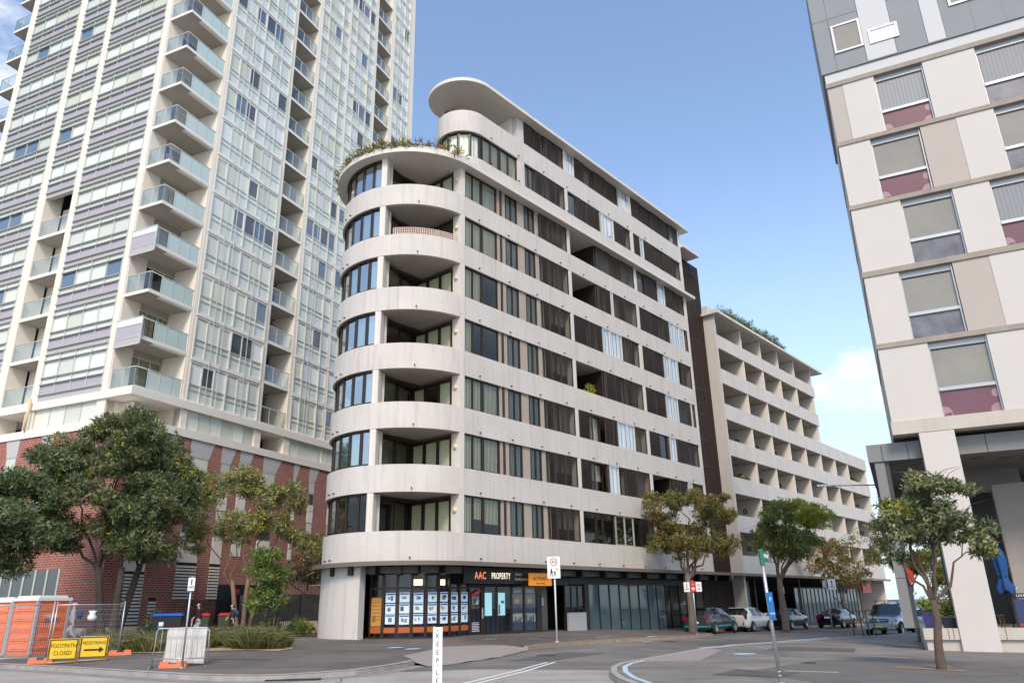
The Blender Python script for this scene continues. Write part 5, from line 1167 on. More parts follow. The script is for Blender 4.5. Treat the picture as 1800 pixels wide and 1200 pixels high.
def shrub(name, label, base, size, n, L, W, mats, wts, seed, cat='shrub', per=7, group=None, up=.4):
    rr = random.Random(seed); x, y, z = base; t = thing(name, label, cat, base, 0, group)
    b = MB(); pts = []
    for i in range(n):
        v = Vector((rr.gauss(0, 1), rr.gauss(0, 1), abs(rr.gauss(0, 1)))).normalized()*(rr.random()**.4); pts.append((v.x*size[0], v.y*size[1], v.z*size[2]+.08))
        if i % 9 == 0: b.tube([(0, 0, -.1), (v.x*size[0]*.4, v.y*size[1]*.4, v.z*size[2]*.6), pts[-1]], [.012, .009, .004], 4, cap=False)
    b.obj('stems', MT['bark'], t, fix=False); leafcloud('foliage', pts, mats, wts, t, L, W, per, seed, up); return t
shrub('shrub', 'tall dark shrub climbing against the curved white wall', (-9.75, 41.0, .25), (.55, .6, 2.5), 420, .14, .06, g_('lf_dk', 'lf_md'), (3, 2), 41)
shrub('shrub', 'grey leaved bush at the end of the concrete planter by the blue lidded bin', (-17.6, 38.3, .3), (.7, .6, 1.25), 200, .16, .06, g_('lf_bl', 'lf_lt'), (3, 2), 42)
shrub('shrub', 'dark shrub beneath the black stair landing', (-12.4, 47.0, 3.0), (1.6, 1, 2.3), 420, .17, .06, g_('lf_dk', 'lf_ol2', 'lf_or'), (3, 2, .5), 43)
for i, (x, y, h_) in enumerate(((-12.6, 39.6, .5), (-11.9, 38.9, .62), (-11.0, 39.3, .7), (-10.5, 38.7, .55))): shrub('bed_plant', ['spiky green plant at the left end of the mulch bed', 'upright green plant in the mulch bed next to the fence foot', 'tallest spiky plant in the middle of the mulch bed', 'low spiky plant nearest the curved wall'][i], (x, y, hp(x, y)+.03), (.22, .22, h_), 60, .28, .035, g_('lf_br', 'lf_md'), (2, 2), 50+i, 'plant', 6, 'spiky plants in the mulch bed', 1.2)
shrub('bed_plant', 'pale broad leaved plant under the horizontal fence panel', (-11.2, 41.2, .3), (.7, .4, .4), 110, .3, .09, g_('lf_pl', 'lf_br'), (2, 1), 56, 'plant', 6)
def grass(name, label, blobs, n, seed, hgt=.6):
    g = np.random.default_rng(seed); k = len(blobs); P = []
    tf = []
    for cx_, cy_, rx, ry in blobs:
        for _ in range(9): a = g.random()*2*PI; q = math.sqrt(g.random()); tf.append((cx_+rx*q*math.cos(a), cy_+ry*q*math.sin(a), .45+.75*g.random()))
    d = []; hh = []
    for i in range(n):
        tx, ty, th_ = tf[int(g.random()*len(tf))]; a = g.random()*2*PI; q = math.sqrt(g.random())*.30*th_; x, y = tx+q*math.cos(a), ty+q*math.sin(a); P.append((x, y, hp(x, y)+.02)); d.append((math.cos(a)*q*2.6+.2*g.normal(), math.sin(a)*q*2.6+.2*g.normal(), 1)); hh.append(th_)
    P = np.array(P); d = np.array(d); hh = np.array(hh); d /= np.linalg.norm(d, axis=1)[:, None]
    H = hgt*(.5+.9*g.random(n))[:, None]*hh[:, None]; bend = g.normal(size=(n, 3))*(.45, .45, 0); bend[:, 2] = -.25; side = np.cross(d, g.normal(size=(n, 3))); side /= np.linalg.norm(side, axis=1)[:, None]; wd = .014
    m = P+d*H*.6; tip = P+d*H*.85+bend*H*.6
    Q1 = np.stack([P-side*wd, P+side*wd, m+side*wd*.8, m-side*wd*.8], 1); Q2 = np.stack([m-side*wd*.8, m+side*wd*.8, tip+side*.002, tip-side*.002], 1)
    mi = (g.random(n) < .32).astype(int); o = loftquads(np.concatenate([Q1, Q2]), np.concatenate([mi, mi]), name, g_('grass', 'grass2'))
    stuff(o); o['label'] = label; return o
grass('tall_grass', 'tufted green grass strip along the concrete planter wall', [(-19.5+i*1.25, 32.3+.4*(i % 3)-.35*i, .9, 1.3) for i in range(7)]+[(-14.6+i*.8, 29.0-.45*i, .8, .9) for i in range(4)], 9000, 61, .62)
grass('tall_grass', 'pale seeding grass clump round the foot of the gum tree', [(-10.2, 28.9, 1.0, 1.6), (-9.2, 28.0, 1.1, 1.3), (-8.4, 27.3, .8, .9), (-11.4, 31.5, 1.0, 1.6)], 8500, 62, .72)
# roof gardens
def roofplants(name, label, M_, line, n, seed, mats, wts, h):
    rr = random.Random(seed); t = thing(name, label, 'plants', (0, 0, 0)); pts = []
    for i in range(n):
        q = rr.random()*(len(line)-1); i0 = min(int(q), len(line)-2); f = q-i0; a, b = Vector(line[i0]), Vector(line[i0+1]); p = a.lerp(b, f)
        hh = h*(.4+.9*abs(math.sin(q*2.3+1.1)*math.sin(q*5.1)))
        pts.append(tuple(M_ @ (p+Vector((rr.gauss(0, .25), rr.gauss(0, .25), hh*rr.random()-.12)))))
    o = leafcloud('foliage', pts, mats, wts, t, .34, .06, 7, seed, .2, .15); stuff(o); return t
bpy.context.view_layer.update()
roofplants('roof_planting', 'red and green trailing plants along the rounded roof edge', M.matrix_world, [(*p, 24.0) for p in arc(170, 8, 4.0, 14)], 330, 71, g_('succ', 'grass', 'lf_ol', 'lf_or', 'lf_br'), (1.6, 3, 2.4, .8, 1.6), .42)
roofplants('roof_planting', 'green shrubs growing along the roof edge of the balcony block', Bq.matrix_world, [(1.6+i*.8, .1, 23.85) for i in range(17)], 700, 72, g_('lf_ol2', 'lf_md', 'lf_br', 'lf_bl'), (3, 2, 1.5, 1), .95)
for i, (bx, bz, sz, lab) in enumerate(((11.4, T[3]-.1, (.25, .25, .9), 'yellow green pot plant on the open fourth floor balcony of the banded block'),)):
    p = M.matrix_world @ Vector((bx, .55, bz)); shrub('balcony_plant', lab, tuple(p), sz, 60, .2, .07, g_('lf_yl', 'lf_br'), (1, 1), 75, 'plant')
for i, (bx, bz, sz, lab) in enumerate(((7.2, Tb[1]-.3, (1.0, .5, 1.5), 'large leafy plant filling a second floor balcony of the stepped block'), (3.2, Tb[2]-.15, (.7, .3, .5), 'dry trailing plant on a third floor balcony of the stepped block'), (32.2, Tb[3]-.1, (.5, .3, .6), 'small plants on the end balcony of the stepped block'))):
    p = Bq.matrix_world @ Vector((bx, .8, bz)); shrub('balcony_plant', lab, tuple(p), sz, 110, .26, .09, g_('lf_ol', 'lf_md', 'lf_br'), (2, 2, 1), 76+i, 'plant')

# ------------------------------------------------------------------ cars
def car(name, label, loc, rz, prof, W, wheels, paint, wr=.31, tails=None, heads=None, plate=None, extra=None, group='cars along the street', pillars=()):
    t = thing(name, label, 'car', loc, rz, group); hw = W/2
    def section(q):
        x, zl, zb_, zt_, wb, wt, c = q; wb *= hw; wt *= hw
        h = [(wb*.86, zl), (wb*.975, zl+.10), (wb, zl+(zb_-zl)*.55), (wb*.97, zb_), (wb*.97+(wt-wb*.97)*.5, zb_+(zt_-zb_)*.5), (wt, zb_+(zt_-zb_)*.88), (wt*.82, zt_-.01), (wt*.4, zt_+.008), (0, zt_+.012)]
        return [(x, y, z) for y, z in h]+[(x, -y, z) for y, z in reversed(h[:-1])]
    S = [section(q) for q in prof]; n = len(S[0]); body = MB(); gl = MB(); side = MB()
    allv = [v for s_ in S for v in s_]; bf, gf = [], []
    for i in range(len(S)-1):
        a, c = prof[i][6], prof[i+1][6]
        for j in range(n-1):
            jj = min(j, n-2-j); f = (i*n+j, i*n+j+1, (i+1)*n+j+1, (i+1)*n+j)
            g = (a+c in ('rc', 'cf') and jj >= 4) or (a == 'c' and c == 'c' and jj in (3, 4) and i not in pillars)
            (gf if g else bf).append(f)
        bf.append((i*n, (i+1)*n, (i+1)*n+n-1, i*n+n-1))
    body.add(allv, bf, 0, True); body.add(S[0], [list(range(n-1, -1, -1))]); body.add(S[-1], [list(range(n))])
    body.obj('body', paint, t)
    cen = Vector((prof[len(prof)//2][0], 0, .9)); gv = [Vector(v)+(Vector(v)-cen).normalized()*.006 for v in allv]
    gg = {}
    for f in gf:
        ys = [allv[i][1] for i in f]; key = ('s', ys[0] > 0, sum(1 for q in pillars if f[0]//n > q)) if min(ys)*max(ys) > 0 and prof[f[0]//n][6] == 'c' and prof[f[2]//n][6] == 'c' else ('e', prof[f[0]//n][6])
        gg.setdefault(key, []).append(f)
    for fs in gg.values():
        ids = sorted({i for f in fs for i in f}); mp_ = {q: k for k, q in enumerate(ids)}; MB().add([gv[i] for i in ids], [tuple(mp_[i] for i in f) for f in fs], 0, True).obj('window', MT['carglass'], t)
    wm = cached(('wheel', wr), lambda: MB().lathe([(wr*.62, -.09), (wr*.9, -.10), (wr, -.07), (wr, .07), (wr*.9, .10), (wr*.62, .09)], n=22, axis='Y').fixn('tyre', MT['rubber']))
    def rimf():
        b = MB().lathe([(0, .03), (wr*.16, .035), (wr*.2, .0), (wr*.55, -.02), (wr*.58, .05), (wr*.66, .06)], n=22, axis='Y')
        for k in range(5): a = 2*PI*k/5; b.obox((wr*.36*math.cos(a), .02, wr*.36*math.sin(a)), (math.cos(a), 0, math.sin(a)), (0, 1, 0), (-math.sin(a), 0, math.cos(a)), wr*.24, .025, wr*.085)
        return b.fixn('rim', MT['alloy'])
    rm = cached(('rim', wr), rimf)
    for x in wheels:
        for sgn in (1, -1):
            o = MB().lathe([(0, -.02), (wr+.07, -.02), (wr+.07, .0)], (x, sgn*(hw-.03 if sgn > 0 else hw-.03), wr), 20, axis='Y').lathe([(0, .0), (wr+.07, .0), (wr+.07, .02)], (x, sgn*(hw+.005), wr), 20, axis='Y').obj('wheel_arch', MT['black'], t)
            o = inst('wheel', wm, t, (x, sgn*(hw-.07), wr), 0 if sgn > 0 else PI); inst('rim', rm, o, (0, .05, 0))
    L_ = prof[-1][0]
    for q in (tails or []):
        for sgn in (1, -1): MB().obox((q[0], sgn*q[1], q[2]), (.25, sgn*.0+1, 0), (-1, .25, 0) if sgn > 0 else (1, .25, 0), (0, 0, 1), q[3], .10, q[4]).obj('tail_light', MT['tail'], t)
    for q in (heads or []):
        for sgn in (1, -1):
            o = MB().obox((q[0], sgn*q[1], q[2]), (0, 1, 0), (1, 0, 0), (0, 0, 1), q[3], .06, q[4]).obj('headlight', MT['headl'], t); MB().obox((q[0]-.02, sgn*(q[1]+q[3]*.95), q[2]-.02), (.4, sgn, 0), (-1, .4*sgn, 0), (0, 0, 1), .06, .05, q[4]*.8).obj('indicator', MT['amber'], o)
    if plate: MB().box(plate[0]-.015, plate[0]+.015, -.19, .19, plate[1]-.06, plate[1]+.06).obj('number_plate', plate[2], t)
    for sgn in (1, -1):
        xm = [q[0] for q in prof if q[6] == 'f'][0]-.30; MB().obox((xm, sgn*(hw+.08), prof[4][2]+.08), (1, 0, 0), (0, 1, 0), (0, 0, 1), .05, .09, .065).obj('mirror', paint, t)
    if extra: extra(t, hw)
    return t
HATCH = [(0, .46, .80, .92, .78, .62, 'n'), (.04, .30, .86, .97, .95, .74, 'n'), (.10, .24, .93, 1.0, 1.0, .80, 'r'), (.48, .22, .95, 1.40, 1.0, .66, 'c'), (.85, .22, .95, 1.455, 1.0, .68, 'c'), (1.55, .22, .94, 1.475, 1.0, .69, 'c'), (1.68, .22, .94, 1.475, 1.0, .69, 'c'), (2.35, .22, .93, 1.42, 1.0, .67, 'c'), (3.02, .22, .93, .99, 1.0, .76, 'f'), (3.5, .24, .86, .92, .97, .72, 'n'), (3.88, .28, .74, .80, .88, .60, 'n'), (4.02, .40, .62, .66, .68, .45, 'n')]
SEDAN = [(0, .46, .78, .88, .78, .60, 'n'), (.05, .30, .86, .99, .93, .74, 'n'), (.14, .24, .90, 1.02, .98, .80, 'n'), (.72, .22, .92, 1.03, 1.0, .78, 'r'), (1.35, .22, .93, 1.36, 1.0, .64, 'c'), (1.7, .22, .93, 1.40, 1.0, .66, 'c'), (2.2, .22, .92, 1.41, 1.0, .67, 'c'), (2.32, .22, .92, 1.41, 1.0, .67, 'c'), (2.8, .22, .91, 1.35, 1.0, .64, 'c'), (3.4, .22, .90, .96, 1.0, .76, 'f'), (4.0, .24, .82, .88, .97, .7, 'n'), (4.35, .30, .72, .76, .88, .58, 'n'), (4.48, .42, .60, .64, .7, .45, 'n')]
SUVP = [(0, .55, .95, 1.05, .85, .7, 'n'), (.05, .40, 1.05, 1.15, .97, .84, 'n'), (.10, .34, 1.10, 1.2, 1.0, .88, 'r'), (.30, .32, 1.12, 1.74, 1.0, .80, 'c'), (.9, .32, 1.12, 1.80, 1.0, .82, 'c'), (1.8, .32, 1.10, 1.81, 1.0, .82, 'c'), (1.95, .32, 1.10, 1.81, 1.0, .82, 'c'), (2.75, .32, 1.09, 1.74, 1.0, .80, 'c'), (3.3, .32, 1.08, 1.16, 1.0, .86, 'f'), (3.9, .34, 1.02, 1.08, .99, .84, 'n'), (4.4, .38, .92, 1.0, .95, .78, 'n'), (4.62, .42, .80, .88, .86, .66, 'n'), (4.70, .50, .66, .72, .76, .55, 'n')]
paint = lambda n, c, m=.5: mat(n, c, .25, metal=m, coat=.8)
def cz(u, v): x, y = uv(u, v); return (x, y, gz(x))
tealp = mat('teal_stripe', (.02, .30, .38), .35)
def polo(t, hw):
    b = MB(); b.obox((.03, 0, .40), (0, 1, 0), (1, 0, 0), (0, 0, 1), hw*.86, .04, .045); b.obox((.2, -hw*.93, .42), (1, .25, 0), (-.25, 1, 0), (0, 0, 1), .2, .04, .045); b.obj('teal_stripe', tealp, t)
    b = MB(); b.obox((2.0, -hw*.99, .42), (1, 0, 0), (0, 1, 0), (0, 0, 1), .85, .012, .045); b.obox((2.0, hw*.99, .42), (1, 0, 0), (0, 1, 0), (0, 0, 1), .85, .012, .045); b.obj('teal_stripe', tealp, t)
    MB().box(.0, .3, -hw*.8, hw*.8, .2, .36).obj('bumper_insert', MT['black'], t)
    MB().lathe([(0, 0), (.06, 0), (.06, .02), (0, .02)], (.02, 0, .83), 14, axis='X').obj('badge', MT['chrome'], t)
    MB().obox((.42, 0, 1.43), (1, 0, -.1), (0, 1, 0), (0, 0, 1), .13, .52, .015).obj('roof_spoiler', MT['darkgrey'], t)
CA = PI/2-AZ
car('parked_car', 'dark grey hatchback with a teal stripe round its bumper', cz(42.75, -22.55), CA, HATCH, 1.75, (.78, 3.28), paint('grey_car_paint', (.075, .072, .075)), .31, [(.09, .70, .86, .15, .095)], None, (-.005, .62, MT['swhite']), polo, pillars=(3, 5))
def mirage(t, hw):
    MB().box(-.01, .28, -hw*.78, hw*.78, .19, .33).obj('bumper_insert', MT['black'], t)
    b = MB(); b.obox((.02, hw*.62, .52), (0, 1, 0), (1, 0, 0), (0, 0, 1), .03, .05, .09); b.obox((.02, -hw*.62, .52), (0, 1, 0), (1, 0, 0), (0, 0, 1), .03, .05, .09); b.obj('bumper_vent', MT['black'], t)
    MB().obox((.42, 0, 1.43), (1, 0, -.1), (0, 1, 0), (0, 0, 1), .13, .50, .015).obj('roof_spoiler', MT['swhite'], t)
car('parked_car', 'white hatchback with red tail lights parked ahead of the grey one', cz(48.0, -22.5), CA, HATCH, 1.70, (.75, 3.25), paint('white_car_paint', (.72, .72, .71), .0), .29, [(.09, .66, .88, .15, .11)], None, (-.005, .55, mat('yellow_plate', (.62, .48, .03), .5)), mirage, pillars=(3, 5))
car('parked_car', 'black sedan parked beyond the white hatchback behind a tree trunk', cz(54.2, -22.5), CA, SEDAN, 1.78, (.85, 3.55), paint('black_car_paint', (.014, .015, .018)), .32, [(.1, .70, .82, .16, .07)], None, (-.005, .7, MT['swhite']), None, pillars=(4, 6))
car('parked_car', 'navy blue sedan with lit looking red tail lights near the info sign', cz(61.3, -21.3), CA, SEDAN, 1.76, (.85, 3.55), paint('navy_car_paint', (.012, .016, .035)), .32, [(.1, .68, .80, .17, .08)], None, (-.005, .78, MT['swhite']), None, pillars=(4, 6))
def suvx(t, hw):
    b = MB(); 
    for y in (-.62, .62): b.tube([(.5, y, 1.93), (2.7, y, 1.93)], .022, 6); b.box(.6, .65, y-.02, y+.02, 1.8, 1.93); b.box(2.5, 2.55, y-.02, y+.02, 1.76, 1.93)
    for x in (.8, 1.4, 2.0, 2.6): b.tube([(x, -.62, 1.93), (x, .62, 1.93)], .018, 6)
    b.obj('roof_rack', MT['black'], t)
    b = MB(); b.box(4.58, 4.70, -.50, .50, .78, .95); b.obj('grille', MT['black'], t)
    b = MB(); b.box(4.60, 4.715, -.48, .48, .85, .88); b.box(4.60, 4.715, -.05, .05, .80, .95); b.obj('grille_bar', MT['chrome'], t)
    MB().obox((4.55, 0, .56), (0, 1, 0), (1, 0, 0), (0, 0, 1), hw*.86, .20, .15).obj('front_bumper', mat('bumper_silver', (.30, .34, .39), .35, metal=.4), t)
    MB().box(4.6, 4.77, -.42, .42, .36, .5).obj('bumper_insert', MT['black'], t)
    for sgn in (1, -1): MB().lathe([(0, .03), (.06, .03), (.08, 0)], (4.72, sgn*.62, .60), 12, axis='X').obj('fog_light', MT['headl'], t)
SU = cz(53.2, -13.95)
car('parked_car', 'silver blue four wheel drive with a roof rack facing the camera', SU, CA+PI, SUVP, 1.86, (.9, 3.75), paint('silver_blue_paint', (.26, .33, .42), .45), .38, None, [(4.50, .68, .88, .19, .085)], (4.76, .55, mat('lime_plate', (.62, .62, .02), .5)), suvx, pillars=(3, 5))
car('parked_car', 'pale silver car glimpsed between the plant pots beyond the terrace', cz(63.5, -14.6), CA+PI, HATCH, 1.74, (.75, 3.25), paint('pale_silver_paint', (.45, .50, .55), .4), .31, None, [(3.86, .62, .72, .15, .08)], (4.03, .5, MT['swhite']), None, pillars=(3, 5))

# ------------------------------------------------------------------ people
def skin_part(name, V, E_, Rr, m, parent, sub=1):
    me = bpy.data.meshes.new(name); me.from_pydata(V, E_, []); me.materials.append(m); o = inst(name, me, parent)
    sm_ = o.modifiers.new('skin', 'SKIN'); sm_.use_smooth_shade = True
    for i, d in enumerate(me.skin_vertices[0].data):
        r_ = Rr[i]; d.radius = (r_, r_) if not isinstance(r_, tuple) else r_; d.use_root = (i == 0)
    ss = o.modifiers.new('sub', 'SUBSURF'); ss.levels = sub; ss.render_levels = sub; return o
def chain(paths):
    V, E_, Rr, idx = [], [], [], {}
    for path in paths:
        prev = None
        for p, r_ in path:
            k = tuple(round(c, 4) for c in p)
            if k not in idx: idx[k] = len(V); V.append(p); Rr.append(r_)
            i = idx[k]
            if prev is not None and prev != i: E_.append((prev, i))
            prev = i
    return V, E_, Rr
def person(label, loc, rz, h, top, legs, shoes, hair, pose='walk', backpack=None, bag=None, longhair=False):
    k = h/1.65; t = thing('person', label, 'person', loc, rz); t.scale = (k, k, k)
    pel = (0, 0, .90); wa = (.0, 0, 1.04); cst = (.03, 0, 1.24); nk = (.035, 0, 1.39)
    fwd, back = (.20, .30, .44), (.02, -.30, -.22)
    rh, lh = (.24, -.17, .98), (-.06, .25, .86)
    rk, ra, rt_ = (.19, -.085, .48), (.26, -.085, .09), (.40, -.085, .045); lk, la, lt = (.0, .085, .48), (-.30, .085, .17), (-.20, .085, .05)
    def hand(w_, d):
        d = Vector(d).normalized(); sd = d.cross(Vector((0, 1, 0))).normalized(); w_ = Vector(w_); pm = w_+d*.07; ps = [[(tuple(w_), .022), (tuple(pm), .026)]]
        for i, ln in enumerate((.055, .07, .075, .065)): q = pm+sd*(i-1.5)*.017+d*.012; ps.append([(tuple(pm), .026), (tuple(q), .010), (tuple(q+d*ln*.6), .009), (tuple(q+d*ln+Vector((0, -.012, -.012))), .007)])
        q = w_+d*.03+sd*.032; ps.append([(tuple(w_), .022), (tuple(q), .011), (tuple(q+d*.04+sd*.012), .009)]); return ps
    V = chain([[(nk, .052), ((.05, 0, 1.455), .055), ((.062, 0, 1.53), .088), ((.05, 0, 1.60), .075)], [(nk, .052), (cst, .09), (wa, .10), (pel, .10)], [(cst, .09), ((.02, -.15, 1.31), .045), ((.10, -.20, 1.10), .038), (rh, .025)], [(cst, .09), ((.02, .15, 1.31), .045), ((-.03, .21, 1.08), .038), (lh, .025)], [(pel, .1), ((0, -.085, .84), .07), (rk, .052), (ra, .036), (rt_, .03)], [(pel, .1), ((0, .085, .84), .07), (lk, .052), (la, .036), (lt, .03)]]+hand(rh, (.4, 0, -.8))+hand(lh, (-.05, 0, -1)))
    skin_part('body', *V, MT['skin'], t)
    # face: nose, eyes, mouth line
    b = MB(); b.lathe([(.0, .03), (.012, .0), (.014, -.02)], (.15, 0, 1.515), 6, axis='X'); b.obj('nose', MT['skin'], t)
    b = MB(); b.box(.138, .146, -.036, -.018, 1.535, 1.545); b.box(.138, .146, .018, .036, 1.535, 1.545); b.box(.137, .143, -.02, .02, 1.474, 1.48); b.obj('eyes', MT['hair'], t)
    skin_part('jacket', *chain([[((.035, 0, 1.37), .075), ((.03, 0, 1.25), (.13, .155)), ((.0, 0, 1.04), (.125, .145)), ((.0, 0, .84), (.13, .165))], [((.03, 0, 1.25), (.13, .155)), ((.02, -.15, 1.31), .066), ((.10, -.20, 1.10), .058), ((.20, -.175, 1.0), .042)], [((.03, 0, 1.25), (.13, .155)), ((.02, .15, 1.31), .066), ((-.03, .21, 1.08), .058), ((-.055, .245, .91), .042)]]), top, t)
    skin_part('trousers', *chain([[((0, 0, .90), .125), ((0, -.085, .82), .092), (rk, .068), ((.25, -.085, .13), .058)], [((0, 0, .90), .125), ((0, .085, .82), .092), (lk, .068), ((-.27, .085, .20), .058)]]), legs, t)
    skin_part('shoe', *chain([[((.245, -.085, .05), .045), ((.33, -.085, .04), .042), ((.43, -.085, .035), .03)]]), shoes, t); skin_part('shoe', *chain([[((-.31, .085, .14), .045), ((-.25, .085, .08), .042), ((-.19, .085, .035), .03)]]), shoes, t)
    hp_ = [[((.03, 0, 1.575), .098), ((-.01, 0, 1.53), .092), ((-.05, 0, 1.45), .08)]+([((-.09, 0, 1.30), .085), ((-.10, 0, 1.16), .06)] if longhair else [])]
    skin_part('hair', *chain(hp_), hair, t)
    if backpack: skin_part('backpack', *chain([[((-.17, 0, 1.34), .09), ((-.20, 0, 1.2), .13), ((-.19, 0, 1.0), .12)]]), backpack, t)
    if bag:
        b = MB(); b.box(.26, .31, -.32, -.07, .62, .86); o = b.obj('bag', bag, None); o.parent = None
        o.matrix_world = Matrix.LocRotScale(Vector(loc), Euler((0, 0, rz)), Vector((k, k, k))); tag(o, 'small pale patterned handbag held by the woman walking past the bins', 'bag')
    return t
FA = R(200)
person('woman with long black hair, maroon top and pale jeans walking past the bins', (-14.1, 35.0, hp(-14.1, 35)), FA, 1.60, MT['maroon'], MT['denim'], MT['shirtw'], MT['hair'], bag=mat('patterned_bag', (.50, .36, .28), .8, var=.5, scale=30), longhair=True)
person('person with black hair in a charcoal jacket behind the walking woman', (-13.55, 37.6, hp(-13.5, 37.6)), FA, 1.55, MT['charcl'], MT['black'], MT['black'], MT['hair'], backpack=MT['navy'])
person('man in a grey hooded top with a navy backpack behind the mesh fence', (-18.2, 32.4, hp(-18.2, 32.4)), FA, 1.72, MT['greycl'], mat('grey_trousers', (.36, .35, .37), .9), MT['shirtw'], MT['greycl'], backpack=MT['navy'])
# ------------------------------------------------------------------ construction compound at the left kerb
gpost = mat('grey_post', (.32, .32, .33), .5)
def toilet(label, loc, rz):
    t = thing('portable_toilet', label, 'portable toilet', loc, rz, 'orange portable toilets'); w_, d_, h = 1.15, 1.15, 1.80
    MB().box(0, w_, 0, d_, .12, h).obj('cabin', MT['orange'], t)
    def panel(x0, x1, y, ax):
        b = MB(); k = 5
        for i in range(k):
            z = .25+i*.31
            if ax == 'f': b.box(x0, x1, y-.022, y, z, z+.20); b.box(x0+.12, x1-.12, y-.036, y-.022, z+.06, z+.10)
            else: b.box(y-.022, y, x0, x1, z, z+.20); b.box(y-.036, y-.022, x0+.12, x1-.12, z+.06, z+.10)
        return b
    panel(.09, w_-.09, 0, 'f').obj('wall_panel', MT['orange'], t); panel(.12, d_-.12, 0, 's').obj('door', MT['orange2'], t)
    b = MB()
    for x, y in ((0, 0), (w_, 0), (0, d_)): MB().box(x-.045, x+.045, y-.045, y+.045, .12, h).obj('corner_post', gpost, t)
    b = None
    MB().prism([(-.06, -.06), (w_+.06, -.06), (w_+.06, d_+.06), (-.06, d_+.06)], h, h+.10).prism([(.05, .05), (w_-.05, .05), (w_-.05, d_-.05), (.05, d_-.05)], h+.10, h+.17).obj('roof', MT['wplastic'], t)
    MB().box(-.03, w_+.03, -.03, d_+.03, 0, .12).obj('base', mat('grey_plastic', (.22, .22, .22), .6), t)
    s_ = MB().box(.28, .78, -.045, -.03, 1.16, 1.36).obj('sticker', mat('sticker_orange', (.62, .26, .08), .5), t)
    text('PORTABLE', .09, MT['swhite'], s_, (.53, -.048, 1.31), name='sticker_letters', depth=.001)
    o = MB().box(.28, .78, -.047, -.046, 1.16, 1.24).obj('sticker_band', MT['navy'], s_); text('HIRE', .07, MT['swhite'], s_, (.53, -.05, 1.20), name='sticker_letters', depth=.001)
    return t
FZ = R(68.5)
toilet('orange portable toilet nearest the mesh fence corner, with a white roof', (-15.95, 26.15, hp(-16, 26.3)), FZ)
toilet('orange portable toilet cut off by the left edge of the street view', (-17.12, 26.62, hp(-17, 26)), FZ)
def mesh_fence(label, p0, p1, h=1.75):
    L_ = math.dist(p0, p1); t = thing('mesh_fence_panel', label, 'temporary fence', (*p0, hp(*p0)), math.atan2(p1[1]-p0[1], p1[0]-p0[0]), 'temporary mesh fence panels')
    for x in (0, L_): MB().tube([(x, 0, .04), (x, 0, h)], .022, 8).obj('post', MT['steel'], t)
    for z in (.10, h-.10): MB().tube([(0, 0, z), (L_, 0, z)], .018, 8).obj('rail', MT['steel'], t)
    b = MB(); n = int(L_/.06)
    for i in range(1, n): b.add([(i*L_/n-.0025, 0, .1), (i*L_/n+.0025, 0, .1), (i*L_/n+.0025, 0, h-.1), (i*L_/n-.0025, 0, h-.1)], [(0, 1, 2, 3)])
    for i in range(1, 10): z = .1+(h-.2)*i/10; b.add([(0, .002, z-.0025), (L_, .002, z-.0025), (L_, .002, z+.0025), (0, .002, z+.0025)], [(0, 1, 2, 3)])
    stuff(b.obj('wire_mesh', MT['steel'], t)); return t
mesh_fence('steel mesh fence panel in front of the orange toilets', (-17.3, 23.95), (-14.75, 25.05))
mesh_fence('steel mesh fence panel running right behind the footpath closed board', (-14.68, 25.1), (-13.35, 26.75))
def foot(label, x, y, rz):
    t = thing('fence_foot', label, 'fence foot', (x, y, hp(x, y)), rz, 'orange fence feet')
    MB().prism([(-.34, -.11), (.34, -.11), (.34, .11), (-.34, .11)], 0, .09).obj('block', MT['orange2'], t)
    for a, c in ((-.32, -.10), (.10, .32)): MB().prism([(a, -.10), (c, -.10), (c-.03, .10), (a+.03, .10)], .09, .16).obj('block_top', MT['orange2'], t)
foot('orange plastic fence foot under the leftmost mesh panel', -16.3, 24.0, .5); foot('orange plastic fence foot left of the footpath closed board', -14.45, 24.35, .2)
foot('orange plastic fence foot right of the pedestrians board', -13.1, 26.4, .4); foot('orange plastic weight on the foot of the crowd barrier', -9.0, 21.05, .1)
def board(label, p0, p1, z0, z1, fn):
    L_ = math.dist(p0, p1); zb_ = hp(*p0); t = thing('warning_board', label, 'sign', (*p0, zb_), math.atan2(p1[1]-p0[1], p1[0]-p0[0]), 'yellow roadwork boards')
    b = MB(); b.tube([(0, 0, 0), (0, 0, z1+.02), (L_, 0, z1+.02), (L_, 0, .0)], .016, 6); b.tube([(0, 0, .06), (L_, 0, .06)], .014, 6); b.tube([(0, .25, 0), (0, .02, z1)], .012, 6); b.tube([(L_, .25, 0), (L_, .02, z1)], .012, 6); b.obj('stand', MT['yelframe'], t)
    f = MB().box(.025, L_-.025, -.03, -.012, z0, z1).obj('plate_border', MT['black'], t); MB().box(.045, L_-.045, -.036, -.031, z0+.02, z1-.02).obj('plate', MT['yellow'], t); fn(t, L_, (z0+z1)/2); return t
bk = MT['black']
board('yellow board reading FOOTPATH CLOSED', (-13.86, 23.62), (-13.2, 23.99), .14, .68, lambda t, L_, z: (text('FOOTPATH', .155, bk, t, (L_/2, -.038, z+.10), sx=.82), text('CLOSED', .155, bk, t, (L_/2, -.038, z-.10), sx=.82)))
def arrow(t, L_, z):
    text('PEDESTRIANS', .13, bk, t, (L_/2, -.038, z+.12), sx=.78)
    b = MB(); b.add([(.12, -.039, z-.10), (L_-.22, -.039, z-.10), (L_-.22, -.039, z-.16), (L_-.09, -.039, z-.075), (L_-.22, -.039, z+.01), (L_-.22, -.039, z-.05), (.12, -.039, z-.05)], [list(range(7))]); b.obj('arrow', bk, t)
board('yellow board reading PEDESTRIANS with an arrow to the right', (-13.16, 24.01), (-12.5, 24.36), .14, .70, arrow)
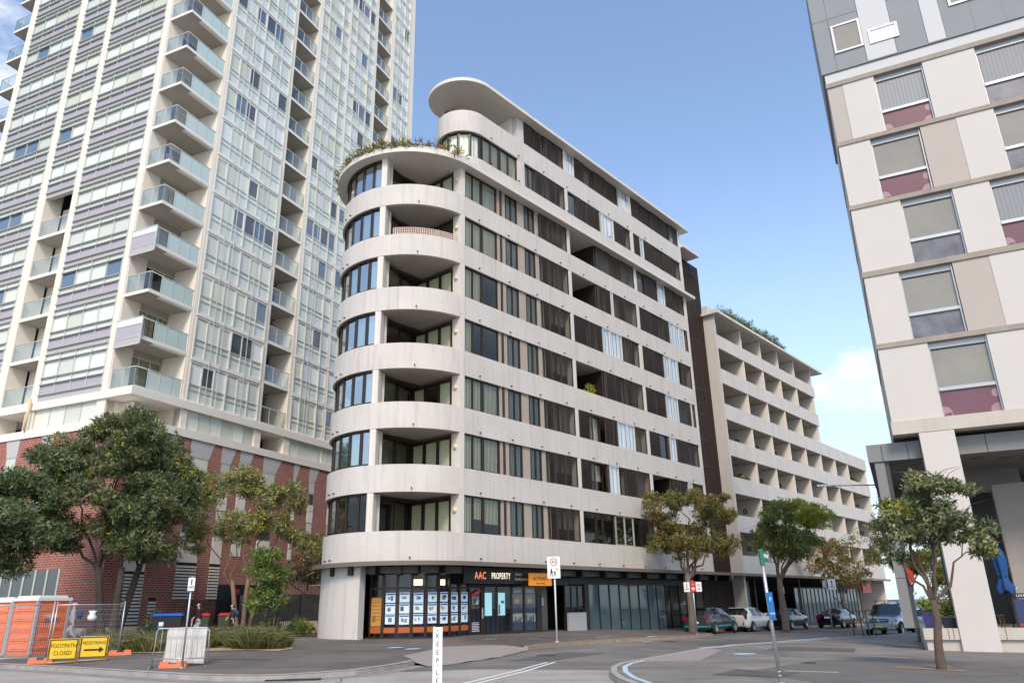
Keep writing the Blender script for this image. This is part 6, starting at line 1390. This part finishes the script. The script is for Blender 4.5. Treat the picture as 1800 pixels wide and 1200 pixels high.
tag(MB().lathe([(0, -.12), (.10, -.10), (.15, 0), (.08, .12), (.13, .2), (0, .18)], (0, 0, 0), 9).obj('plastic_bag', MT['swhite'], None, (-13.95, 25.9, 1.42)), 'white plastic bag caught on the mesh fence', 'bag')
# crowd barrier, white panel and sign post
bt_ = thing('crowd_barrier', 'galvanised crowd barrier at the kerb with a white panel behind its bars', 'barrier', (-9.6, 21.1, hp(-9.6, 21.1)), math.atan2(.32, 1.35))
b = MB(); b.tube([(0, 0, 0), (.03, 0, .90), (.09, 0, .97), (1.25, 0, .97), (1.34, 0, .90), (1.37, 0, 0)], .019, 8); b.tube([(.01, 0, .22), (1.36, 0, .22)], .016, 8); b.obj('frame', MT['steel'], bt_)
bm_ = cached(('bar',), lambda: MB().tube([(0, 0, .22), (0, 0, .97)], .007, 6).mesh('bar', MT['steel']))
for i in range(1, 10): inst('bar', bm_, bt_, (.03+i*.131, 0, 0))
for x in (0, 1.37): MB().tube([(x-.02, -.28, .02), (x-.02, .28, .02)], .016, 6).obj('foot', MT['steel'], bt_)
pn = thing('white_panel', 'dirty white mattress like panel leaning behind the crowd barrier bars', 'panel', (-9.40, 21.28, hp(-9.4, 21.3)), math.atan2(.32, 1.35))
MB().add([(0, .0, .12), (1.02, .0, .06), (1.02, .14, .06), (0, .14, .12), (.02, .16, .96), (1.0, .16, .95), (1.0, .28, .95), (.02, .28, .96)], [(3, 2, 1, 0), (4, 5, 6, 7), (0, 1, 5, 4), (1, 2, 6, 5), (2, 3, 7, 6), (3, 0, 4, 7)]).obj('padding', mat('dirty_white', (.58, .56, .53), .8, var=.18, scale=4, streak=.2), pn)
def pole_sign(name, label, x, y, h, hf, plates, r_=.03, mat_='steel', lean=0.0, cat='sign', group=None):
    """plates: (across offset, z centre, w, h, material, fn) facing the viewer side of the street; rz per plate"""
    t = thing(name, label, cat, (x, y, hf(x, y)), 0, group); MB().tube([(0, 0, -.05), (0, 0, h)], r_, 10).obj('pole', MT[mat_], t)
    MB().lathe([(r_+.05, 0), (r_+.05, .012), (r_, .02)], (0, 0, 0), 10).obj('base_flange', MT[mat_], t)
    for off, z, w_, hh, m_, rz, fn in plates:
        o = MB().box(-w_/2+off, w_/2+off, -.05-r_, -.04-r_, z-hh/2, z+hh/2).obj('plate', MT[m_], t, (0, 0, 0), rz)
        if fn: fn(o, off, -.052-r_, z, w_, hh)
    return t
def pedbike(o, x, y, z, w_, hh):
    b = MB(); k = hh; b.lathe([(0, -.002), (.05*k, -.002), (.05*k, .002)], (x, y, z+.36*k), 10, axis='Y'); b.box(x-.05*k, x+.05*k, y, y+.002, z+.12*k, z+.30*k); b.box(x-.055*k, x-.01*k, y, y+.002, z-.06*k, z+.12*k); b.box(x+.01*k, x+.06*k, y, y+.002, z-.06*k, z+.12*k)
    for sx_ in (-.14, .14):
        for i in range(12): a = 2*PI*i/12; b.obox((x+sx_*k+.095*k*math.cos(a), y, z-.27*k+.095*k*math.sin(a)), (-math.sin(a), 0, math.cos(a)), (0, 1, 0), (math.cos(a), 0, math.sin(a)), .027*k, .002, .012*k)
    for p, q in (((-.14, -.27), (-.04, -.14)), ((-.04, -.14), (.11, -.14)), ((.11, -.14), (.14, -.27)), ((-.04, -.14), (.02, -.27)), ((.02, -.27), (.11, -.14))):
        d = Vector((q[0]-p[0], 0, q[1]-p[1])); b.obox((x+(p[0]+q[0])/2*k, y, z+(p[1]+q[1])/2*k), d, (0, 1, 0), d.cross(Vector((0, 1, 0))), d.length/2*k, .002, .012*k)
    b.obj('symbol', MT['black'], o)
pole_sign('shared_path_sign', 'narrow white walk and cycle sign on a grey pole beside the crowd barrier', -8.72, 20.9, 2.26, hp, [(0, 2.06, .17, .33, 'swhite', .35, pedbike)], .026)
# bins, fence, cabinet, stair
def bin_(label, loc, rz, w_, d_, h, m, lid, group='wheelie bins'):
    t = thing('wheelie_bin', label, 'bin', loc, rz, group)
    MB().add([(.06, .06, .08), (w_-.06, .06, .08), (w_-.06, d_-.06, .08), (.06, d_-.06, .08), (0, 0, h), (w_, 0, h), (w_, d_, h), (0, d_, h)], [(3, 2, 1, 0), (4, 5, 6, 7), (0, 1, 5, 4), (1, 2, 6, 5), (2, 3, 7, 6), (3, 0, 4, 7)]).obj('tub', m, t)
    MB().add([(-.03, -.04, h), (w_+.03, -.04, h), (w_+.03, d_+.03, h), (-.03, d_+.03, h), (.06, .05, h+.09), (w_-.06, .05, h+.09), (w_-.06, d_-.05, h+.12), (.06, d_-.05, h+.12)], [(3, 2, 1, 0), (4, 5, 6, 7), (0, 1, 5, 4), (1, 2, 6, 5), (2, 3, 7, 6), (3, 0, 4, 7)]).obj('lid', lid, t)
    for x in (.12, w_-.12):
        for y in (.1, d_-.1): MB().lathe([(0, -.03), (.08, -.03), (.08, .03), (0, .03)], (x, y, .08), 10, axis='X').obj('wheel', MT['rubber'], t)
    return t
BZ = R(18)
o = bin_('large dark bin with a bright blue lid next to the planter wall', (-17.15, 37.1, hp(-17, 37)), BZ, 1.3, .8, 1.05, mat('bin_charcoal', (.014, .015, .022), .55), mat('bin_blue', (.01, .12, .50), .4))
MB().box(.32, .52, -.012, .02, .62, .78).obj('sticker', MT['swhite'], o); MB().box(.30, .52, -.008, .024, .42, .60).obj('sticker', mat('sticker_blue', (.08, .22, .35), .5), o)
bin_('green bin with a red lid behind the walking woman', (-15.55, 38.2, hp(-15, 38)), BZ, .62, .7, 1.02, mat('bin_green', (.035, .055, .022), .55), mat('bin_red', (.38, .02, .04), .45))
bin_('green bin with a red lid half hidden by the jacketed person', (-14.6, 38.55, hp(-14.6, 38)), BZ, .62, .7, 1.02, bpy.data.materials['bin_green'], bpy.data.materials['bin_red'])
def picket_fence(label, p0, p1, z0, z1, h0, h1, step=.105, group='black picket fence runs'):
    """pickets between two plan points; bottom heights z0/z1 and picket heights h0/h1 at each end"""
    L_ = math.dist(p0, p1); t = thing('picket_fence', label, 'fence', (*p0, z0), math.atan2(p1[1]-p0[1], p1[0]-p0[0]), group); dz = z1-z0
    pm = cached(('picket', h0), lambda: MB().box(-.011, .011, -.011, .011, 0, h0).mesh('picket', MT['black'])); n = int(L_/step)
    for i in range(n+1): x = L_*i/n; inst('picket', pm, t, (x, 0, dz*i/n))
    for zr in (.12, h0-.18):
        MB().obox((L_/2, 0, dz/2+zr), (L_, 0, dz), (0, 1, 0), (-dz, 0, L_), math.hypot(L_, dz)/2, .02, .02).obj('rail', MT['black'], t)
    for x in (0, L_): MB().box(x-.035, x+.035, -.035, .035, -.1+dz*x/L_, h0+.08+dz*x/L_).obj('post', MT['black'], t)
    return t
tp = lambda x, y: (tdir[0]+x*math.sin(TA)-y*math.cos(TA), tdir[1]+x*math.cos(TA)+y*math.sin(TA))
picket_fence('black picket fence screening the brick wall behind the bins', tp(3.3, -2.6), tp(6.4, -2.6), .25, .25, 1.85, 1.85)
picket_fence('black picket fence continuing right behind the gum tree trunk', tp(6.5, -2.6), tp(11.5, -2.6), .3, .4, 1.85, 1.85)
cab = thing('electrical_cabinet', 'dark cabinet with a red sticker and a white notice behind the picket fence', 'cabinet', (*tp(6.9, -1.9), .25), PI/2-TA)
MB().box(0, 3.4, 0, .9, 0, 2.75).obj('housing', mat('cabinet_navy', (.016, .018, .024), .5), cab); MB().box(.3, .8, -.012, 0, 2.25, 2.5).obj('sticker', MT['sred'], cab); MB().box(1.3, 1.75, -.012, 0, 2.1, 2.42).obj('notice', mat('pink_notice', (.6, .48, .48), .5), cab)
# garden stair between the buildings
sc_ = thing('garden_stair', 'dark concrete stair climbing between the brick podium and the curved wall', 'stair', (-13.2, 43.6, .2), R(10))
for i in range(12): MB().box(.0+i*.30, 4.2, 1.6, 3.0, i*.17, (i+1)*.17).obj('step', mat('stair_concrete', (.12, .115, .11), .9) if i == 0 else bpy.data.materials['stair_concrete'], sc_)
MB().box(-.9, 4.4, -.2, .0, -.2, .75).obj('retaining_wall', MT['rconc'], sc_); MB().box(-2.6, 4.6, 3.0, 3.2, -.2, 2.2).obj('retaining_wall', bpy.data.materials['stair_concrete'], sc_)
MB().tube([(1.4, 1.5, 2.65), (2.1, 1.5, 2.65), (3.9, 1.5, 1.15)], .028, 8).tube([(.7, 2.6, 3.0), (2.6, 2.6, 4.0)], .02, 8).obj('handrail', MT['edge'], sc_)
picket_fence('sloping black picket fence at the foot of the garden stair', (-12.9, 42.6), (-11.9, 43.2), .3, .95, 1.35, 1.35)
picket_fence('level black picket fence above the mulch bed', (-11.5, 43.0), (-10.2, 43.3), .9, .9, 1.25, 1.25)
picket_fence('black picket fence falling to the right on the stair flight', (-13.6, 46.2), (-11.6, 46.2), 3.0, 1.7, 1.2, 1.2)
picket_fence('black picket fence climbing up to the canopy edge', (-12.6, 47.0), (-9.9, 47.2), 2.7, 4.3, 1.5, 1.5)

# ------------------------------------------------------------------ signs and furniture along the street
def forty(o, x, y, z, w_, hh):
    b = MB(); zc = z+.22
    for i in range(28): a = 2*PI*i/28; b.obox((x+.145*math.cos(a), y, zc+.145*math.sin(a)), (-math.sin(a), 0, math.cos(a)), (0, 1, 0), (math.cos(a), 0, math.sin(a)), .019, .003, .016)
    b.obj('red_ring', MT['sred'], o); text('40', .20, MT['black'], o, (x, y, zc), name='speed_number', depth=.002)
    text('HIGH', .045, MT['black'], o, (x+.13, y, z-.03), name='small_letters', depth=.001); text('PEDESTRIAN', .04, MT['black'], o, (x+.13, y, z-.08), sx=.8, name='small_letters', depth=.001); text('AREA', .045, MT['black'], o, (x+.13, y, z-.13), name='small_letters', depth=.001)
    b = MB()
    for px_, s_ in ((x-.10, 1.0), (x+.04, .72)):
        zb_ = z-.36; b.lathe([(0, -.002), (.035*s_, -.002), (.035*s_, .002)], (px_, y, zb_+.27*s_), 10, axis='Y'); b.box(px_-.035*s_, px_+.035*s_, y-.002, y+.002, zb_+.12*s_, zb_+.235*s_)
        for dx, lx in ((-.02, -.05), (.02, .05)): b.obox((px_+(dx+lx)/2*s_, y, zb_+.06*s_), (lx-dx, 0, -.12), (0, 1, 0), (.12, 0, lx-dx), .066*s_, .002, .014*s_)
        for lx in (-.08, .08): b.obox((px_+lx*.65*s_, y, zb_+.18*s_), (lx, 0, -.06), (0, 1, 0), (.06, 0, lx), .045*s_, .002, .011*s_)
    b.obj('walking_figures', MT['black'], o)
pole_sign('speed_sign', 'white 40 speed sign with walking figures on a tall pole in front of the shops', 1.6, 32.9, 3.35, hp, [(-.02, 2.92, .54, .88, 'swhite', -.12, forty)], .036, 'wplastic')
# street name post leaning in the foreground
t = pole_sign('street_name_sign', 'green street name blades on a leaning galvanised pole in the foreground plaza', 5.05, 15.75, 2.35, hq, [], .034)
t.rotation_euler = (0, R(-1.6), 0)
o = MB().box(-.04, .04, -.04, .04, 2.18, 2.5).obj('cap', MT['sgreen'], t)
o = MB().box(-.012, .012, -.03, .85, 2.26, 2.46).obj('name_blade', MT['sgreen'], t, (.03, 0, 0), R(-24))
tm = text_mesh('JOYNTON AVE', .13, .002); tm.materials.clear(); tm.materials.append(MT['swhite']); tx = inst('blade_letters', tm, o); tx.rotation_euler = (PI/2, 0, PI/2); tx.location = (.014, .42, 2.36)
bp2 = MB().box(.04, .055, -.075, .075, 1.16, 1.66).obj('blue_plate', MT['sblue'], t, (0, -.02, 0), R(-62))
tm = text_mesh('P', .12, .002); tm.materials.clear(); tm.materials.append(MT['swhite']); tx = inst('plate_letters', tm, bp2); tx.rotation_euler = (PI/2, 0, PI/2); tx.location = (.057, 0, 1.52)
tm = text_mesh('ZONE', .05, .002); tm.materials.clear(); tm.materials.append(MT['swhite']); tx = inst('plate_letters', tm, bp2); tx.rotation_euler = (PI/2, 0, PI/2); tx.location = (.057, 0, 1.26)
b = MB(); 
for z in (.12, .19): b.lathe([(.034, 0), (.042, .005), (.042, .02), (.034, .025)], (0, 0, z), 12)
b.obj('collar', MT['steel'], t)
# keep left post
kl = thing('keep_left_sign', 'white upright KEEP LEFT marker in the middle of the road', 'sign', (-1.23, 12.25, gz(-1.23)), R(6))
MB().box(-.072, .072, -.012, .012, .0, 1.24).obj('plate', MT['swhite'], kl); MB().tube([(-.055, .02, 0), (-.055, .02, 1.255)], .02, 8).obj('post', MT['steel'], kl)
for i, c in enumerate('KEEP'): text(c, .105, MT['black'], kl, (.0, -.014, 1.115-i*.117), sx=.82, name='sign_letters', depth=.001)
MB().box(-.008, .008, -.0145, -.013, .70, .716).obj('dot', MT['black'], kl)
for i, c in enumerate('LEFT'): text(c, .105, MT['black'], kl, (.0, -.014, .60-i*.117), sx=.82, name='sign_letters', depth=.001)
MB().obox((0, -.014, 1.195), (1, 0, 0), (0, 1, 0), (0, 0, 1), .007, .001, .012).obj('dot', MT['black'], kl)
# parking signs on the first street tree's trunk, pole beside it
def parkplate(c):
    def f(o, x, y, z, w_, hh):
        if c == 'r': text('P', .13, MT['swhite'], o, (x, y, z+.1), name='sign_letters', depth=.001); MB().box(x-.08, x+.08, y-.001, y, z-.12, z-.06).box(x-.08, x+.08, y-.001, y, z-.18, z-.15).obj('print', MT['swhite'], o)
        else:
            b = MB()
            for i in range(16): a = 2*PI*i/16; b.obox((x+.07*math.cos(a), y, z+.08+.07*math.sin(a)), (-math.sin(a), 0, math.cos(a)), (0, 1, 0), (math.cos(a), 0, math.sin(a)), .016, .002, .01)
            b.obox((x, y, z+.08), (1, 0, -1), (0, 1, 0), (1, 0, 1), .07, .002, .009); b.obj('red_ring', MT['sred'], o); MB().box(x-.07, x+.07, y-.001, y, z-.14, z-.08).obj('print', MT['sred'], o)
    return f
pole_sign('parking_signs', 'red and white parking plates in a row on a post against the street tree trunk', 9.55, 42.6, 2.72, hp, [(-.34, 2.38, .31, .50, 'swhite', 0, pedbike), (0, 2.40, .27, .54, 'sred', 0, parkplate('r')), (.31, 2.38, .31, .50, 'swhite', 0, parkplate('w'))], .035)
pole_sign('shared_path_sign', 'white walk and cycle plate on a pole beside the navy sedan', 17.5, 44.4, 2.92, hq, [(-.12, 2.62, .16, .36, 'steel', -.2, None), (.30, 2.60, .42, .56, 'swhite', -.2, pedbike)], .034)
pole_sign('parking_sign', 'small white parking plate on a thin post behind the white hatchback', 17.9, 53.9, 2.6, hp, [(.2, 2.4, .4, .45, 'swhite', 0, parkplate('w'))], .03)
# leaning timber and steel frame of a bike rack beside the drive
rk = thing('bike_rack', 'low weathered steel frame with a top plank on the plaza edge', 'bike rack', (17.25, 41.05, hq(17.25, 41)), math.atan2(-.44, 1.0))
for x, y in ((0, 0), (.42, .15), (.72, 0), (1.02, .15)): MB().tube([(x, y, 0), (x-.06, y, 1.15)], .032, 8).obj('leg', MT['bark3'], rk)
MB().obox((.50, .08, 1.2), (1, 0, .03), (0, 1, 0), (0, 0, 1), .62, .13, .03).obj('plank', mat('weathered_plank', (.16, .125, .085), .8, var=.2, scale=6), rk); MB().tube([(-.05, 0, .62), (1.0, .1, .62)], .02, 6).obj('rail', MT['bark3'], rk); MB().tube([(-.75, .2, 1.95), (-.08, .1, 1.2)], .028, 6).obj('brace', MT['darkgrey'], rk)
# street light arm
sl = thing('street_light', 'slim grey street light arm reaching out behind the plaza tree', 'street light', (17.3, 34.6, hq(17, 34)), 0)
MB().tube([(0, 0, 0), (0, 0, 6.3), (-.35, .12, 6.72)], [.07, .05, .04], 8).obj('pole', MT['steel'], sl); MB().tube([(-.35, .12, 6.72), (-2.75, 1.05, 6.86)], .03, 8).obj('arm', MT['steel'], sl); MB().obox((-2.6, .99, 6.86), (-.93, .36, .05), (.36, .93, 0), (0, 0, 1), .35, .09, .04).obj('lamp_head', MT['steel'], sl)
# cafe terrace
RM = RB.matrix_world
def rp(x, y, z): return tuple(RM @ Vector((x, y, z)))
RZ = -R(26.13)
def pot(label, at, w0, w1, h, m, rim, seed, plant):
    t = thing('plant_pot', label, 'plant pot', at, RZ, 'terrace plant pots')
    MB().add([(-w0, -w0, 0), (w0, -w0, 0), (w0, w0, 0), (-w0, w0, 0), (-w1, -w1, h), (w1, -w1, h), (w1, w1, h), (-w1, w1, h)], [(3, 2, 1, 0), (0, 1, 5, 4), (1, 2, 6, 5), (2, 3, 7, 6), (3, 0, 4, 7), (4, 5, 6, 7)]).obj('tub', m, t) if rim else MB().lathe([(0, 0), (w0, 0), (w1, h-.05), (w1+.03, h-.05), (w1+.03, h), (w1-.03, h), (w1-.05, h-.05), (0, h-.06)], n=20).obj('tub', m, t)
    if rim: MB().box(-w0-.01, w0+.01, -w0-.01, w0+.01, 0, .035).obj('red_base', MT['sred'], t)
    rr = random.Random(seed); pts = [(rr.gauss(0, w1*.6), rr.gauss(0, w1*.6), h+abs(rr.gauss(0, .22))) for _ in range(plant)]; leafcloud('foliage', pts, g_('lf_br', 'lf_yl', 'lf_md', 'lf_or'), (3, 1.5, 2, .6), t, .16, .06, 6, seed); return t
pot('square navy planter with a red base next to the charcoal column', rp(.02, .95, .42), .17, .24, .62, mat('navy_planter', (.035, .04, .13), .5), True, 81, 60)
pot('round slate tub with a thin leafy plant left of the pier', rp(.62, 1.0, .42), .20, .25, .45, mat('slate_tub', (.11, .13, .17), .6), False, 82, 70)
um = thing('closed_umbrella', 'closed royal blue cafe umbrella tied on its pole', 'umbrella', rp(2.60, 1.7, .42), RZ)
b = MB(); n = 20; rings = [(.04, 2.75), (.17, 2.62), (.20, 2.35), (.17, 1.95), (.13, 1.75), (.15, 1.62), (.26, 1.42), (.22, 1.22)]
vs = []; 
for r_, z in rings:
    for j in range(n): a = 2*PI*j/n; q = r_*(1+.28*math.cos(a*5+z)); vs.append((q*math.cos(a), q*math.sin(a), z+.05*math.sin(a*3)))
b.add(vs, [(i*n+j, i*n+(j+1) % n, (i+1)*n+(j+1) % n, (i+1)*n+j) for i in range(len(rings)-1) for j in range(n)], 0, True); b.obj('canopy', mat('royal_blue_cloth', (.008, .065, .22), .8), um)
MB().tube([(0, 0, 0), (0, 0, 2.8)], .025, 8).obj('pole', MT['black'], um); MB().lathe([(.14, 1.72), (.15, 1.75), (.14, 1.78)], n=14).obj('strap', MT['black'], um); MB().tube([(.15, 0, 2.2), (.24, 0, 2.15), (.22, 0, 1.98), (.14, 0, 1.96)], .02, 6).obj('crank', MT['black'], um); MB().obox((.26, -.08, 1.36), (1, 0, -.9), (0, 1, 0), (.9, 0, 1), .07, .006, .05).obj('logo_patch', MT['swhite'], um)
cb = thing('cafe_screen', 'navy cafe windbreak banner on a black stand with white lettering on top', 'windbreak', rp(2.70, 1.25, .42), RZ)
MB().box(0, 1.4, 0, .03, .08, .98).obj('banner', mat('banner_navy', (.022, .042, .12), .6), cb); MB().box(-.05, .02, -.02, .05, 0, 1.15).box(-.05, 1.5, -.02, .05, 1.0, 1.17).obj('frame', MT['black'], cb); MB().box(-.2, .5, -.2, .25, 0, .05).obj('foot', MT['black'], cb); MB().box(.05, .32, -.008, .0, .10, .18).obj('red_tag', MT['sred'], cb)
text('LAVAZZA', .12, MT['swhite'], cb, (.36, -.024, 1.09), sx=.9, name='banner_letters')
chr_ = thing('cafe_chair', 'brown timber slat chair on the terrace right of the pier', 'chair', rp(2.28, 2.1, .42), RZ+R(70))
for x in (0, .42):
    for y in (0, .42): MB().box(x, x+.04, y, y+.04, 0, .44 if y < .2 else .92).obj('leg', MT['wood'], chr_)
MB().box(-.01, .47, -.01, .46, .42, .46).obj('seat', MT['wood'], chr_)
for i in range(4): MB().box(.04, .42, .425, .45, .54+i*.1, .60+i*.1).obj('slat', MT['wood'], chr_)
tag(MB().add([(0, 0, 0), (.26, -.03, -.22), (.30, .02, -.62), (.10, .02, -.60), (0, .02, 0), (.26, -.01, -.22), (.30, .04, -.62), (.10, .04, -.60)], [(0, 1, 2, 3), (7, 6, 5, 4), (0, 4, 5, 1), (1, 5, 6, 2), (2, 6, 7, 3), (3, 7, 4, 0)]).obj('red_flag', MT['sred'], None, rp(-.50, .55, 2.62), RZ), 'red banner hanging by the charcoal column behind the plaza tree', 'banner')
tag(MB().box(-.2, .2, -.03, .03, -.35, .35).obj('red_flag', mat('rust_banner', (.40, .08, .03), .7), None, rp(-.66, .55, 4.25), RZ), 'rust orange banner high on the charcoal column', 'banner')
for zc, lab in ((6.45, 'round ring lamp high'),): pass
